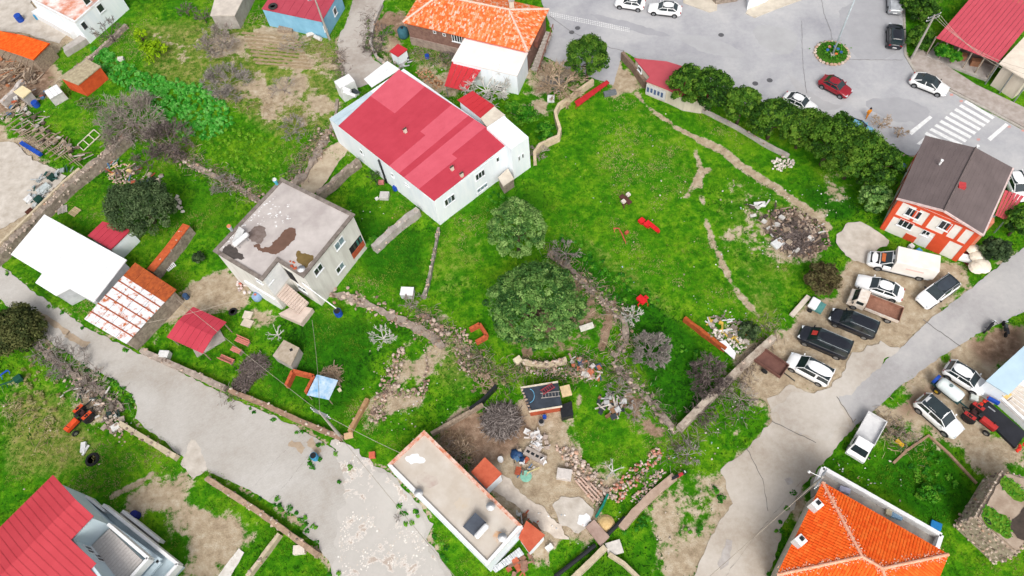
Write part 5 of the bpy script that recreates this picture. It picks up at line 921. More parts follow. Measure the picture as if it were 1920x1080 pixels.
heap('rubble_heap', 'small bright rubble at the foot of the white sheet in the meadow', [(1330, 618), (1380, 615), (1400, 650), (1380, 668), (1350, 645)], 40, 160, MATS['white_plaster'], (.1, .22))
# scattered stones over the meadows and broken pale concrete on the lane
m = MB()
for poly, d in ((([(1020, 320), (1200, 180), (1580, 420), (1430, 610), (1280, 590)]), .06), ([(640, 560), (900, 640), (860, 800), (700, 860)], .25), ([(0, 700), (200, 780), (250, 860), (0, 950)], .1), ([(1290, 560), (1430, 600), (1400, 680)], .5), ([(1600, 850), (1700, 860), (1690, 960), (1560, 890)], .35), ([(1290, 830), (1420, 760), (1400, 830), (1300, 900)], .4), ([(1180, 1000), (1330, 900), (1320, 1020), (1200, 1090)], .2), ([(480, 440), (380, 400), (150, 340), (200, 430)], .08), ([(1330, 330), (1480, 350), (1560, 450), (1400, 500)], .6)):
    for x, y in scatter(P2(poly), d*1.2): m.rock((x, y, .02), random.uniform(.04, .13), random.random())
o = one('loose_stones', m, MV('loose_pale_stone', [(150, 138, 124), (186, 174, 160), (222, 214, 206)], .9, .85, 4), 'small pale stones scattered over meadow and garden', 'stones', kind='stuff', base=(0, 40, 0))
m = MB(); crack = [(640, 830), (660, 860), (672, 900), (665, 940), (655, 990), (650, 1030), (700, 1050), (730, 1000), (690, 960)]
pp = P2([(628, 825), (670, 850), (685, 905), (680, 940), (720, 1010), (760, 990), (800, 1000), (810, 1030), (740, 1070), (640, 1075), (630, 1030), (645, 960), (655, 900), (640, 860)])
for x, y in scatter(pp, 22.):
    if noise.noise(Vector((x*.55, y*.55, 2.))) +.5*noise.noise(Vector((x*2.1, y*2.1, 5.))) < .12: continue
    a = random.uniform(0, 6.28); r = random.uniform(.03, .1); z = .072+random.random()*.012
    m.add([(x+r*math.cos(a+q*1.05)*random.uniform(.5, 1.3), y+r*math.sin(a+q*1.05)*random.uniform(.5, 1.3), z) for q in range(6)], [tuple(range(6))], random.random())
m.build('broken_concrete', MV('broken_pale_concrete', [(200, 190, 178), (222, 214, 206), (240, 236, 230)], .9, .85, 6), RO['lane_left'], kind='stuff')
# ------------------------------------------------------------------ trees and plants
BARK = M('bark', (120, 100, 84), (86, 70, 58), 6, .95, .5)
PINE = MV('pine_needles', [(26, 58, 14), (46, 88, 20), (72, 118, 30), (98, 140, 40), (120, 156, 54)], .7, .88, 4, .32, .3)
PINE2 = MV('spreading_pine_needles', [(40, 78, 34), (68, 112, 50), (96, 138, 64), (126, 162, 84), (152, 184, 108)], .7, 1.0, 4, .3, .3)
OLIVE = MV('dusky_evergreen', [(36, 54, 32), (58, 80, 48), (82, 104, 64), (106, 126, 84)], .7, .98, 4, .32, .3)
DARK = MV('dark_shrub', [(34, 44, 22), (54, 66, 32), (82, 90, 48), (110, 112, 66)], .8, .98, 4, .32, .3)
LIME = MV('lime_leaves', [(110, 160, 10), (150, 196, 14), (186, 220, 30)], .7, .75, 4, .3, .3)
BEAN = MV('bean_leaves', [(36, 120, 24), (56, 148, 38), (88, 172, 62), (124, 192, 96)], .7, .95, 4, .2, .3)
WEED = MV('weed_leaves', [(26, 92, 10), (46, 124, 16), (78, 150, 28), (120, 174, 50)], .7, .85, 4, .25, .3)
def tree(name, label, x, y, rpx, h, mat, squash=.62, n_cl=90, per=85, leaf=.19, group=None, ry=1., trunk=True, cl_r=.3, cat='tree', rot=0., hollow=.55):
    "broadleaf or pine: tapered trunk with limbs, crown of leaf clumps spread through an uneven volume"
    zc = h*.62; c = P(x, y, zc); e = P(x+rpx, y, zc); R_ = (e-c).length; t = thing(name, label, cat, (c.x, c.y, 0), group); sd = random.uniform(0, 99)
    u = rng.normal(size=(n_cl, 3)); u /= np.linalg.norm(u, axis=1, keepdims=True); u[:, 2] = np.where(u[:, 2] < -.45, -u[:, 2], u[:, 2]); rad = rng.uniform(hollow, 1, n_cl)**.6
    lump = np.array([1+.22*noise.noise(Vector((v[0]*1.7+sd, v[1]*1.7, v[2]*1.7))) for v in u]); rad = rad*lump
    cc = np.stack([u[:, 0]*R_*rad*.86, u[:, 1]*R_*rad*.86*ry, u[:, 2]*R_*squash*rad], 1)
    if rot: cs, sn = math.cos(rot), math.sin(rot); cc = np.stack([cc[:, 0]*cs-cc[:, 1]*sn, cc[:, 0]*sn+cc[:, 1]*cs, cc[:, 2]], 1)
    cc += np.array([c.x, c.y, zc]); cr = R_*cl_r*rng.uniform(.55, 1.05, n_cl); v0 = np.clip(rng.uniform(.1, .9, n_cl)+random.uniform(-.14, .14), 0, 1)
    d = rng.normal(size=(n_cl, per, 3)); d /= np.linalg.norm(d, axis=2, keepdims=True); d[:, :, 2] *= .75; rr = rng.uniform(.35, 1.0, (n_cl, per, 1))**.5
    C = (cc[:, None, :]+d*rr*cr[:, None, None]).reshape(-1, 3); Nn = (d+np.array([0, 0, .5])+rng.normal(size=d.shape)*.45).reshape(-1, 3); val = (v0[:, None]+rng.normal(size=(n_cl, per))*.12).reshape(-1)
    C[:, 2] = np.maximum(C[:, 2], .15); q, f, vv = leaves(C, Nn, leaf, np.clip(val, 0, 1)); mesh_np('crown', q, f, vv, mat, t)
    if trunk:
        m = MB(); b = Vector((c.x, c.y, 0)); tr = max(.12, R_*.055); pts = [b-Vector((0, 0, .1)), b+Vector((.1, .05, h*.3)), b+Vector((-.05, .1, h*.55))]; m.tube(pts, [tr*1.3, tr, tr*.7], 8)
        tk = m.build('trunk', BARK, t, smooth=True); m = MB()
        for k in range(7): a = k*.9+random.random(); s_ = pts[1].lerp(pts[2], random.random()); e_ = s_+Vector((math.cos(a)*R_*.6, math.sin(a)*R_*.6*ry, R_*squash*.35)); m.tube([s_, s_.lerp(e_, .5)+Vector((0, 0, .2)), e_], [tr*.5, tr*.35, tr*.12], 5)
        m.build('limbs', BARK, tk)
    return t
tree('spreading_pine', 'broad round green pine with brown litter beneath, middle of the gardens', 1003, 572, 98, 7.2, PINE2, .62, 400, 85, .12, ry=.9, cl_r=.12, hollow=.8)
tree('pine_tree', 'dark dense pine standing against the white house corner', 968, 430, 60, 7.5, PINE2, .75, 190, 85, .115, ry=1.1, cl_r=.16, hollow=.8)
tree('olive_tree', 'dark dusky evergreen tree beside the small red shed', 265, 388, 72, 5.0, OLIVE, .55, 260, 80, .12, ry=.85, cl_r=.16, hollow=.65)
tree('round_pine', 'round dark green pine at the road behind the brick house stair', 1101, 106, 46, 6.5, PINE, .75, 190, 80, .12, ry=1.0, cl_r=.18, hollow=.65)
RW = 'row of pines along the main road'
for i, (x, y, r, h, ry, lb) in enumerate(((1290, 158, 38, 5.2, .9, 'pine overhanging the wedge shaped red roof'), (1338, 168, 40, 6.0, 1., 'tall rounded pine second from the red corner roof'), (1392, 195, 36, 5.5, .9, 'pine growing next to the tall rounded one in the roadside row'), (1452, 222, 46, 5.4, .8, 'wide low pine in front of the half hidden white car'), (1508, 238, 44, 5.6, .85, 'wide dense pine, middle of the roadside row'),
        (1560, 264, 54, 6.4, .95, 'large yellowish green pine near the white plaster dump'), (1606, 288, 56, 6.6, .95, 'large loose pine by the blue parked car'), (1642, 312, 46, 6.0, 1.1, 'pine crowding the orange wall of the brown roofed house'))):
    tree('roadside_pine', lb, x, y, r*1.16, h*1.05, PINE, .7, 170, 80, .125, RW, ry, cl_r=.18, hollow=.66)
tree('small_evergreen', 'small blue green tree by the concrete pad and orange wall', 1640, 368, 31, 4.2, PINE2, .8, 55, 90, .15, cl_r=.32)
tree('evergreen_shrub', 'dark shrubby tree at the right corner of the orange house', 1868, 468, 28, 3.2, OLIVE, .7, 60, 80, .14, cl_r=.3)
tree('evergreen_shrub', 'green tree growing over the red lean-to roof', 1915, 415, 30, 4.2, PINE, .8, 70, 80, .16, cl_r=.3)
tree('dark_bush', 'large dark brownish bush beside the paved lane', 28, 618, 55, 3.0, DARK, .5, 150, 90, .15, ry=.9, trunk=False, cl_r=.25, cat='bush')
tree('brown_bush', 'brownish scrub bush near the rubbish heap and parked truck', 1543, 522, 38, 2.4, MV('brown_scrub', [(66, 58, 36), (96, 86, 54), (122, 116, 76), (90, 104, 50)], .85, .7, 4, .2), .5, 110, 70, .12, trunk=False, cl_r=.28, cat='bush', hollow=.2)
tree('lime_shrub', 'bright lime green shrub in the upper field', 285, 92, 28, 2.2, LIME, .5, 36, 40, .15, trunk=True, cl_r=.33, cat='shrub', hollow=.2)
tree('lime_shrub', 'small bright lime shrub behind the larger lime one', 262, 66, 13, 1.6, LIME, .5, 14, 40, .13, trunk=True, cl_r=.4, cat='shrub')
for x, y, r, lb in ((1725, 70, 26, 'roadside shrub behind the black parked car'), (1735, 20, 32, 'tall hedge shrub at the road edge under the wires'), (1710, 5, 22, 'shrub on the verge beside the silver pickup'), (1770, 95, 18, 'garden shrub under the veranda edge'), (1790, 105, 14, 'small planted shrub in front of the veranda')): tree('hedge_shrub', lb, x, y, r, 2.6, PINE if r > 20 else WEED, .7, 60, 70, .14, 'hedge shrubs by the veranda house', trunk=False, cl_r=.3, cat='shrub')
for x, y, r, h, lb in ((985, 215, 26, 2.2, 'leafy green shrub inside the S shaped wall'), (1018, 245, 22, 1.8, 'bright leafy shrub at the bend of the S shaped wall'), (960, 200, 16, 1.5, 'small shrub behind the stair tower'), (1740, 925, 22, .5, 'leafy vegetable clump in the square plot'), (700, 455, 14, .8, 'weed clump beside the round ended wall')): tree('garden_shrub', lb, x, y, r, h, WEED, .5, 50, 60, .12, trunk=False, cl_r=.3, cat='shrub', hollow=.2)
for x, y, r, lb in ((372, 482, 11, 'grey green agave in the grass beside the grey house'), (187, 515, 12, 'weedy shrub at the lane beside the white roof'), (1405, 620, 20, 'weedy shrub at the end of the trodden path')): tree('low_shrub', lb, x, y, r, .9, OLIVE if x != 187 else WEED, .5, 30, 40, .14, trunk=False, cl_r=.35, cat='shrub')
def bare(name, label, x, y, rpx, h, mat, lv=4, n0=6, group=None, thick=.09, spread=1., cat='bare tree', kids=3, tz=.25, px0=None, tmin=.02):
    "leafless tree: limbs forking into twigs"
    c0 = P(x, y, h*.55); R_ = (P(x+rpx, y, h*.55)-c0).length; c = P(*px0) if px0 else Vector((c0.x, c0.y, 0)); t = thing(name, label, cat, c, group); lim = MB(); tw = MB()
    top = Vector((c0.x, c0.y, h*tz)); lim.tube([c-Vector((0, 0, .1)), c.lerp(top, .5), top], [thick*1.3, thick*1.1, thick], 7)
    def grow(p, d, L_, r, k):
        e = p+d*L_; mid = p.lerp(e, .5)+Vector((random.uniform(-1, 1), random.uniform(-1, 1), random.uniform(-.5, 1)))*L_*.09
        (lim if k > lv-2 else tw).tube([p, mid, e], [r, r*.8, r*.55], 5 if k > lv-2 else 3, random.random(), cap=False)
        if k <= 0: return
        for i in range(kids if k > 1 else kids+2):
            dd = (d+Vector((random.gauss(0, .55), random.gauss(0, .55), random.gauss(.08, .32)))*spread).normalized(); s_ = p.lerp(e, random.uniform(.45, 1)) if i else e
            grow(s_, dd, L_*random.uniform(.55, .8), max(r*.6, tmin), k-1)
    for i in range(n0):
        a = i*6.283/n0+random.uniform(-.3, .3); d = Vector((math.cos(a), math.sin(a), random.uniform(.35, .9)*h/R_*.6)).normalized(); grow(top, d, R_*.42, thick*.7, lv-1)
    lim.build('trunk', mat, t); tw.build('twigs', mat, t, kind='stuff'); return t
GREYT = MV('grey_bark', [(124, 116, 110), (152, 144, 138), (178, 170, 164)], .9, .75, 6); WHT_T = MV('whitish_bark', [(180, 176, 168), (206, 202, 196), (222, 220, 214)], .9, .8, 6); TANT = MV('tan_bark', [(150, 128, 104), (184, 160, 134), (206, 184, 160)], .9, .75, 6); DRKT = MV('dark_bark', [(84, 74, 70), (112, 100, 96), (136, 124, 120)], .9, .75, 6); LILAC = MV('budding_bark', [(130, 116, 110), (158, 142, 136), (180, 168, 160), (160, 162, 140)], .9, .75, 6)
for x, y, r, h, mt_, lv, n0, th, lb in ((912, 160, 58, 4., WHT_T, 4, 9, .13, 'silvery bare fig tree in front of the red awning'), (1050, 150, 60, 3.5, TANT, 4, 10, .125, 'tan bare fig tree by the staircase and round pine'), (1222, 655, 44, 3.2, GREYT, 5, 10, .07, 'pale grey leafless tree in the lush lower garden'), (1330, 705, 52, 3.6, DRKT, 5, 9, .09, 'dark grey leafless tree beside the concrete wall'),
        (716, 628, 32, 3.0, WHT_T, 4, 7, .09, 'white barked bare tree at the rubble edge'), (516, 622, 26, 2.6, WHT_T, 3, 6, .08, 'white bare sapling beside the stair landing'), (1148, 880, 30, 2.4, WHT_T, 3, 5, .1, 'white bare branches beside the rubble and red tiles'), (768, 566, 22, 1.6, LILAC, 4, 7, .05, 'low twiggy bush below the white box on the grass'),
        (245, 225, 66, 3.2, LILAC, 5, 12, .08, 'large hazy leafless tree at the field wall'), (312, 262, 50, 3.6, DRKT, 5, 7, .09, 'dark leafless tree leaning over the tumbled wall'), (200, 55, 36, 4.0, DRKT, 4, 6, .08, 'bare tree in front of the white cottage'), (570, 20, 28, 3.2, DRKT, 4, 6, .08, 'bare tree in front of the sky blue house'), (408, 75, 42, 3.2, LILAC, 5, 7, .07, 'thin bare fruit tree on the ploughed strip'),
        (420, 150, 46, 3.0, GREYT, 5, 8, .06, 'grey bare fruit tree by the bean patch'), (550, 235, 32, 2.6, GREYT, 5, 6, .05, 'bare fruit tree near the stone wall top'), (545, 80, 32, 2.6, LILAC, 4, 6, .05, 'bare fruit tree behind the sky blue house'), (528, 160, 32, 2.4, LILAC, 4, 6, .05, 'bare fruit tree in the dry field'), (700, 330, 20, 2.0, OLIVE, 4, 6, .05, 'small bush tree in the walled grass plot'), (378, 25, 24, 3., DRKT, 4, 6, .07, 'dark bare tree at the field top edge'), (345, 12, 20, 3., DRKT, 4, 6, .07, 'dark bare tree beside the concrete roof slab'),
        (700, 90, 26, 2.4, DRKT, 4, 7, .06, 'dark brushwood tree at the lane bend'), (712, 60, 28, 2.4, DRKT, 4, 7, .06, 'dark thicket behind the kerb wall'), (1060, 470, 34, 2.2, GREYT, 4, 8, .06, 'brushwood heap beside the pine and stone wall'), (1185, 590, 24, 1.4, WHT_T, 4, 7, .05, 'brushwood on the overgrown wall'), (1160, 730, 30, 1.8, GREYT, 4, 8, .05, 'dry bush above the broken pallet'), (1190, 770, 26, 1.4, LILAC, 4, 7, .05, 'dry bush on the stone bank'), (1320, 770, 34, 1.8, DRKT, 4, 8, .05, 'thorny scrub below the concrete wall'), (1390, 745, 34, 1.6, LILAC, 4, 8, .05, 'grey scrub beside the brown trailer'), (905, 720, 28, 1.2, TANT, 4, 7, .05, 'dry grassy bush above the rubble'),
        (1655, 225, 26, 2.6, TANT, 4, 7, .06, 'brown leafless shrub by the crossing'), (1690, 245, 20, 2.2, TANT, 4, 6, .06, 'brown leafless shrub at the corner of the brown roof'), (130, 680, 44, 1.2, GREYT, 4, 10, .05, 'grey brushwood hedge along the left lane'), (90, 655, 36, 1.2, GREYT, 4, 10, .05, 'grey brushwood beside the large dark bush'), (170, 715, 36, 1.2, LILAC, 4, 9, .05, 'brushwood tangle above the orange tractor'), (420, 345, 32, 1.5, GREYT, 4, 8, .05, 'grey bush on the tumbled wall end'), (270, 300, 34, 1.3, DRKT, 4, 8, .05, 'brushwood below the hazy tree'), (745, 970, 12, .9, GREYT, 3, 6, .04, 'dry weeds at the lane edge by the low flat house'), (1590, 250, 20, 1.8, TANT, 3, 6, .05, 'dry shrub behind the blue car'), (790, 555, 14, 1.0, GREYT, 3, 6, .04, 'dry twigs beside the grass box'), (1010, 285, 22, 1.1, LILAC, 4, 8, .04, 'grey bush at the end of the S shaped wall'), (1290, 850, 30, 1.3, GREYT, 4, 8, .05, 'dry scrub on the bank above the motorbike'), (860, 850, 34, .8, TANT, 4, 9, .04, 'dry straw brush behind the low flat house')):
    bare('bare_tree' if h > 1.9 else 'dry_bush', lb, x, y, r, h, mt_, lv-1 if lv > 4 and r < 30 else lv, n0, None, th, cat='bare tree' if h > 1.9 else 'bush', kids=(4 if (lv > 4 and r > 38) or th > .115 else 3) if lv > 3 else 2, tmin=.034 if th > .115 else .024)
# heap of cut branches, brushwood piles
def brush(name, label, x, y, rpx, h, mat, n, lmin, lmax, r=(.015, .05), cat='branches'):
    c = P(x, y); R_ = (P(x+rpx, y)-c).length; m = MB()
    for _ in range(n):
        a = random.uniform(0, 6.28); q = R_*random.random()**.6; p = c+Vector((math.cos(a)*q, math.sin(a)*q, .1+h*(1-(q/R_)**2)*random.uniform(.5, 1))); d = Vector((random.gauss(0, 1), random.gauss(0, 1), random.gauss(0, .22))).normalized()*random.uniform(lmin, lmax)/2
        rr = random.uniform(*r); k = Vector((random.gauss(0, .1), random.gauss(0, .1), .05)); m.tube([p-d, p+k, p+d], [rr, rr*.9, rr*.5], 4, random.random(), cap=False)
    return one(name, m, mat, label, cat, base=c, kind=None)
brush('branch_heap', 'round heap of cut grey branches behind the drying yard', 940, 790, 33, .9, MV('cut_branches', [(84, 76, 72), (116, 106, 102), (150, 140, 136), (176, 166, 160)], .9, .75, 6), 900, .6, 2.0)
brush('timber_heap', 'burnt timber and sticks on the meadow rubble heap', 1490, 445, 42, .35, DRKT, 560, .4, 1.5)
brush('branch_heap', 'dark vine prunings along the garden edge', 478, 690, 26, .4, DRKT, 420, .4, 1.2)
brush('branch_heap', 'vine prunings beside the lane wall', 455, 722, 18, .4, DRKT, 220, .4, 1.0)
brush('branch_heap', 'dry palm branches beside the blue tarpaulin', 622, 705, 20, .35, TANT, 160, .5, 1.4)
brush('branch_heap', 'brown brushwood under the brick house wall', 850, 100, 26, .35, DRKT, 260, .4, 1.0)
brush('branch_heap', 'grey brushwood under the tan fig tree', 1035, 160, 22, .3, GREYT, 160, .4, 1.2)
brush('timber_heap', 'sticks and rods strewn over the timber yard', 40, 130, 34, .4, TANT, 120, .6, 2.4, (.02, .05))
brush('branch_heap', 'trimmings behind the low flat house', 850, 845, 40, .25, MV('straw', [(120, 96, 74), (160, 136, 108), (190, 168, 140)], .9, .75), 380, .3, 1.0, (.01, .03))
# bean patch and other leafy ground cover
def cover(name, label, polys, dens, size, mat, h=.35, cat='plants', cluster=True):
    Cs = []; vs = []; Ns = []
    for poly in polys:
        pts = scatter(P2(poly), dens)
        for x, y in pts:
            k = 26; v0 = random.uniform(.1, .9); s_ = random.uniform(.6, 1.2); d = rng.normal(size=(k, 3)); d /= np.linalg.norm(d, axis=1, keepdims=True); d[:, 2] = np.abs(d[:, 2]); Cs.append(np.array([x, y, .05])+d*np.array([.3, .3, h])*s_*rng.uniform(.4, 1, (k, 1))); Ns.append(d*.6+np.array([0, 0, .9])); vs.append(np.clip(v0+rng.normal(size=k)*.14, 0, 1))
    C = np.concatenate(Cs); q, f, vv = leaves(C, np.concatenate(Ns), size, np.concatenate(vs), .7); b = C.mean(0); b[2] = 0; o = mesh_np(name, q, f, vv, mat); return tag(o, label, cat, kind='stuff')
cover('bean_plants', 'dense patch of blue green bean plants in the upper field', [[(172, 95), (195, 84), (222, 110), (250, 125), (300, 145), (380, 158), (430, 200), (438, 235), (400, 262), (350, 262), (300, 220), (262, 185), (210, 150), (185, 125)]], 5.0, .13, BEAN, .45)
cover('lush_weeds', 'rank dark green weeds along the meadow bank and garden corners', [[(1040, 430), (1100, 465), (1200, 535), (1260, 580), (1230, 585), (1150, 530), (1060, 470)], [(1100, 520), (1170, 560), (1200, 590), (1180, 600), (1130, 560)], [(880, 385), (930, 360), (960, 372), (910, 400)], [(85, 640), (150, 680), (210, 712), (250, 745), (255, 780), (225, 745), (150, 700)], [(530, 925), (600, 985), (590, 1010), (510, 945)], [(580, 860), (600, 858), (622, 875), (606, 893), (578, 880)], [(735, 950), (770, 945), (792, 970), (775, 990), (745, 975)], [(800, 990), (820, 1000), (850, 1060), (835, 1060)], [(655, 872), (662, 870), (661, 880), (655, 880)], [(630, 905), (640, 900), (642, 915), (632, 918)], [(610, 1070), (640, 1060), (635, 1085), (612, 1085)], [(1250, 640), (1330, 660), (1300, 700)], [(1215, 700), (1265, 780), (1240, 780)], [(1690, 850), (1760, 850), (1800, 910), (1740, 940)], [(1165, 1000), (1210, 950), (1240, 950), (1190, 1010)], [(1325, 880), (1360, 930), (1345, 950)], [(1320, 970), (1335, 985), (1315, 1005), (1270, 1000)]], 1.7, .10, WEED, .4)
cover('spinach_rows', 'light green leafy crop beside the stone wall', [[(385, 262), (440, 232), (500, 250), (560, 300), (545, 340), (500, 352), (440, 335), (390, 300)]], 1.5, .09, MV('pale_crop', [(72, 136, 16), (104, 162, 28), (136, 182, 48)], .7, .85, 4, .2), .3)
cover('dry_straw', 'pale straw coloured weeds round the left lane and garden banks', [[(60, 650), (130, 740), (110, 800), (20, 740)], [(880, 690), (960, 700), (940, 740), (900, 740)], [(1010, 680), (1060, 690), (1040, 700)]], 1.0, .09, MV('straw_weeds', [(126, 126, 70), (160, 152, 98), (190, 180, 130), (120, 140, 70)], .85, .7, 4, .2), .3)
def bramble(name, label, lines, wd, dens, mat, h=.5, kind='stuff', cat='brushwood', ln=(.3, 1.0), r=(.012, .03)):
    m = MB()
    for px in lines:
        pts = P2(px); L_ = sum((b-a).length for a, b in zip(pts, pts[1:])); rs = line(pts, .4)
        for _ in range(int(L_*wd*dens)):
            p = random.choice(rs); g = noise.noise(Vector((p.x*.4, p.y*.4, 1.)))
            if g < -.25: continue
            q = Vector((p.x+random.gauss(0, wd*.42), p.y+random.gauss(0, wd*.42), random.random()*h)); d = Vector((random.gauss(0, 1), random.gauss(0, 1), random.gauss(0, .5))).normalized()*random.uniform(*ln)/2; rr = random.uniform(*r); m.tube([q-d, q+Vector((0, 0, .06)), q+d], [rr, rr, rr*.4], 3, random.random(), cap=False)
    return one(name, m, mat, label, cat, kind=kind, base=(0, 40, 0))
WL = [[(1030, 470), (1110, 540), (1172, 600), (1175, 640), (1150, 665)], [(1150, 675), (1220, 750), (1270, 808)], [(296, 268), (400, 325), (486, 374)], [(60, 640), (150, 710), (225, 765)], [(1075, 670), (1130, 690), (1180, 720)], [(1200, 900), (1280, 830), (1340, 800), (1400, 760)], [(960, 690), (1100, 700)], [(632, 90), (645, 165)], [(545, 338), (612, 235)], [(690, 20), (690, 90), (740, 120)], [(330, 250), (250, 250), (230, 240)], [(430, 750), (480, 680)], [(880, 660), (930, 700), (960, 720)], [(100, 165), (160, 195), (200, 205)], [(770, 95), (860, 130)], [(1450, 600), (1400, 700), (1300, 790)], [(1660, 790), (1700, 830), (1640, 800)], [(990, 110), (1080, 160)], [(780, 580), (900, 690)], [(820, 830), (880, 870)]]
bramble('brushwood', 'grey brown dead twigs tangled along walls and garden banks', WL, 1.6, 24, MV('dead_twigs', [(84, 72, 64), (118, 104, 94), (150, 136, 126), (176, 164, 154)], .9, .75, 4))
bramble('dry_stalks', 'tan dry stalks standing along walls and yard edges', WL[::2]+[[(640, 230), (560, 300)], [(1360, 640), (1440, 620)], [(460, 30), (560, 60), (630, 120)], [(420, 180), (560, 220)], [(0, 760), (100, 800), (60, 860)]], 2.2, 12, MV('tan_stalks', [(140, 118, 88), (178, 156, 122), (204, 186, 154)], .9, .75, 4), .35)
cover('bank_weeds', 'olive green weeds growing through the garden walls and banks', [[(px[0], px[1]-5), *[(x+5, y-8) for x, y in ln_[1:]], *[(x-5, y+8) for x, y in ln_[:0:-1]], (px[0], px[1]+5)] for ln_ in WL for px in [ln_[0]]], 1.8, .09, MV('bank_weed_leaves', [(46, 88, 18), (70, 116, 26), (98, 138, 44), (132, 152, 74)], .75, .85, 4, .2), .35)

cover('lane_weeds', 'green weeds sprouting along both edges of the paved lane', [[(0, 498), (60, 548), (160, 616), (250, 662), (250, 668), (160, 622), (60, 554), (0, 505)], [(262, 668), (330, 700), (430, 748), (540, 796), (640, 852), (640, 860), (540, 804), (430, 755), (330, 706)], [(84, 636), (110, 650), (176, 694), (212, 712), (248, 738), (260, 764), (252, 784), (236, 780), (244, 752), (200, 718), (150, 694)], [(390, 886), (440, 908), (505, 942), (577, 982), (600, 1024), (580, 1026), (560, 996), (500, 955), (440, 918)], [(815, 985), (850, 1040), (880, 1090), (860, 1090), (830, 1050), (806, 1010)], [(1500, 905), (1470, 985), (1445, 1085), (1430, 1085), (1458, 985), (1490, 905)], [(1600, 800), (1640, 772), (1690, 728), (1694, 734), (1645, 780), (1604, 808)]], 1.6, .09, WEED, .28)
# ------------------------------------------------------------------ vehicles
def carpaint(name, c, rough=.25, metal=0., k=.85): return M(name, c, tuple(v*.97 for v in c), .8, rough, 0, metal, k=k, spec=.6)
WP = carpaint('white_car_paint', (250, 250, 250)); BP = carpaint('black_car_paint', (30, 33, 42), .2); RP = carpaint('red_car_paint', (150, 26, 40)); SP = carpaint('silver_car_paint', (190, 194, 198), .3, .4); BLP = carpaint('light_blue_car_paint', (120, 176, 206))
CG = M('car_glass', (42, 56, 60), (34, 46, 50), 1, .05, spec=.9); TY = M('tyre_rubber', (44, 44, 46), (34, 34, 36), 6, .9); RIM = M('alloy_rim', (172, 174, 178), (140, 142, 146), 4, .35, metal=.6); LAMP = M('headlamp', (226, 232, 236), (206, 214, 220), 4, .1, spec=.9); TAIL = M('tail_lamp', (190, 24, 24), (160, 16, 16), 4, .2, spec=.7); TRIM = M('black_trim', (46, 48, 50), (38, 40, 42), 4, .6)
TYPES = {   # belt profile (t from tail 0 to nose 1: z), cabin stations c0..c3 (tail-screen foot, roof tail, roof nose, windscreen foot), roof height, width
 'sedan': ([(0, .72), (.04, .9), (.14, .98), (.3, .95), (.62, .93), (.74, .92), (.88, .82), (.96, .7), (1, .58)], (.12, .27, .56, .72), 1.44, 1.76),
 'coupe': ([(0, .72), (.04, .92), (.14, .98), (.3, .95), (.62, .93), (.74, .9), (.88, .8), (.96, .68), (1, .56)], (.08, .28, .54, .74), 1.42, 1.82),
 'hatch': ([(0, .7), (.03, .95), (.12, 1.0), (.3, .97), (.62, .95), (.76, .94), (.9, .84), (.97, .7), (1, .56)], (.02, .12, .56, .76), 1.52, 1.76),
 'suv': ([(0, .75), (.03, 1.02), (.12, 1.08), (.3, 1.05), (.62, 1.04), (.74, 1.03), (.9, .95), (.97, .8), (1, .6)], (.02, .10, .56, .74), 1.66, 1.86),
 'van': ([(0, .8), (.02, 1.05), (.1, 1.1), (.3, 1.08), (.7, 1.06), (.8, 1.04), (.92, .95), (.97, .8), (1, .6)], (.005, .03, .66, .82), 1.86, 1.9),
 'mpv': ([(0, .8), (.02, 1.0), (.1, 1.06), (.3, 1.04), (.68, 1.02), (.78, 1.0), (.91, .9), (.97, .75), (1, .58)], (.005, .04, .6, .78), 1.78, 1.8),
 'pickup': ([(0, .9), (.02, 1.0), (.1, 1.02), (.36, 1.02), (.62, 1.02), (.76, 1.0), (.9, .92), (.97, .78), (1, .6)], (.40, .45, .62, .76), 1.72, 1.8),
}
def interp(tab, t):
    for (a, za), (b, zb_) in zip(tab, tab[1:]):
        if a <= t <= b: return za+(zb_-za)*(t-a)/(b-a)
    return tab[-1][1]
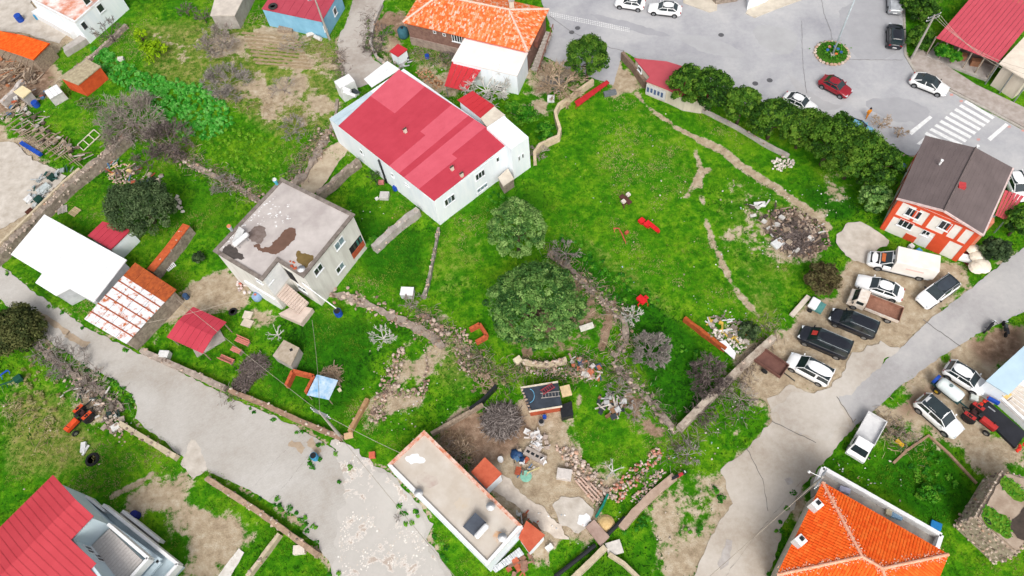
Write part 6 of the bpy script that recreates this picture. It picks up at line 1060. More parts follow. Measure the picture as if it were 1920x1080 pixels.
def car(label, front, rear, kind, paintm, L=None, cat='car', group=None, name='parked_car', roofm=None, rails=False, sunroof=False, tailcol=TAIL, bed=None, extra=None):
    F, Rr = P(*front, .7), P(*rear, .7); L0 = (F-Rr).length; L = L or min(max(L0, 4.0), 5.2); c = (F+Rr)/2; rz = math.atan2(F.y-Rr.y, F.x-Rr.x)
    t = thing(name, label, cat, (c.x, c.y, .05), group, rz); belt, (c0, c1, c2_, c3), zr, W = TYPES[kind]; hw = W/2; X = lambda q: (q-.5)*L
    ts = [0, .015, .05, .12, .2, .3, .42, .55, .66, .75, .84, .91, .96, .985, 1]; wf = lambda q: hw*min(1, .80+.2*min(1, q/.06)**.6)*min(1, .74+.26*min(1, (1-q)/.12)**.6)
    m = MB(); vs = []; nC = 9
    for q in ts:
        z = interp(belt, q); w_ = wf(q); zb_ = .24+(.1 if q < .02 or q > .98 else 0)
        vs += [(X(q), y*w_, zz) for y, zz in ((-.9, zb_), (-1, zb_+.12), (-1.0, (zb_+z)*.5), (-.97, z-.08), (-.86, z), (-.4, z+.025), (.4, z+.025), (.86, z), (.97, z-.08), (1., (zb_+z)*.5), (1, zb_+.12), (.9, zb_))]
    k = 12; fs = [(i*k+j, i*k+(j+1) % k, (i+1)*k+(j+1) % k, (i+1)*k+j) for i in range(len(ts)-1) for j in range(k)]+[tuple(range(k))[::-1], tuple(range((len(ts)-1)*k, len(ts)*k))]
    m.add(vs, [f[::-1] for f in fs]); body = m.build('body', paintm, t, smooth=True, world=False)
    zb = lambda q: interp(belt, q)
    # cabin glass
    m = MB(); wl, wu = hw*.90, hw*.78; zu = zr-.03; lowq = [c0, c1+(c2_-c1)*.0, c2_, c3]; vs = []
    for q, up in ((c0, 0), (c1, 1), (c2_, 1), (c3, 0)):
        vs += [(X(q), -wl*(.96 if not up else 1), zb(q)-.01), (X(q), wl*(.96 if not up else 1), zb(q)-.01)]
    vs += [(X(c1), -wu, zu), (X(c1), wu, zu), (X(c2_), -wu, zu), (X(c2_), wu, zu)]
    m.add(vs, [(0, 8, 9, 1), (6, 7, 11, 10), (0, 2, 8), (1, 9, 3), (2, 4, 10, 8), (3, 9, 11, 5), (4, 6, 10), (5, 11, 7), (8, 10, 11, 9)]); m.build('windows', CG, t, world=False)
    # roof skin
    m = MB(); vs = []; nx_, ny_ = 6, 7
    for i in range(nx_):
        q = c1-.015+(c2_-c1+.03)*i/(nx_-1)
        for j in range(ny_): s_ = (j/(ny_-1)-.5)*2; vs.append((X(q), s_*wu*1.06, zr-.07*abs(s_)**3-.05*abs(i/(nx_-1)-.5)**2*4*.6))
    fs = [(i*ny_+j, (i+1)*ny_+j, (i+1)*ny_+j+1, i*ny_+j+1) for i in range(nx_-1) for j in range(ny_-1)]; n0 = len(vs); vs += [(x, y, z-.06) for x, y, z in vs]; rim_ = [j for j in range(ny_)]+[i*ny_+ny_-1 for i in range(1, nx_)]+[(nx_-1)*ny_+j for j in range(ny_-2, -1, -1)]+[i*ny_ for i in range(nx_-2, 0, -1)]
    fs += [(rim_[i], rim_[(i+1) % len(rim_)], rim_[(i+1) % len(rim_)]+n0, rim_[i]+n0) for i in range(len(rim_))]; m.add(vs, fs); m.build('roof', roofm or paintm, t, smooth=True, world=False)
    pil = []
    for s_ in (-1, 1):
        m = MB(); m.bar((X(c3), s_*wl*.95, zb(c3)), (X(c2_), s_*wu*1.01, zu), .07, .05); pil.append(m); qm = (c1+c2_)/2; m = MB(); m.bar((X(qm), s_*wl*1.0, zb(qm)-.02), (X(qm), s_*wu*1.02, zu), .09, .04); pil.append(m)
        m = MB(); m.bar((X(c0), s_*wl*.95, zb(c0)), (X(c1), s_*wu*1.01, zu), .12 if kind in ('sedan', 'coupe') else .16, .06); pil.append(m)
        if kind in ('van', 'mpv'): m = MB(); pil.append(m); m.bar((X(.3), s_*wl, zb(.3)), (X(.3), s_*wu*1.02, zu), .16, .04)
    [m.build('pillar', paintm, t, world=False) for m in pil]
    wr = .33 if kind not in ('suv', 'van', 'pickup') else .37
    for q in (.18, .81):
        for s_ in (-1, 1):
            m = MB(); yw = s_*(hw-.09); m.lathe([(wr*.62, -.115), (wr*.92, -.115), (wr, -.07), (wr, .07), (wr*.92, .115), (wr*.62, .115)], (X(q), yw, wr-.05), 16, axis='Y'); wo = m.build('wheel', TY, t, world=False); m = MB(); m.lathe([(wr*.6, -.118), (wr*.64, -.122), (wr*.64, .122), (wr*.6, .118)], (X(q), yw, wr-.05), 12, axis='Y'); m.build('rim', RIM, wo, world=False)
            m = MB(); m.lathe([(wr*1.16, -.02), (wr*1.16, .02)], (X(q), s_*(hw*.985), wr+.0), 16, axis='Y'); m.build('wheel_arch', TRIM, t, world=False)
    for s_ in (-1, 1):
        m = MB(); m.box((X(.955), s_*hw*.66, .66*zb(.9)/.82), (.34, .30, .12), -s_*.35); m.build('headlight', LAMP, t, world=False)
        m = MB(); m.box((X(.02), s_*hw*.72, .78*zb(.12)/.98), (.12, .26, .15), s_*.2); m.build('tail_light', tailcol, t, world=False)
        m = MB(); m.box((X(c3-.045), s_*(hw+.09), zb(c3)+.08), (.12, .2, .13)); m.build('mirror', paintm if roofm is None else TRIM, t, world=False)
    m = MB(); m.box((X(.995), 0, .42), (.06, W*.55, .14)); m.build('grille', TRIM, t, world=False); m = MB(); m.box((X(.0)-.01, 0, .55), (.04, .5, .11)); m.build('number_plate', wht, t, world=False)
    m = MB(); m.box((X(.5), 0, .24), (L*.56, W+.02, .1)); m.build('side_skirt', TRIM, t, world=False)
    if rails:
        for s_ in (-1, 1): m = MB(); m.tube([(X(c1+.03), s_*wu*.93, zr-.02), (X(c1+.05), s_*wu*.93, zr+.04), (X(c2_-.05), s_*wu*.93, zr+.04), (X(c2_-.02), s_*wu*.93, zr-.02)], .025, 6); m.build('roof_rail', SP, t, world=False)
    if sunroof: m = MB(); m.box((X((c1+c2_)/2+.02), 0, zr+.008), (L*(c2_-c1)*.86, wu*1.5, .02)); m.build('sunroof', CG, t, world=False)
    if bed:
        m = MB(); m.box((X(.21), 0, zb(.2)+.03), (L*.36, W*.8, .06)); m.build('bed_floor', bed, t, world=False)
    if extra: extra(t, X, hw, L)
    return t
PK = 'cars parked along the main road'; PD = 'cars parked on the dirt lot'; PY = 'cars parked in the dirt yard'
car('white sedan parked on the main road beside the cream pavement', (1216, 13), (1278, 20), 'sedan', WP, group=PK)
car('white saloon parked at the main road, green tinted windows, tail to the other white sedan', (1154, 1), (1209, 9), 'sedan', WP, group=PK, roofm=None)
car('dark red sedan driving through the crossing', (1594, 176), (1540, 147), 'sedan', RP, name='car')
car('white coupe with black roof at the pavement kerb', (1778, 171), (1709, 144), 'coupe', WP, group=PK, roofm=CG)
car('white car half hidden under the roadside pines', (1529, 206), (1470, 179), 'sedan', WP, group=PK)
car('black SUV parked at the verge, tail to the crossing', (1678, 50), (1678, 84), 'suv', BP, L=4.3, group=PK)
def pk_extra(t, X, hw, L): m = MB(); m.box((X(.2), 0, 1.1), (L*.34, hw*1.7, .12)); m.build('tonneau', M('grey_cover', (186, 190, 196)), t, world=False)
car('silver grey pickup parked at the verge behind the black SUV', (1677, -22), (1679, 24), 'pickup', SP, L=4.8, group=PK, extra=pk_extra)
car('light blue car hidden behind the roadside pines', (1622, 246), (1590, 236), 'hatch', BLP, L=4.0, group=PK)
car('white car behind the orange house, beside the red lean-to', (1915, 368), (1898, 330), 'hatch', WP, L=4.1, group=PK)
car('white sedan parked between flatbed truck and box van', (1606, 524), (1694, 554), 'sedan', WP, group=PD)
car('white and grey SUV standing alone by the lane edge', (1727, 569), (1788, 526), 'suv', WP, group=PD, roofm=M('dark_grey_roof', (70, 78, 88), None, 1, .2), rails=True)
car('black estate car with chrome roof rails on the dirt lot', (1559, 589), (1640, 623), 'mpv', BP, L=4.7, group=PD, rails=True)
def red_sheet(t, X, hw, L): m = MB(); m.slab([Vector((X(.69), -.3, 1.72)), Vector((X(.78), -.4, 1.3)), Vector((X(.78), .15, 1.3)), Vector((X(.69), .2, 1.72))], .02); m.build('windscreen_card', M('red_card', (226, 70, 62)), t, world=False)
car('black minivan with silver rails and red card behind the windscreen', (1499, 622), (1591, 661), 'van', BP, L=5.1, cat='van', name='parked_van', group=PD, rails=True, extra=red_sheet)
car('white small van beside the brown trailer', (1478, 671), (1557, 713), 'mpv', WP, L=4.4, cat='van', name='parked_van', group=PD)
car('white hatchback with red tail lamps by the pale blue roof', (1848, 731), (1774, 686), 'hatch', WP, group=PY)
car('white crossover with large black glass roof next to the square plot', (1800, 815), (1722, 746), 'suv', WP, L=4.6, group=PY, sunroof=True)
def box_x(w_, h_, l0, l1, mat, z0=.75):
    def f(t, X, hw, L):
        m = MB(); m.box(((X(l0)+X(l1))/2, 0, z0+h_/2), (X(l1)-X(l0), w_, h_)); m.build('cargo_box', mat, t, world=False, bevel=.06)
        m = MB()
        for s_ in (-1, 1): m.box(((X(l0)+X(l1))/2, s_*(w_/2+.006), z0+h_*.5), ((X(l1)-X(l0))*.42, .012, .2))
        m.build('red_lettering', M('faint_red_print', (244, 214, 206), (236, 190, 180), 14), t, world=False)
        m = MB(); m.slab([Vector((X(.83), -hw*.8, 1.06)), Vector((X(.96), -hw*.7, .88)), Vector((X(.96), hw*.7, .88)), Vector((X(.83), hw*.8, 1.06))], .03); m.build('black_bonnet', TRIM, t, world=False); m = MB(); m.box((X(.78), 0, 1.34), (.4, hw*1.1, .03), 0, 0, 0); m.build('dashboard_cover', M('orange_cloth', (206, 110, 60)), t, world=False)
    return f
car('white box van with large cargo body in front of the orange house', (1624, 482), (1752, 512), 'van', WP, L=6.6, cat='box van', name='box_van', roofm=WP, extra=box_x(2.05, 1.75, .0, .64, wpan))
def flatbed(front, rear, label, cabm, bedm, L, name='flatbed_truck', tall=False):
    F, Rr = P(*front, .7), P(*rear, .7); c = (F+Rr)/2; rz = math.atan2(F.y-Rr.y, F.x-Rr.x); t = thing(name, label, 'truck', (c.x, c.y, .05), None, rz); h = L/2; W = 1.8
    m = MB(); m.add([(h-1.75, -W/2, .45), (h, -W/2, .45), (h, -W/2, .95), (h-.35, -W/2*.96, 1.15), (h-.75, -W/2*.82, 1.85), (h-1.7, -W/2*.82, 1.88), (h-1.75, -W/2, 1.1)]+[(h-1.75, W/2, .45), (h, W/2, .45), (h, W/2, .95), (h-.35, W/2*.96, 1.15), (h-.75, W/2*.82, 1.85), (h-1.7, W/2*.82, 1.88), (h-1.75, W/2, 1.1)], [tuple(range(7))[::-1], tuple(range(7, 14))]+[(i, (i+1) % 7, 7+(i+1) % 7, 7+i) for i in range(7)]); m.build('cab', cabm, t, world=False, bevel=.05)
    m = MB(); m.slab([Vector((h-.33, -W*.40, 1.2)), Vector((h-.72, -W*.36, 1.82)), Vector((h-.72, W*.36, 1.82)), Vector((h-.33, W*.40, 1.2))], .03); m.build('windscreen', CG, t, world=False)
    for s_ in (-1, 1): m = MB(); m.box((h-1.15, s_*W*.455, 1.42), (.7, .05, .45)); m.build('side_window', CG, t, world=False)
    m = MB(); m.box((-.85, 0, .72), (L-1.9, W, .1)); m.build('bed', bedm, t, world=False); bl = L-1.9
    for s_ in (-1, 1): m = MB(); m.box((-.85, s_*(W/2), .98), (bl, .05, .46 if not tall else .95)); m.build('bed_side', cabm if not tall else bedm, t, world=False); m = MB(); m.box((-.85, s_*(W/2-.03), 1.0), (bl*.98, .03, .42)); m.build('bed_lining', bedm, t, world=False)
    m = MB(); m.box((-.85-bl/2, 0, .98), (.05, W, .46)); m.build('tailgate', bedm, t, world=False); m = MB(); m.box((-.85+bl/2, 0, 1.1), (.05, W, .8)); m.build('headboard', bedm, t, world=False); m = MB(); m.box((-.3, 0, .55), (L-.8, .7, .2)); m.build('chassis', TRIM, t, world=False)
    for q in (-h+1.0, h-.8):
        for s_ in (-1, 1): m = MB(); m.lathe([(.22, -.12), (.36, -.12), (.38, 0), (.36, .12), (.22, .12)], (q, s_*(W/2-.12), .33), 14, axis='Y'); wo = m.build('wheel', TY, t, world=False); m = MB(); m.lathe([(.2, -.125), (.23, -.13), (.23, .13), (.2, .125)], (q, s_*(W/2-.12), .33), 10, axis='Y'); m.build('rim', RIM, wo, world=False)
    for s_ in (-1, 1): m = MB(); m.box((h+.0, s_*.62, .75), (.06, .3, .16)); m.build('headlight', LAMP, t, world=False); m = MB(); m.box((h-.5, s_*(W/2+.1), 1.35), (.1, .16, .22)); m.build('mirror', TRIM, t, world=False)
    return t
flatbed((1592, 556), (1688, 594), 'old white flatbed truck with rusty open bed', M('worn_white_paint', (238, 232, 224), (214, 196, 178), 2, .6), M('rusty_bed', (168, 124, 104), (140, 98, 80), 2, .9), 5.3)
flatbed((1600, 862), (1645, 780), 'white pickup truck with empty white bed beside the track', WP, M('pale_bed', (226, 226, 226), (206, 206, 208), 1.4, .7), 4.9, name='pickup_truck')
def tractor(front, rear, label, paintm, L=3.4, tool=None):
    F, Rr = P(*front, .8), P(*rear, .8); c = (F+Rr)/2; rz = math.atan2(F.y-Rr.y, F.x-Rr.x); t = thing('tractor', label, 'tractor', (c.x, c.y, 0), None, rz)
    t.scale = (.88, .88, .88)
    m = MB(); m.box((.85, 0, 1.05), (1.7, .62, .6)); m.build('bonnet', paintm, t, world=False, bevel=.06); m = MB(); m.box((.2, 0, .65), (2.9, .4, .35)); m.build('chassis', TRIM, t, world=False)
    for s_ in (-1, 1):
        m = MB(); m.lathe([(.38, -.2), (.66, -.2), (.72, -.1), (.72, .1), (.66, .2), (.38, .2)], (-.85, s_*.82, .70), 18, axis='Y')
        for k in range(18): a = k*math.pi/9; m.box((-.85+.71*math.cos(a), s_*.82, .70+.71*math.sin(a)), (.07, .36, .07))
        wo = m.build('rear_wheel', TY, t, world=False); m = MB(); m.lathe([(.36, -.1), (.40, -.21), (.40, .21), (.36, .1)], (-.85, s_*.82, .70), 14, axis='Y'); m.build('rim', M('rusty_rim', (150, 84, 60)), wo, world=False)
        m = MB(); m.lathe([(.2, -.1), (.38, -.1), (.4, 0), (.38, .1), (.2, .1)], (1.35, s_*.68, .39), 14, axis='Y'); wo = m.build('front_wheel', TY, t, world=False); m = MB(); m.lathe([(.19, -.11), (.22, -.11), (.22, .11), (.19, .11)], (1.35, s_*.68, .39), 10, axis='Y'); m.build('rim', RIM, wo, world=False)
        m = MB(); m.slab([Vector((-1.55, s_*.58, 1.3)), Vector((-.35, s_*.58, 1.46)), Vector((-.35, s_*1.02, 1.46)), Vector((-1.55, s_*1.02, 1.3))], .06); m.build('mudguard', paintm, t, world=False)
    m = MB(); m.box((-.85, 0, 1.15), (.5, .5, .14)); m.box((-1.1, 0, 1.38), (.1, .5, .4)); m.build('seat', M('seat_vinyl', (70, 40, 40)), t, world=False); m = MB(); m.lathe([(.2, -.02), (.24, 0), (.2, .02)], (-.25, 0, 1.55), 12); m.build('steering_wheel', black_m, t, world=False); m = MB(); m.tube([(-.1, 0, 1.2), (-.25, 0, 1.55)], .03, 6); m.build('steering_column', TRIM, t, world=False)
    m = MB(); m.tube([(1.2, .2, 1.3), (1.2, .2, 1.95)], .045, 6); m.build('exhaust', TRIM, t, world=False); m = MB(); m.box((1.72, 0, 1.0), (.05, .5, .5)); m.build('grille', TRIM, t, world=False); m = MB(); m.bar((-1.3, -.4, .5), (-2.0, 0, .5), .08, .08); m.bar((-1.3, .4, .5), (-2.0, 0, .5), .08, .08); m.build('hitch', TRIM, t, world=False)
    return t
tractor((122, 812), (170, 762), 'orange tractor parked in the grass by the stony bank', M('orange_tractor_paint', (236, 88, 40), (214, 74, 34), 2, .5)); tractor((1866, 806), (1812, 764), 'red tractor parked beside the black tarpaulin', M('red_tractor_paint', (198, 56, 52), (170, 44, 44), 2, .6))
# small tank trailer, brown box trailer
F, Rr = P(1797, 748, .7), P(1757, 716, .7); c = (F+Rr)/2; t = thing('tank_trailer', 'white plastic tank trailer with blue fan and yellow wheel hub', 'trailer', (c.x, c.y, 0), None, math.atan2(F.y-Rr.y, F.x-Rr.x))
m = MB(); m.lathe([(.1, -1.25), (.5, -1.2), (.62, -.9), (.64, 0), (.62, .9), (.5, 1.2), (.1, 1.25)], (.1, 0, 1.05), 16, axis='X'); tk = m.build('tank', M('frosted_tank', (236, 244, 242), (220, 230, 230), 1), t, smooth=True, world=False); m = MB(); m.lathe([(.17, 0), (.17, .08), (.1, .1)], (-.1, 0, 1.68), 12); m.build('lid', M('tank_lid', (120, 140, 140)), tk, world=False)
m = MB(); m.lathe([(.36, -.14), (.5, -.14), (.52, .14), (.36, .14)], (-1.4, 0, 1.0), 16, axis='X'); m.build('fan', blu, t, world=False); m = MB(); m.box((0, 0, .45), (3.0, .8, .12)); m.bar((1.4, 0, .45), (2.4, 0, .45), .1, .1); m.build('frame', M('dark_teal', (40, 80, 80)), t, world=False)
for s_ in (-1, 1): m = MB(); m.lathe([(.2, -.1), (.36, -.1), (.38, .1), (.2, .1)], (-.6, s_*.62, .36), 14, axis='Y'); wo = m.build('wheel', TY, t, world=False); m = MB(); m.lathe([(.19, -.11), (.2, .11)], (-.6, s_*.62, .36), 10, axis='Y'); m.build('hub', M('yellow_hub', (214, 176, 40)), wo, world=False)
bw = M('brown_trailer_paint', (124, 86, 76), (106, 72, 64), 1.5, .8); p4 = P2([(1414, 672), (1430, 650), (1480, 684), (1464, 706)], 1.1); t = thing('box_trailer', 'brown metal box trailer at the end of the concrete wall', 'trailer', base_of(p4)); m = MB(); m.prism(p4, .6, .7); m.build('floor', bw, t)
for i in range(4): m = MB(); a_, b_ = Vector(p4[i]), Vector(p4[(i+1) % 4]); m.prism(strip([a_, b_], .06), .6, 1.1); m.build('side', bw, t)
c = base_of(p4); dv = (Vector(p4[2])-Vector(p4[1])).normalized()
for s_ in (-1, 1): nn = Vector((-dv.y, dv.x))*s_*.9; m = MB(); m.tube([(c.x+nn.x, c.y+nn.y, .33), (c.x+nn.x*1.15, c.y+nn.y*1.15, .33)], .33, 14); m.build('wheel', TY, t)
m = MB(); e = Vector(p4[2]).lerp(p4[3], .5); m.bar((e.x, e.y, .6), (e.x+dv.x*1.3, e.y+dv.y*1.3, .45), .08, .08); m.build('drawbar', TRIM, t)
def moto(a, b, label, bodym, seatm=black_m):
    F, Rr = P(*a, .5), P(*b, .5); c = (F+Rr)/2; t = thing('motorcycle', label, 'motorcycle', (c.x, c.y, 0), None, math.atan2(F.y-Rr.y, F.x-Rr.x))
    for q, nm in ((.68, 'wheel'), (-.62, 'wheel')): m = MB(); m.lathe([(.2, -.05), (.28, -.06), (.3, 0), (.28, .06), (.2, .05)], (q, 0, .3), 14, axis='Y'); m.build(nm, TY, t, world=False)
    m = MB(); m.box((.1, 0, .62), (.6, .28, .3)); m.box((.0, 0, .4), (.5, .24, .3)); m.build('body', bodym, t, world=False, bevel=.05); m = MB(); m.box((-.42, 0, .78), (.7, .28, .1)); m.build('seat', seatm, t, world=False, bevel=.03); m = MB(); m.tube([(.4, -.36, 1.0), (.5, -.1, .98), (.5, .1, .98), (.4, .36, 1.0)], .022, 6); m.tube([(.68, 0, .3), (.48, 0, .98)], .04, 6); m.build('handlebar', TRIM, t, world=False); m = MB(); m.box((.58, 0, .86), (.14, .2, .2)); m.build('headlight', LAMP, t, world=False)
    m = MB(); m.tube([(-.1, .15, .15), (-.05, .35, 0)], .02, 5); m.build('kickstand', TRIM, t, world=False); return t
moto((1868, 599), (1844, 626), 'black motorcycle lying close to the lane edge, beside the other motorbike', black_m); moto((1884, 604), (1888, 628), 'dark grey motorcycle standing behind the black one', M('dark_grey_bike', (70, 76, 80))); moto((1288, 884), (1258, 900), 'motorbike with red and white panels at the kerb wall end', M('red_bike', (200, 60, 66)))
# ---- farm implements left in the meadow
def implement(name, label, pts, mat, r=.07, z=.35, extra=(), tines=True):
    t = thing(name, label, 'farm tool', P(*pts[0])); q = [P(x, y, z) for x, y in pts]; m = MB(); m.tube(q, r, 6); m.build('beam', mat, t)
    for i, p in enumerate(line([(v.x, v.y, v.z) for v in q], .45) if tines else q): m = MB(); m.tube([p, p+Vector((.12, -.15, -z*.5)), p+Vector((.05, -.32, -z+.02))], [r*.6, r*.5, r*.4], 5); m.build('tine', mat, t)
    for kind, x, y, s_ in extra:
        c = P(x, y, z); m = MB(); m.box((c.x, c.y, z), s_, .6); m.build(kind, mat, t, bevel=.04)
    return t
redm2 = M('implement_red', (232, 36, 44), (206, 28, 36), 3, .5); rusr = M('implement_rust', (206, 104, 82), (176, 80, 60), 3, .7)
implement('mower', 'bright red mower bar implement lying in the meadow', [(1203, 414), (1215, 421), (1232, 430)], redm2, .12, .4, (('drum', 1203, 414, (.7, .6, .4)), ('gearbox', 1214, 420, (.8, .6, .4)), ('deck', 1226, 426, (.5, 1.3, .22)), ('hitch', 1233, 432, (.25, .6, .3))), tines=False)
implement('hay_rake', 'rusty pink hay rake lying in the meadow beside the mower', [(1150, 428), (1160, 428), (1166, 438), (1171, 450)], rusr, .08, .4, (('red_mount', 1175, 436, (.45, .3, .4)),)); implement('plough', 'dark rusty plough with white boxes in the meadow', [(1168, 384), (1178, 364)], M('dark_rust', (96, 60, 52)), .14, .4, (('frame', 1173, 374, (.6, 1.6, .2)),))
for x, y in ((1178, 365), (1169, 378)): c = P(x, y, .6); m = MB(); m.box((c.x, c.y, .62), (.45, .45, .3), .5); one('white_box', m, M('cream_box', (236, 226, 214)), 'cream box sitting on the dark rusty plough', 'box', group='boxes on the plough', bevel=.03)
implement('seeder', 'red wedge shaped implement beside the stone bank', [(1196, 572), (1206, 560), (1213, 566)], redm2, .07, .5, (('hopper', 1203, 562, (.7, 1.0, .4)), ('arm', 1212, 557, (.3, .5, .1))), tines=False)
implement('loader', 'green and blue farm implement with red weight in the left meadow', [(0, 722), (18, 716), (38, 708)], M('dark_green_paint', (24, 84, 66)), .09, .5, (('red_weight', 34, 710, (.8, .7, .5)),))
implement('blue_implement', 'blue painted implement next to the green one', [(0, 704), (14, 694)], blu, .1, .4)
# ------------------------------------------------------------------ street furniture and yard things
# roundabout island with the lamp post
c = P(1559, 101); t = thing('traffic_island', 'round planted island ringed with pale stones at the crossing', 'island', c); m = MB()
m.lathe([(2.0, -.05), (2.0, .25), (1.75, .32)], (c.x, c.y, 0), 28); m.build('soil', M('island_grass', (70, 120, 20), (48, 92, 12), 3, .95, .5), t)
for k in range(26): a = k*6.283/26; m = MB(); m.rock((c.x+2.05*math.cos(a), c.y+2.05*math.sin(a), .15), .3, random.uniform(.5, 1)); m.build('kerb_stone', STONE, t)
pts = c+Vector((0, 0, 0)); C_ = np.array([[c.x+random.gauss(0, .75), c.y+random.gauss(0, .75), .35+random.random()*.3] for _ in range(500)]); q, f, vv = leaves(C_, rng.normal(size=(500, 3))+np.array([0, 0, 1]), .13, rng.random(500)); mesh_np('plants', q, f, vv, WEED, t, kind='stuff')
for dx, dy, cl in ((-.6, .2, (60, 110, 190)), (.7, .1, (70, 120, 200)), (.2, -.7, (226, 120, 60)), (-.2, .7, (220, 150, 130)), (.5, .6, (90, 140, 200)), (.9, -.5, (60, 100, 170))): m = MB(); m.lathe([(.16, 0), (.2, .35), (.17, .36)], (c.x+dx, c.y+dy, .3), 10); m.build('painted_pot', M('pot_%d' % int(dx*10+dy*100), cl), t)
m = MB(); b = P(1560, 104, .3); h_ = 10.5; t = thing('street_lamp', 'tall pale lamp post with two arms on the traffic island', 'lamp', (b.x, b.y, .3)); m.tube([(b.x, b.y, .3), (b.x, b.y, 5), (b.x, b.y, h_)], [.12, .1, .07], 10); m.build('pole', M('pale_grey_pole', (200, 212, 218)), t, smooth=True); m = MB(); m.box((b.x, b.y, .45), (.5, .5, .3)); m.build('foot', conc, t)
for s_ in (-1, 1): m = MB(); m.tube([(b.x, b.y, h_-.1), (b.x+s_*.9, b.y, h_+.25), (b.x+s_*1.6, b.y, h_+.25)], .045, 6); ar = m.build('arm', MATS['pale_grey_pole'], t); m = MB(); m.lathe([(.05, -.4), (.16, -.3), (.18, .1), (.08, .35)], (b.x+s_*1.8, b.y, h_+.25), 10, axis='X'); m.build('lamp_head', wht, ar)
# utility poles and wires
polem = M('pole_concrete', (188, 182, 174), (164, 158, 150), 2, .9); WIRE = M('wire', (190, 180, 164), (160, 150, 136), 2, .6)
def upole(x, y, h, label, arms=3, ang=.5):
    b = P(x, y); t = thing('utility_pole', label, 'utility pole', b); m = MB(); m.tube([b-Vector((0, 0, .2)), b+Vector((0, 0, h))], [.17, .1], 8); m.build('pole', polem, t)
    for k in range(arms): z = h-.15-.45*k; d = Vector((math.cos(ang), math.sin(ang), 0))*.9; m = MB(); p = b+Vector((0, 0, z)); m.bar(p-d, p+d, .09, .09); ca = m.build('crossarm', steel, t); [MB().lathe([(.04, 0), (.06, .1), (.03, .16)], p+d*s_+Vector((0, 0, .04)), 6).build('insulator', wht, ca) for s_ in (-1, 1)]
    return b+Vector((0, 0, h-.2))
U1 = upole(640, 820, 7.6, 'concrete utility pole with crossarms beside the paved lane', 3, 2.6); U2 = upole(1497, 935, 7.5, 'concrete utility pole with crossarms at the clay roofed house corner', 3, .8); U3 = upole(1708, 112, 7.0, 'roadside utility pole at the verge shrubs', 2, .3); U4 = upole(618, 74, 7.0, 'thin utility pole at the sky blue house corner', 1, .3)
b = P(1497, 935); m = MB(); m.tube([U2, U2+Vector((-.9, .5, .3))], .03, 5); m.lathe([(.05, -.2), (.14, 0), (.05, .2)], U2+Vector((-1., .55, .3)), 8); one('street_light', m, wht, 'small white street light on the pole by the clay roof', 'lamp')
def wire(a, b, label, sag=.5, r=.022):
    a = Vector(a); b = Vector(b); m = MB(); m.tube([a.lerp(b, k/14)-Vector((0, 0, sag*4*(k/14)*(1-k/14))) for k in range(15)], r, 4); return one('overhead_wire', m, WIRE, label, 'wire', group='overhead wires', base=a)
wire(U1, P(585, 600, 2.5), 'overhead cable from the lane pole to the grey house stair'); wire(U1, P(752, 850, 3.3), 'overhead cable from the lane pole to the low flat house'); wire(U1, P(330, 560, 3), 'overhead cable from the lane pole to the rusty shed'); wire(P(250, 610, 2.6), P(480, 550, 4.5), 'cable strung from the rusty shed to the grey house'); wire(U2, P(1320, 1090, 5), 'overhead cable running from the clay roof pole down the track'); wire(U1, P(860, 1090, 6.), 'overhead cable following the broken lane')
for k in range(3): wire(U3+Vector((k*.4, 0, 0)), P(1925, 130+k*10, 5), 'one of the parallel wires above the pink red veranda roof', 1.)
# person crossing
def person(x, y, label, jacket, legs=(50, 52, 60)):
    b = P(x, y, .03); t = thing('person', label, 'person', b); me = bpy.data.meshes.new('body'); J = [(0, 0, .95), (0, 0, 1.2), (0, 0, 1.42), (0, 0, 1.52), (0, .01, 1.66), (.19, 0, 1.4), (.27, .05, 1.12), (.26, .18, .9), (-.19, 0, 1.4), (-.27, -.03, 1.12), (-.26, .08, .9), (.1, 0, .9), (.11, .1, .5), (.11, .05, .08), (.11, .2, .05), (-.1, 0, .9), (-.11, -.06, .5), (-.11, -.2, .1), (-.11, -.05, .05)]
    E_ = [(0, 1), (1, 2), (2, 3), (3, 4), (2, 5), (5, 6), (6, 7), (2, 8), (8, 9), (9, 10), (0, 11), (11, 12), (12, 13), (13, 14), (0, 15), (15, 16), (16, 17), (17, 18)]; Rr_ = [.15, .16, .15, .07, .11, .08, .055, .045, .08, .055, .045, .1, .075, .05, .045, .1, .075, .05, .045]
    me.from_pydata(J, E_, []); o = link_mesh('body', me, None, t); sk = o.modifiers.new('skin', 'SKIN'); 
    for v, r in zip(me.skin_vertices[0].data if me.skin_vertices else [], Rr_): v.radius = (r, r)
    if not me.skin_vertices:
        bm = bmesh.new(); bm.from_mesh(me); ly = bm.verts.layers.skin.verify(); bm.verts.ensure_lookup_table()
        for i, r in enumerate(Rr_): bm.verts[i][ly].radius = (r, r)
        bm.verts[0][ly].use_root = True; bm.to_mesh(me); bm.free()
    o.modifiers.new('sub', 'SUBSURF').render_levels = 2; me.materials.append(M('clothes_%d' % x, jacket)); 
    m = MB(); m.lathe([(.02, .0), (.12, .03), (.13, .12), (.08, .2), (.02, .22)], (0, .01, 1.62), 10); m.build('hair', M('dark_hair', (50, 40, 36)), t, world=False); return t
person(1624, 222, 'person in orange jacket walking behind the pines', (240, 150, 40))
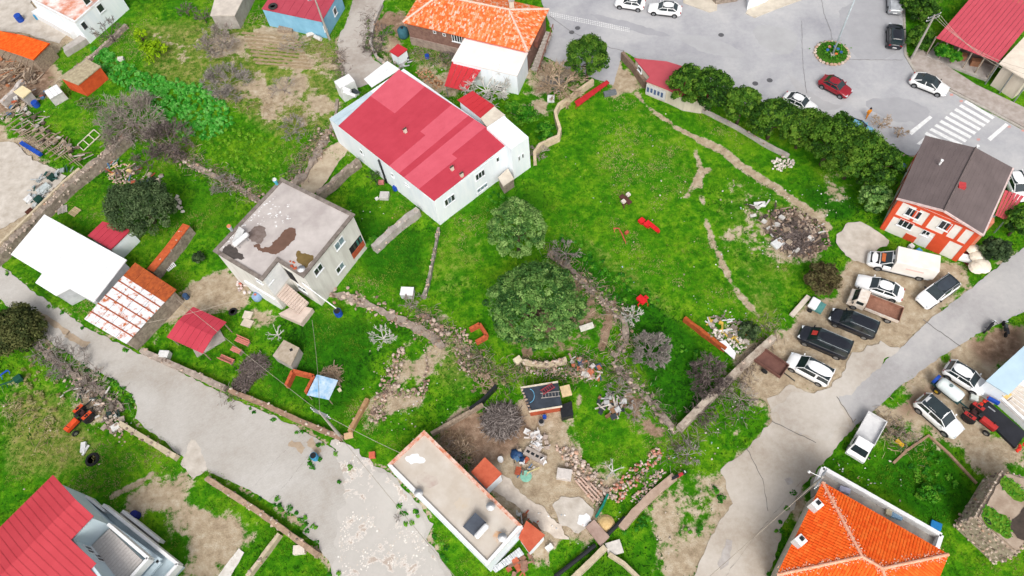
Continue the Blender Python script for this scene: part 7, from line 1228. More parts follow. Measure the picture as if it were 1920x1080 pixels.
# drums, tanks, boxes, tyres
def drum(x, y, label, mat, r=.32, h=.9, name='barrel', z=0, cat='barrel', lid=None):
    c = P(x, y, z+h); b = Vector((c.x, c.y, z)); t = thing(name, label, cat, b); m = MB(); m.lathe([(r*.92, 0), (r, .05), (r, h*.33), (r*1.04, h*.35), (r, h*.37), (r, h*.64), (r*1.04, h*.66), (r, h*.68), (r, h-.04), (r*.94, h)], b, 14); m.build('drum', mat, t, smooth=False); m = MB(); m.lathe([(r*.86, h-.01), (r*.86, h+.015)], b, 14); m.build('lid', lid or mat, t); return t
lb_ = M('light_blue_plastic', (70, 160, 206)); drum(31, 28, 'dark blue barrel in the white cottage yard', blu, .5, 1.1); drum(65, 27, 'light blue barrel on the concrete yard', lb_, .3, .8); drum(63, 191, 'blue barrel beside the slab hut', blu, .45, .8); drum(587, 854, 'blue open barrel standing in the paved lane', lb_, .36, .9, lid=black_m); drum(632, 583, 'dark blue barrel under the drain pipe of the grey house', blu, .42, .9, lid=black_m)
drum(800, 103, 'blue bucket in the brick house garden', blu, .3, .6, cat='bucket', name='bucket'); drum(250, 964, 'dark blue bin beside the pale blue house porch', M('navy', (30, 40, 120)), .4, .8, cat='bin', name='bin'); drum(740, 350, 'blue bin at the white house wall', blu, .3, .6, cat='bin', name='bin'); drum(1015, 790, 'grey bucket beside the tarpaulin hen house', conc, .3, .6, lid=black_m, cat='bucket', name='bucket'); drum(1021, 780, 'blue canister beside the hen house', blu, .2, .5, cat='canister', name='canister'); drum(346, 553, 'blue white canister behind the rusty shed', M('greyblue', (60, 90, 130)), .3, .7, cat='canister', name='canister'); drum(1693, 310, 'blue bin squeezed beside the orange house wall', blu, .4, .8, cat='bin', name='bin'); drum(986, 892, 'round pale green basin among the yard junk', M('mint', (150, 206, 184), (120, 180, 160), 3), .55, .3, cat='basin', name='basin'); drum(938, 860, 'white bucket on the straw yard', wht, .28, .5, cat='bucket', name='bucket')
c = P(481, 555, .5); t = thing('water_tank', 'blue and white water tank with red cap below the grey house', 'tank', (c.x, c.y, 0)); m = MB(); m.lathe([(.5, 0), (.55, .1), (.55, .6), (.4, .8), (.15, .85)], (c.x, c.y, 0), 16); m.build('tank', M('grey_blue_tank', (150, 176, 206), (130, 156, 190), 2), t, smooth=True); m = MB(); m.lathe([(.15, .85), (.15, .92)], (c.x, c.y, 0), 10); m.build('cap', M('cap_red', (206, 100, 80)), t)
c = P(755, 58, .9); t = thing('water_tank', 'dark teal water tank beside the brick house corner', 'tank', (c.x, c.y, 0)); m = MB(); m.lathe([(.7, 0), (.75, .2), (.75, 1.1), (.5, 1.4), (.1, 1.45)], (c.x, c.y, 0), 16); m.build('tank', M('teal_plastic', (60, 110, 124), (48, 92, 104), 2), t, smooth=True); m = MB(); m.lathe([(.2, 1.4), (.2, 1.5)], (c.x, c.y, 0), 10); m.build('cap', black_m, t)
def box(x, y, sz, rz, mat, label, name='box', cat='box', z=0, bevel=.02, group=None): c = P(x, y, z+sz[2]); m = MB(); m.box((c.x, c.y, z+sz[2]/2), sz, rz); return one(name, m, mat, label, cat, group=group, bevel=bevel)
c = P(763, 546, .9); t = thing('white_cabinet', 'white fridge like cabinet lying in the grass', 'cabinet', (c.x, c.y, 0)); m = MB(); m.box((c.x, c.y, .45), (1.4, 1.0, .9), -.2); m.build('body', M('grey_cab', (206, 208, 210)), t, bevel=.04); m = MB(); m.box((c.x, c.y, .93), (1.45, 1.05, .06), -.2); m.build('lid', wht, t, bevel=.02)
box(1100, 612, (1.5, .6, .3), .2, M('cream_board', (240, 236, 224)), 'long cream board on the grass beside the spreading pine', 'board', 'board'); box(1033, 182, (.9, .8, .6), -.2, wht, 'square white box under the tan fig tree', bevel=.03)
box(1010, 305, (.1, .1, .1), 0, wht, 'tiny white stone at the tower foot', 'stone', 'stone') if False else None
for x, y, s_, lb, cl in ((971, 674, (.8, .7, .6), 'white box with blue base at the terrace wall end', (240, 226, 196)), (720, 365, (1.1, 1.0, .5), 'grey white washing machine in the walled grass plot', (214, 210, 206)), (706, 371, (.4, .3, .3), 'small white pot beside the washing machine', (246, 244, 240)), (714, 340, (.7, .5, .4), 'pink crate at the white house wall', (206, 130, 124)), (1058, 888, (1.4, 1.0, .7), 'pale stone table in the drying yard', (220, 212, 206)), (865, 905, (.1, .1, .1), '', None), (1110, 1040, (.1, .1, .1), '', None), (1055, 990, (.1, .1, .1), '', None), (306, 663, (1.1, .8, .8), 'white air conditioner unit at the lane wall', (236, 236, 234)), (464, 590, (1.0, .9, .2), 'square pale paving slab by the grey house', (226, 214, 196)), (463, 605, (1.2, .9, .2), 'larger pale paving slab beside the square one', (220, 206, 188)), (290, 340, (1.1, .9, .5), 'pale cardboard box behind the dark olive tree', (222, 204, 184)), (1030, 1026, (.7, .5, .4), 'white slab on the red earth behind the lean-to', (246, 244, 240)), (225, 108, (.8, .5, .5), 'white stone block at the bean patch', (226, 222, 214)), (636, 730, (.35, .35, .3), 'cream box at the blue tarpaulin corner', (244, 230, 200)), (653, 816, (.9, .6, .3), 'pair of tan boards by the lane wall', (224, 186, 146)), (697, 852, (.6, .6, .5), 'orange block at the wall end by the low flat house', (222, 110, 84)), (560, 1030, (1.1, .8, .6), 'white cracked block on the garden wall corner', (240, 230, 216)), (1152, 1027, (1.4, 1.2, .3), 'white concrete lump by the little bridge', (226, 220, 212)), (1070, 990, (.1, .1, .1), '', None), (1800, 482, (.1, .1, .1), '', None), (1710, 460, (.5, .5, .4), 'white basin at the orange house door', (244, 244, 244)), (1722, 470, (.8, .5, .2), 'blue mat at the orange house wall', (80, 160, 220)), (1756, 985, (.9, .7, .3), 'bright blue sheet on the grass by the terrace', (30, 130, 200)), (1688, 830, (.35, .8, .3), 'yellow can in the grass by the square plot', (226, 180, 40)), (1828, 745, (.7, .6, .4), 'white sack by the tractor', (220, 226, 220)), (155, 838, (.5, 1.1, .3), 'white sack lying in the left meadow', (240, 240, 240)), (215, 800, (.8, .7, .4), 'white plastic heap at the stony bank', (244, 242, 238)), (1460, 455, (1.4, 1.0, .3), 'white sheet on the meadow rubble', (230, 232, 232)), (1425, 382, (1.3, .6, .3), 'white broken panel at the rubble heap edge', (244, 244, 244)), (1026, 1000, (.1, .1, .1), '', None)):
    if cl and s_[0] > .2: box(x, y, s_, random.uniform(-.6, .6), M('paint_%d_%d' % (x, y), cl, tuple(v*.9 for v in cl), 3, .7), lb, lb.split()[-1] if False else 'yard_object', 'object')
def torus(x, y, R_, r, mat, label, z=.0):
    c = P(x, y, z); m = MB(); m.lathe([(R_-r, 0), (R_, 0), (R_+r*.7, r*.6), (R_, r*1.4), (R_-r, r*1.4), (R_-r*1.1, r*.7), (R_-r, 0)], c, 20); return one('tyre', m, mat, label, 'tyre')
torus(174, 862, .62, .16, TY, 'large old tractor tyre lying in the left meadow'); torus(437, 585, .42, .12, TY, 'tyre half sunk in the grass by the grey house'); torus(158, 731, .4, .14, TY, 'black tyre on the stony bank'); torus(1093, 878, .35, .1, TY, 'tyre at the end of the timber beams') if False else None
c = P(163, 843); m = MB(); m.tube([c+Vector((-.3, -.6, .12)), c+Vector((.2, .4, .12))], .12, 6); one('white_bag', m, wht, 'rolled white bag beside the tractor tyre', 'bag')
# hen house covered with black tarpaulin and old ladders
zz = 1.5; pp = P2([(976, 727), (1046, 716), (1054, 762), (992, 772)], zz); t = house('hen_house', 'hen house covered with dark tarpaulin weighted by stones and ladders', inset(pp, .12), zz-.1, brick_m, 'hen house'); m = MB(); m.prism(pp, zz-.08, zz); m.build('tarpaulin_roof', M('slate_tarp', (64, 72, 84), (50, 56, 66), 1.2, .6), t)
for a_, b_ in (((976, 727), (1046, 716)), ((992, 772), (1054, 762))): m = MB(); m.bar(P(*a_, zz+.05), P(*b_, zz+.05), .16, .1); m.build('edge_batten', M('pale_batten', (240, 226, 204)), t)
for k in range(7): c = P(979+k*2.4, 731+k*6, zz+.1); m = MB(); m.rock(c, .16, random.random()); m.build('weight_stone', pinkst, t)
pp2 = P2([(1050, 760), (1072, 752), (1075, 778), (1053, 784)], .8); m = MB(); m.prism(pp2, -.05, .8); m.build('annex', black_m, t); FOOT.append(pp2)
m = MB(); m.tube([P(1002+10*math.cos(a*.35)-10, 742+13*math.sin(a*.35), zz+.04) for a in range(-4, 5)], .04, 5); one('hose', m, M('light_blue_hose', (110, 180, 220)), 'light blue hose curled on the hen house roof', 'hose')
def ladder(a, b, z, mat, label, n=6, w_=.5):
    A_, B_ = P(*a, z), P(*b, z+.1); t = thing('ladder', label, 'ladder', (A_.x, A_.y, z)); d = (B_-A_).normalized(); s_ = Vector((-d.y, d.x, 0))*w_/2
    for q in (-1, 1): m = MB(); m.bar(A_+s_*q, B_+s_*q, .07, .07); m.build('rail', mat, t)
    for k in range(n): p = A_.lerp(B_, (k+.5)/n); m = MB(); m.bar(p-s_, p+s_, .05, .05); m.build('rung', mat, t)
ladder((1014, 742), (1050, 738), 1.58, M('grey_wood', (170, 164, 160)), 'grey ladder lying on the hen house tarpaulin'); ladder((1016, 736), (1038, 722), 1.75, M('red_ladder_paint', (170, 60, 70)), 'red ladder lying over the grey one on the hen house'); box(1061, 732, (1.0, 1.1, .3), .1, M('tan_board', (232, 204, 160)), 'tan wooden lid at the hen house side', z=1.2, name='lid', cat='lid')
# blue tarpaulin shelter
zz = 1.4; q4 = [P(575, 741, zz), P(594, 702, zz+.25), P(634, 713, zz+.25), P(617, 750, zz)]; t = thing('tarpaulin_shelter', 'small shelter roofed with a blue and white tarpaulin', 'shelter', base_of([p.to_2d() for p in q4])); m = MB(); n_ = 8; gv = []
for i in range(n_+1):
    for j in range(n_+1): p = q4[0].lerp(q4[3], i/n_).lerp(q4[1].lerp(q4[2], i/n_), j/n_); gv.append(p+Vector((0, 0, .06*noise.noise(p*1.3))))
m.add(gv+[p-Vector((0, 0, .03)) for p in gv], [(i*(n_+1)+j, (i+1)*(n_+1)+j, (i+1)*(n_+1)+j+1, i*(n_+1)+j+1) for i in range(n_) for j in range(n_)]); m.build('tarpaulin', M('blue_white_tarp', (96, 164, 214), (206, 224, 236), 1.1, .5, c3=(40, 120, 196)), t, smooth=True)
for p in q4: m = MB(); e_ = p.lerp((q4[0]+q4[2])/2, .08); m.bar((e_.x, e_.y, 0), (e_.x, e_.y, p.z-.08), .08, .08); m.build('post', wood, t)
FOOT.append([p.to_2d() for p in q4])
# garden benches and table
def bench(x, y, label, rz, L_=1.7, back=True, name='bench', cat='bench'):
    c = P(x, y, .45); t = thing(name, label, cat, (c.x, c.y, 0), 'garden benches by the gazebo' if name == 'bench' else None, rz); pm = M('salmon_wood', (222, 140, 128), (198, 116, 106), 4)
    for k in range(3): m = MB(); m.box((0, (k-1)*.19, .45 if cat == 'bench' else .72), (L_, .15, .05)); m.build('seat_slat' if cat == 'bench' else 'top_slat', pm, t, world=False)
    if back:
        for k in range(2): m = MB(); m.box((0, .34, .62+k*.22), (L_, .05, .14)); m.build('back_slat', pm, t, world=False)
    for s_ in (-1, 1): m = MB(); m.box((s_*L_*.4, .05, .2 if cat == 'bench' else .34), (.08, .55, .44 if cat == 'bench' else .7)); m.build('leg', wood, t, world=False)
bench(454, 640, 'salmon slatted bench next to the garden divider, seen beyond the table', -.55); bench(444, 658, 'salmon slatted garden table between two benches', -.55, 1.2, False, 'garden_table', 'table'); bench(425, 673, 'salmon slatted bench closest to the lane wall', 2.6)
# pallets
def pallet(x, y, rz, label, mat, z=0, tilt=0): 
    c = P(x, y, z+.1); t = thing('pallet', label, 'pallet', (c.x, c.y, z), None, rz)
    for k in range(6): m = MB(); m.box((0, -.5+k*.2, .14), (1.2, .12, .03)); m.build('deck_slat', mat, t, world=False)
    for k in (-1, 0, 1): m = MB(); m.box((k*.5, 0, .065), (.1, 1.1, .1)); m.build('bearer', mat, t, world=False)
pallet(140, 397, .9, 'yellow wooden pallet behind the white roof shed', M('new_wood', (222, 200, 160), (196, 172, 130), 4)); pallet(117, 393, .2, 'grey pallet beside the yellow one', M('grey_pallet', (200, 190, 184))); pallet(1153, 762, -.6, 'broken brown pallet in the drying yard', M('brown_pallet', (150, 114, 86))); pallet(318, 498, -.9, 'white slatted bed frame leaning near the rusty shed', wht)
c = P(1003, 853, .5); t = thing('concrete_trough', 'long grey concrete trough with square holes in the yard', 'trough', (c.x, c.y, 0), None, -.62); m = MB(); m.box((0, 0, .25), (2.2, .85, .5)); m.build('block', M('trough_grey', (186, 174, 166), (164, 152, 144), 2), t, world=False)
for k in range(4): m = MB(); m.box((-.75+k*.5, 0, .5), (.34, .26, .012)); m.build('hole', black_m, t, world=False)
t = thing('blue_tarp_bundle', 'crumpled dark blue tarpaulin beside the concrete trough', 'tarpaulin', P(972, 856)); m = MB(); 
for _ in range(7): p = P(972+random.uniform(-10, 8), 856+random.uniform(-10, 10), .25); m.rock(p, random.uniform(.35, .6), 0, .5)
m.build('tarpaulin', M('navy_tarp', (44, 84, 130), (30, 60, 100), 2, .5), t, smooth=True)
for x, y, lb in ((1012, 822, 'white plastic chair tipped over on the rubble'), (1008, 836, 'white plastic chair lying behind the tipped one'), (980, 868, 'white plastic chair among the yard junk'), (1020, 868, 'white plastic stool on the rubble edge')):
    c = P(x, y); t = thing('plastic_chair', lb, 'chair', c, None, random.uniform(0, 6)); m = MB(); m.box((0, 0, .42), (.45, .45, .05)); m.build('seat', wht, t, world=False); m = MB(); m.box((0, .23, .66), (.45, .05, .45)); m.build('backrest', wht, t, world=False); [MB().box((a_*.19, b_*.19, .2), (.05, .05, .4)).build('leg', wht, t, world=False) for a_ in (-1, 1) for b_ in (-1, 1)]
# long beams
for k in range(4): m = MB(); m.bar(P(1079+k*4.5, 901-k*3.2, .25), P(1113+k*5.5, 941-k*3.6, .25), .14, .14); one('timber_beam', m, M('pinkish_timber', (222, 192, 176), (196, 164, 148), 4), 'long pinkish beam stacked beside the pale stone table', 'beam', group='stacked beams')
t = thing('green_net', 'green net fence panel at the channel end', 'net', P(1128, 955)); m = MB(); m.prism(strip(P2([(1118, 968), (1130, 948), (1140, 926)], .7), .18), .0, .7); m.build('net', M('green_net_m', (20, 140, 120), (14, 110, 96), 4), t)
m = MB(); m.prism(P2([(1098, 988), (1114, 974), (1143, 1006), (1126, 1024)], .4), -.05, .4); one('footbridge', m, M('bridge_slab', (186, 160, 148), (160, 134, 122), 1.2), 'pinkish slab bridge over the drainage channel', 'bridge'); FOOT.append(P2([(1098, 988), (1114, 974), (1143, 1006), (1126, 1024)]))
for a_, b_, lb in (((1040, 1082), (1116, 1022), 'black drain pipe laid below the slab bridge'), ((1139, 1002), (1172, 970), 'black drain pipe laid above the slab bridge')): m = MB(); m.tube([P(*a_, .25), P(*b_, .25)], .2, 10); one('drain_pipe', m, black_m, lb, 'pipe', smooth=False)
m = MB(); c = P(1136, 982); m.lathe([(.85, 0), (.6, .18), (.3, .3), (.05, .34)], c, 16); one('sand_heap', m, M('yellow_sand', (228, 196, 140), (210, 176, 120), 3, .95, .4), 'small heap of yellow sand beside the bridge', 'sand'); o = sheet('lime_spill', ragged(smoothpoly(P2([(1082, 972), (1090, 962), (1104, 964), (1108, 978), (1096, 988), (1084, 984)])), .25, .2, 2), .075, wht); o['kind'] = 'structure'
m = MB(); pp = P2([(938, 890), (955, 898), (975, 925), (1020, 955), (1050, 985), (1068, 1012), (1058, 1016), (1030, 1000), (1000, 985), (975, 955), (945, 935), (920, 918)]); pp = ragged(pp, .3, .3); o = sheet('concrete_strip', pp, .06, M('lime_strip', (236, 224, 210), (206, 192, 178), .9, .9, .3)); o['kind'] = 'structure'; FOOT.append(pp)
# timber yard, frames, window frame
for i in range(12): a_ = (8+i*8.5, 222+i*5.5); m = MB(); x0, y0 = a_; m.bar(P(x0, y0+18, .5+.1*(i % 3)), P(x0+34, y0-6, .9+.1*(i % 2)), .09, .09); one('timber_pole', m, wood, 'grey pole of the long stacked timber rack by the concrete pad', 'pole', group='poles of the timber rack')
for i in range(9): m = MB(); x0, y0 = 20+i*14, 236+i*7; m.bar(P(x0, y0, .35), P(x0+30, y0+26, .5), .08, .08); one('timber_pole', m, wood, 'grey pole lying crosswise under the timber rack', 'pole', group='cross poles of the timber rack')
for i in range(6): m = MB(); m.bar(P(2+i*11, 108+i*6, 2.0), P(20+i*9, 82+i*5, 2.0), .09, .09); one('roof_lath', m, wood, 'bare lath of the unfinished frame below the orange tiles', 'lath', group='laths of the unfinished frame')
t = thing('window_frame', 'cream ladder like window frame lying beside the hazy tree', 'frame', P(165, 260)); A_, B_, s_ = P(145, 272, .15), P(176, 243, .15), P(188, 253, .15)-P(176, 243, .15)
for q in (0, 1): m = MB(); m.bar(A_+s_*q, B_+s_*q, .12, .08); m.build('rail', M('cream_wood', (240, 230, 206)), t)
for k in range(4): p = A_.lerp(B_, k/3); m = MB(); m.bar(p, p+s_, .1, .08); m.build('crossbar', MATS['cream_wood'], t)
m = MB(); m.bar(P(40, 268, .3), P(76, 290, .3), .5, .4); one('blue_tarp_roll', m, blu, 'roll of blue sheeting along the concrete pad edge', 'roll'); 
for x, y, cl, lb in ((80, 352, (206, 216, 216), 'glazed frames stacked against the yard wall'), (70, 372, (20, 70, 60), 'dark green crate at the yard wall'), (52, 372, (244, 244, 244), 'white rounded tank on the concrete pad'), (95, 330, (16, 60, 50), 'dark green sheet near the timber rack'), (55, 396, (90, 50, 34), 'small rusty drum by the yard wall')): box(x, y, (1.6 if x == 80 else .9, .9, .5), .8, M('yard_%d' % x, cl, tuple(v*.85 for v in cl), 3), lb, 'yard_object', 'object')
# red metal swing-like stand near the meadow entrance
t = thing('red_stand', 'red painted metal trough at the meadow entrance', 'trough', P(1108, 175)); m = MB(); m.slab([P(1077, 190, .9), P(1138, 150, .9), P(1143, 155, .7), P(1083, 200, .7)], .08); m.build('tray', redm2 if False else M('wine_red_paint', (190, 40, 46), (166, 32, 38), 2), t)
for k in range(6): p = P(1080+k*11.5, 196-k*8, .75); m = MB(); m.bar((p.x, p.y, 0), p-Vector((0, 0, .06)), .07, .07); m.build('leg', MATS['wine_red_paint'], t)
box(1144, 172, (1.6, .6, .5), .1, M('grey_metal_trough', (120, 126, 132)), 'grey metal trough beside the meadow entrance', 'trough', 'trough')
m = MB(); m.slab([P(1347, 640, .6), P(1360, 638, .5), P(1380, 662, .4), P(1377, 674, .3), P(1352, 652, .5)], .06); one('white_sheet', m, wht, 'bent white panel at the end of the rusty wall', 'panel')
t = thing('small_cart', 'white and teal wheelbarrow like cart by the parked cars', 'cart', P(1528, 572)); c = P(1526, 570, .5); m = MB(); m.box((c.x, c.y, .6), (1.3, .9, .4), .8); m.build('hopper', wht, t, bevel=.1); m = MB(); m.box((c.x+.4, c.y-.3, .35), (1.3, 1.2, .25), .8); m.build('frame', M('teal_frame', (90, 150, 146)), t)
for s_ in (-1, 1): m = MB(); m.tube([(c.x+s_*.5, c.y+s_*.5, .25), (c.x+s_*.62, c.y+s_*.62, .25)], .25, 12); m.build('wheel', TY, t)
m = MB(); m.bar(P(1484, 592, .2), P(1516, 556, .2), .5, .3); one('concrete_beam', m, cream, 'pale concrete beam beside the small cart', 'beam')
m = MB(); m.bar(P(1300, 440+100, .1), P(1301, 541, .1), .01, .01) if False else None
t = thing('awning_terrace', 'small terrace with white parasol pile and red benches by the orange house', 'terrace', P(1812, 482)); m = MB(); m.prism(P2([(1795, 480), (1820, 470), (1850, 500), (1828, 512)]), -.05, .15); m.build('floor', M('red_floor', (150, 50, 56)), t)
for x, y, r in ((1836, 480, .9), (1842, 496, 1.0), (1826, 466, .7), (1832, 500, .8)): m = MB(); c = P(x, y, 1.0); m.lathe([(r, -.2), (r*.8, .1), (r*.4, .3), (.03, .38)], c, 12); m.tube([Vector((c.x, c.y, 0)), c], .04, 6); m.build('folded_parasol', M('cream_canvas', (244, 236, 220), (226, 214, 196), 2), t)
for x, y in ((1806, 478), (1812, 486)): c = P(x, y, .6); m = MB(); m.box((c.x, c.y, .45), (1.4, .4, .3), -.5); m.build('bench', wht, t)
# satellite dishes, roof bits
def dish(x, y, z, label): c = P(x, y, z+.5); t = thing('satellite_dish', label, 'dish', (c.x, c.y, z)); m = MB(); m.lathe([(.03, 0), (.25, .04), (.42, .14)], (c.x, c.y, z+.45), 14); m.build('dish', wht, t, smooth=True); m = MB(); m.tube([(c.x, c.y, z), (c.x, c.y, z+.46)], .03, 6); m.build('mast', steel, t)
dish(920, 950, zf, 'white satellite dish on the terracotta rim of the low flat roof'); dish(785, 925, zf, 'small white dish at the lane side of the low flat roof'); dish(942, 1008, zf, 'white dish at the far corner of the low flat roof'); dish(565, 505, zg, 'satellite dish at the grey house roof corner')
for x, y, lb in ((517, 341, 'teal chimney cowl on the grey house roof corner'), (432, 428, 'pipe chimney with orange top on the grey house')): c = P(x, y, zg+.6); t = thing('chimney_pot', lb, 'chimney', (c.x, c.y, zg)); m = MB(); m.lathe([(.16, 0), (.16, .7), (.22, .72), (.22, 1.0)], (c.x, c.y, zg), 10); m.build('pipe', M('cowl_%d' % x, (90, 190, 214) if x > 500 else (190, 200, 208)), t); m = MB(); m.lathe([(.25, 1.0), (.2, 1.12)], (c.x, c.y, zg), 10); m.build('cap', M('cowlcap_%d' % x, (240, 244, 240) if x > 500 else (236, 150, 110)), t)
m = MB(); [m.rock(P(550+random.uniform(-6, 6), 497+random.uniform(-8, 8), zg+.12), random.uniform(.1, .18), random.random()) for _ in range(9)]; one('brick_bits', m, brick_m, 'broken orange bricks on the grey house roof edge', 'bricks')
m = MB(); a_, b_ = P(566, 530, 4.6), P(630, 578, 1.0); m.tube([a_, b_], .07, 6); one('gutter_pipe', m, wht, 'long white gutter pipe slanting to the dark blue barrel', 'pipe')
m = MB(); [m.rock(P(445+random.uniform(0, 28), 527+random.uniform(0, 22), .15), random.uniform(.12, .28), random.random()) for _ in range(16)]; one('pot_cluster', m, MV('clay_and_white', [(200, 90, 60), (236, 230, 226), (170, 150, 140)], .8), 'cluster of clay pots and rubble at the grey house foot', 'pots')
m = MB(); c = P(410+2, 0)
for (x0, y0), (x1, y1), lb in (((540, 40), (560, 55), 'white wooden frame leaning at the sky blue house'), ((575, 66), (594, 60), 'white roll lying below the sky blue house'), ((590, 68), (602, 74), 'short white roll beside the longer one')): m = MB(); m.tube([P(x0, y0, .3), P(x1, y1, .3)], .28 if x0 > 550 else .1, 8); one('white_roll', m, M('offwhite_roll', (236, 232, 226)), lb, 'roll')
box(535, 52, (2.2, 1.0, .5), -.3, wood, 'heap of boards behind the sky blue house', 'board_pile', 'boards')
def junk(label, poly, n, cols, lmax=1.6, hz=.4, name='scrap_pile'):
    "a pile of loose boards and scrap, each piece of its own"
    pp = P2(poly); t = thing(name, label, 'scrap', base_of(pp)); pts = scatter(pp, 8.); rng.shuffle(pts)
    for i, (x, y) in enumerate(pts[:n]):
        L_ = random.uniform(.4, lmax); m = MB(); long_ = random.random() < .6; m.box((x, y, .08+random.random()*hz), (L_, random.uniform(.08, .2), .05) if long_ else (random.uniform(.3, .7), random.uniform(.25, .6), random.uniform(.08, .3)), random.gauss(.6, .8), tilt=random.gauss(0, .12)); cl = random.choice(cols); m.build('plank' if long_ else 'scrap_piece', M('scrap_%d_%d_%d' % cl, cl, tuple(v*.8 for v in cl), 3, .9), t)
    return t
WD = [(170, 150, 130), (140, 120, 104), (196, 178, 158), (110, 96, 86)]; MX = WD+[(236, 232, 226), (214, 206, 200), (196, 100, 70), (90, 130, 170)]
junk('planks and scrap strewn over the timber yard below the orange tiles', [(0, 108), (60, 115), (90, 150), (40, 170), (0, 170)], 60, WD+[(200, 130, 90)], 2.6, .5)
junk('broken timber lattice beside the concrete pad', [(10, 215), (60, 205), (130, 270), (175, 290), (150, 310), (80, 270), (20, 240)], 90, WD+[(206, 196, 186)], 2.8, .6)
junk('scrap and glazed boards along the yard wall', [(60, 340), (125, 310), (140, 320), (80, 385), (50, 390)], 40, [(206, 210, 210), (170, 180, 184), (50, 90, 84), (150, 134, 120)], 1.6, .4)
junk('rubbish and boards behind the dark olive tree', [(190, 320), (225, 295), (262, 315), (305, 330), (290, 345), (230, 345)], 45, MX+[(244, 214, 150)], 1.6, .3)
junk('junk heap of boards beside the concrete trough', [(965, 845), (1005, 850), (1000, 890), (970, 890)], 35, MX+[(240, 226, 160)], 1.3, .35)
junk('broken white furniture heap on the rubble', [(985, 805), (1025, 815), (1030, 850), (1000, 845)], 40, [(246, 244, 242), (226, 216, 210), (210, 190, 176)], 1.2, .4)
junk('scrap under the thorny bush beside the broken pallet', [(1118, 735), (1150, 738), (1190, 760), (1170, 790), (1130, 785), (1118, 760)], 40, [(150, 114, 86), (206, 206, 206), (60, 70, 74), (220, 210, 200)], 1.4, .4)
junk('tiles and boards behind the terrace wall', [(1070, 670), (1120, 680), (1130, 715), (1100, 712), (1075, 690)], 35, [(216, 126, 92), (200, 170, 150), (70, 100, 140), (226, 220, 214)], 1.0, .25)
junk('yellow and white scrap around the rusty wall end', [(1320, 590), (1390, 600), (1410, 640), (1380, 650), (1335, 620)], 40, [(226, 190, 80), (246, 246, 244), (200, 190, 180), (150, 136, 124)], 1.5, .2)
junk('boards and pots beside the lean-to corner', [(965, 960), (985, 958), (1015, 990), (1005, 1000), (975, 975)], 28, [(196, 92, 60), (150, 110, 84), (224, 224, 222), (120, 130, 90)], 1.1, .3)
junk('old bricks and boards on the low flat house side strip', [(940, 1075), (960, 1050), (1000, 1040), (980, 1080)], 22, [(206, 110, 80), (170, 130, 110), (186, 170, 156)], 1.8, .2)
junk('scrap timber on the meadow rubble heap', [(1395, 385), (1450, 380), (1540, 420), (1550, 470), (1480, 480), (1420, 420)], 90, WD+[(226, 222, 216), (90, 78, 72)], 1.5, .5)
junk('scrap behind the orange tractor on the bank', [(110, 745), (180, 700), (220, 745), (235, 800), (200, 810), (165, 760)], 45, [(226, 222, 216), (130, 120, 110), (50, 70, 66), (190, 176, 160)], 1.2, .35)
junk('garden junk beside the tiny red topped shed', [(745, 100), (765, 110), (775, 125), (755, 130), (740, 118)], 24, [(206, 206, 208), (60, 62, 66), (190, 180, 170)], .9, .4)
junk('scrap and buckets below the slab hut', [(40, 180), (85, 165), (98, 178), (70, 200), (40, 215), (0, 225), (10, 200)], 45, MX, 1.2, .4)
m = MB()   # litter
LIT = MV('litter', [(246, 246, 246), (226, 222, 216), (236, 236, 234), (150, 170, 190), (230, 226, 220), (206, 150, 116), (240, 240, 240)], .7, .85, 1, amt=0.)
for poly, n in (([(1380, 380), (1560, 330), (1600, 380), (1520, 480), (1400, 470)], 90), ([(1300, 560), (1420, 590), (1400, 660)], 60), ([(700, 700), (880, 720), (860, 800), (720, 840)], 30), ([(1180, 930), (1290, 820), (1420, 720), (1400, 800), (1200, 960)], 70), ([(960, 660), (1180, 690), (1200, 740), (1000, 710)], 50), ([(190, 300), (270, 300), (340, 400), (250, 350)], 30), ([(0, 150), (120, 200), (60, 260), (0, 240)], 50), ([(960, 940), (1180, 960), (1100, 1040)], 40), ([(1560, 860), (1700, 900), (1600, 920)], 40), ([(130, 700), (260, 800), (200, 820)], 30), ([(640, 400), (760, 370), (720, 440)], 12), ([(1000, 330), (1180, 190), (1440, 560), (1200, 560)], 25), ([(740, 90), (860, 120), (820, 150)], 40)):
    for x, y in scatter(P2(poly), 2.)[:int(n*.7)]:
        a = random.uniform(0, 6.28); r = random.uniform(.04, .11); m.add([(x+r*math.cos(a+q*1.57)*random.uniform(.6, 1.3), y+r*math.sin(a+q*1.57)*random.uniform(.5, 1), random.uniform(.06, .2)) for q in range(4)], [(0, 1, 2), (0, 2, 3)], random.random())
one('litter', m, LIT, 'scattered paper, plastic and tile scraps over meadow and yards', 'litter', kind='stuff', base=(0, 40, 0))
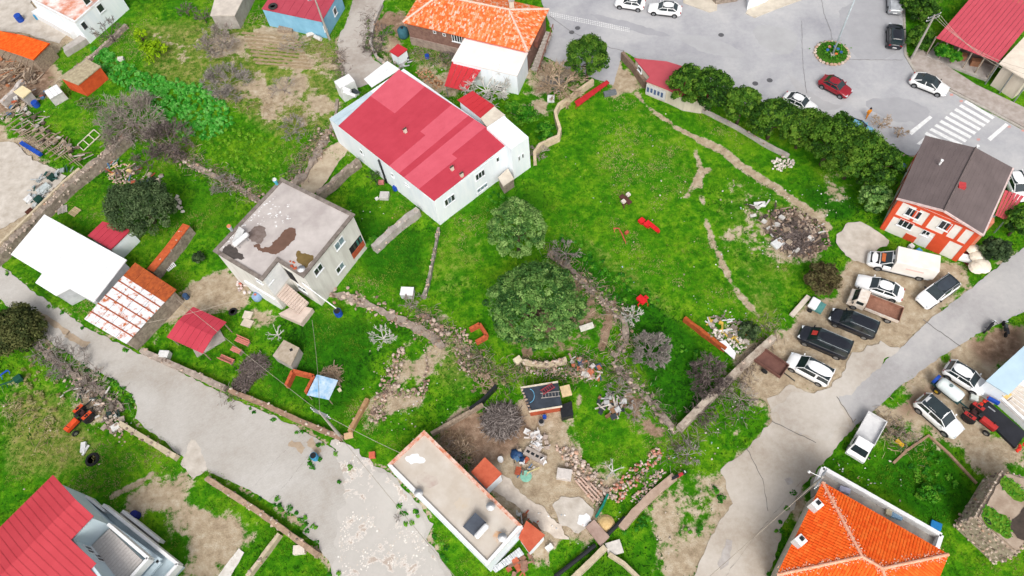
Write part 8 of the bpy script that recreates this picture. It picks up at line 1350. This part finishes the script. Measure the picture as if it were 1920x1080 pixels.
# ------------------------------------------------------------------ grass: short blades over all the green ground
bmask = zone([([tuple(p) for p in f], 1.) for f in FOOT], world=True)
def grass():
    n = 330000; q = np.stack([rng.uniform(-76, 76, n), rng.uniform(2, 106, n)], 1); x, y = q[:, 0], q[:, 1]
    d = gridval(Z_dirt, x, y); rd_ = gridval(road_mask, x, y); bl = gridval(bmask, x, y); n1 = gridval(N1, x, y)*1.+gridval(N3, x, y)*.6-.3; n2 = gridval(N2, x, y); dry = gridval(Z_dry, x, y); lush = gridval(Z_lush, x, y)
    dens = np.clip((.62-d)*3.2+(n2-.5)*1.6, 0.0, 1)*(.35+.65*np.clip((n2-.38)*3.5, 0, 1)); ok = (rng.random(n) < dens) & (rd_ < .5) & (bl < .5); x, y, n1, n2, dry, lush = [a[ok] for a in (x, y, n1, n2, dry, lush)]; k = len(x); B = 3
    val = np.clip(.42+(n2-.5)*1.1+(n1-.5)*1.5-lush*.36+dry*.4*(n2 > .45)+rng.normal(size=k)*.075, 0, 1)
    z = ground_z(x, y); s = rng.uniform(.09, .2, (k, B))*(1+.7*lush[:, None]); a = rng.uniform(0, 6.283, (k, B)); ox = rng.normal(size=(k, B))*.09; oy = rng.normal(size=(k, B))*.09; ca, sa = np.cos(a), np.sin(a); bx, by = x[:, None]+ox, y[:, None]+oy; zz = z[:, None]+np.zeros((k, B)); wd = .05
    p0 = np.stack([bx-sa*wd, by+ca*wd, zz-.02], -1); p1 = np.stack([bx+sa*wd, by-ca*wd, zz-.02], -1); p2 = np.stack([bx+ca*s*.8, by+sa*s*.8, zz+s*.75], -1)
    V = np.stack([p0, p1, p2], 2).reshape(-1, 3); F = np.arange(k*B*3).reshape(-1, 3)
    GM = MV('grass_blades', [(28, 86, 5), (52, 116, 8), (78, 140, 13), (108, 156, 27), (148, 168, 68), (182, 176, 118)], .8, .72, 3, .3, .2)
    o = mesh_np('grass', V, F, np.repeat(val, B), GM); tag(o, 'short green meadow grass with dry yellowish patches', 'grass', kind='stuff')
grass()
hut = [o for o in bpy.data.objects if o.name == 'stone_hut'][0]
for f_ in HUTGRASS: sheet('turf', ragged(smoothpoly(f_), .2), zh-.07, HUTM, hut)
Cs = np.concatenate([scatter(f, 30.) for f in HUTGRASS]); k = len(Cs); Cs = np.concatenate([Cs, np.full((k, 1), zh-.02)], 1)+rng.normal(size=(k, 3))*.03; q, f, vv = leaves(Cs, rng.normal(size=(k, 3))*.5+np.array([0, 0, 1]), .13, rng.uniform(.4, 1, k)); mesh_np('roof_grass', q, f, vv, WEED, hut, kind='stuff')
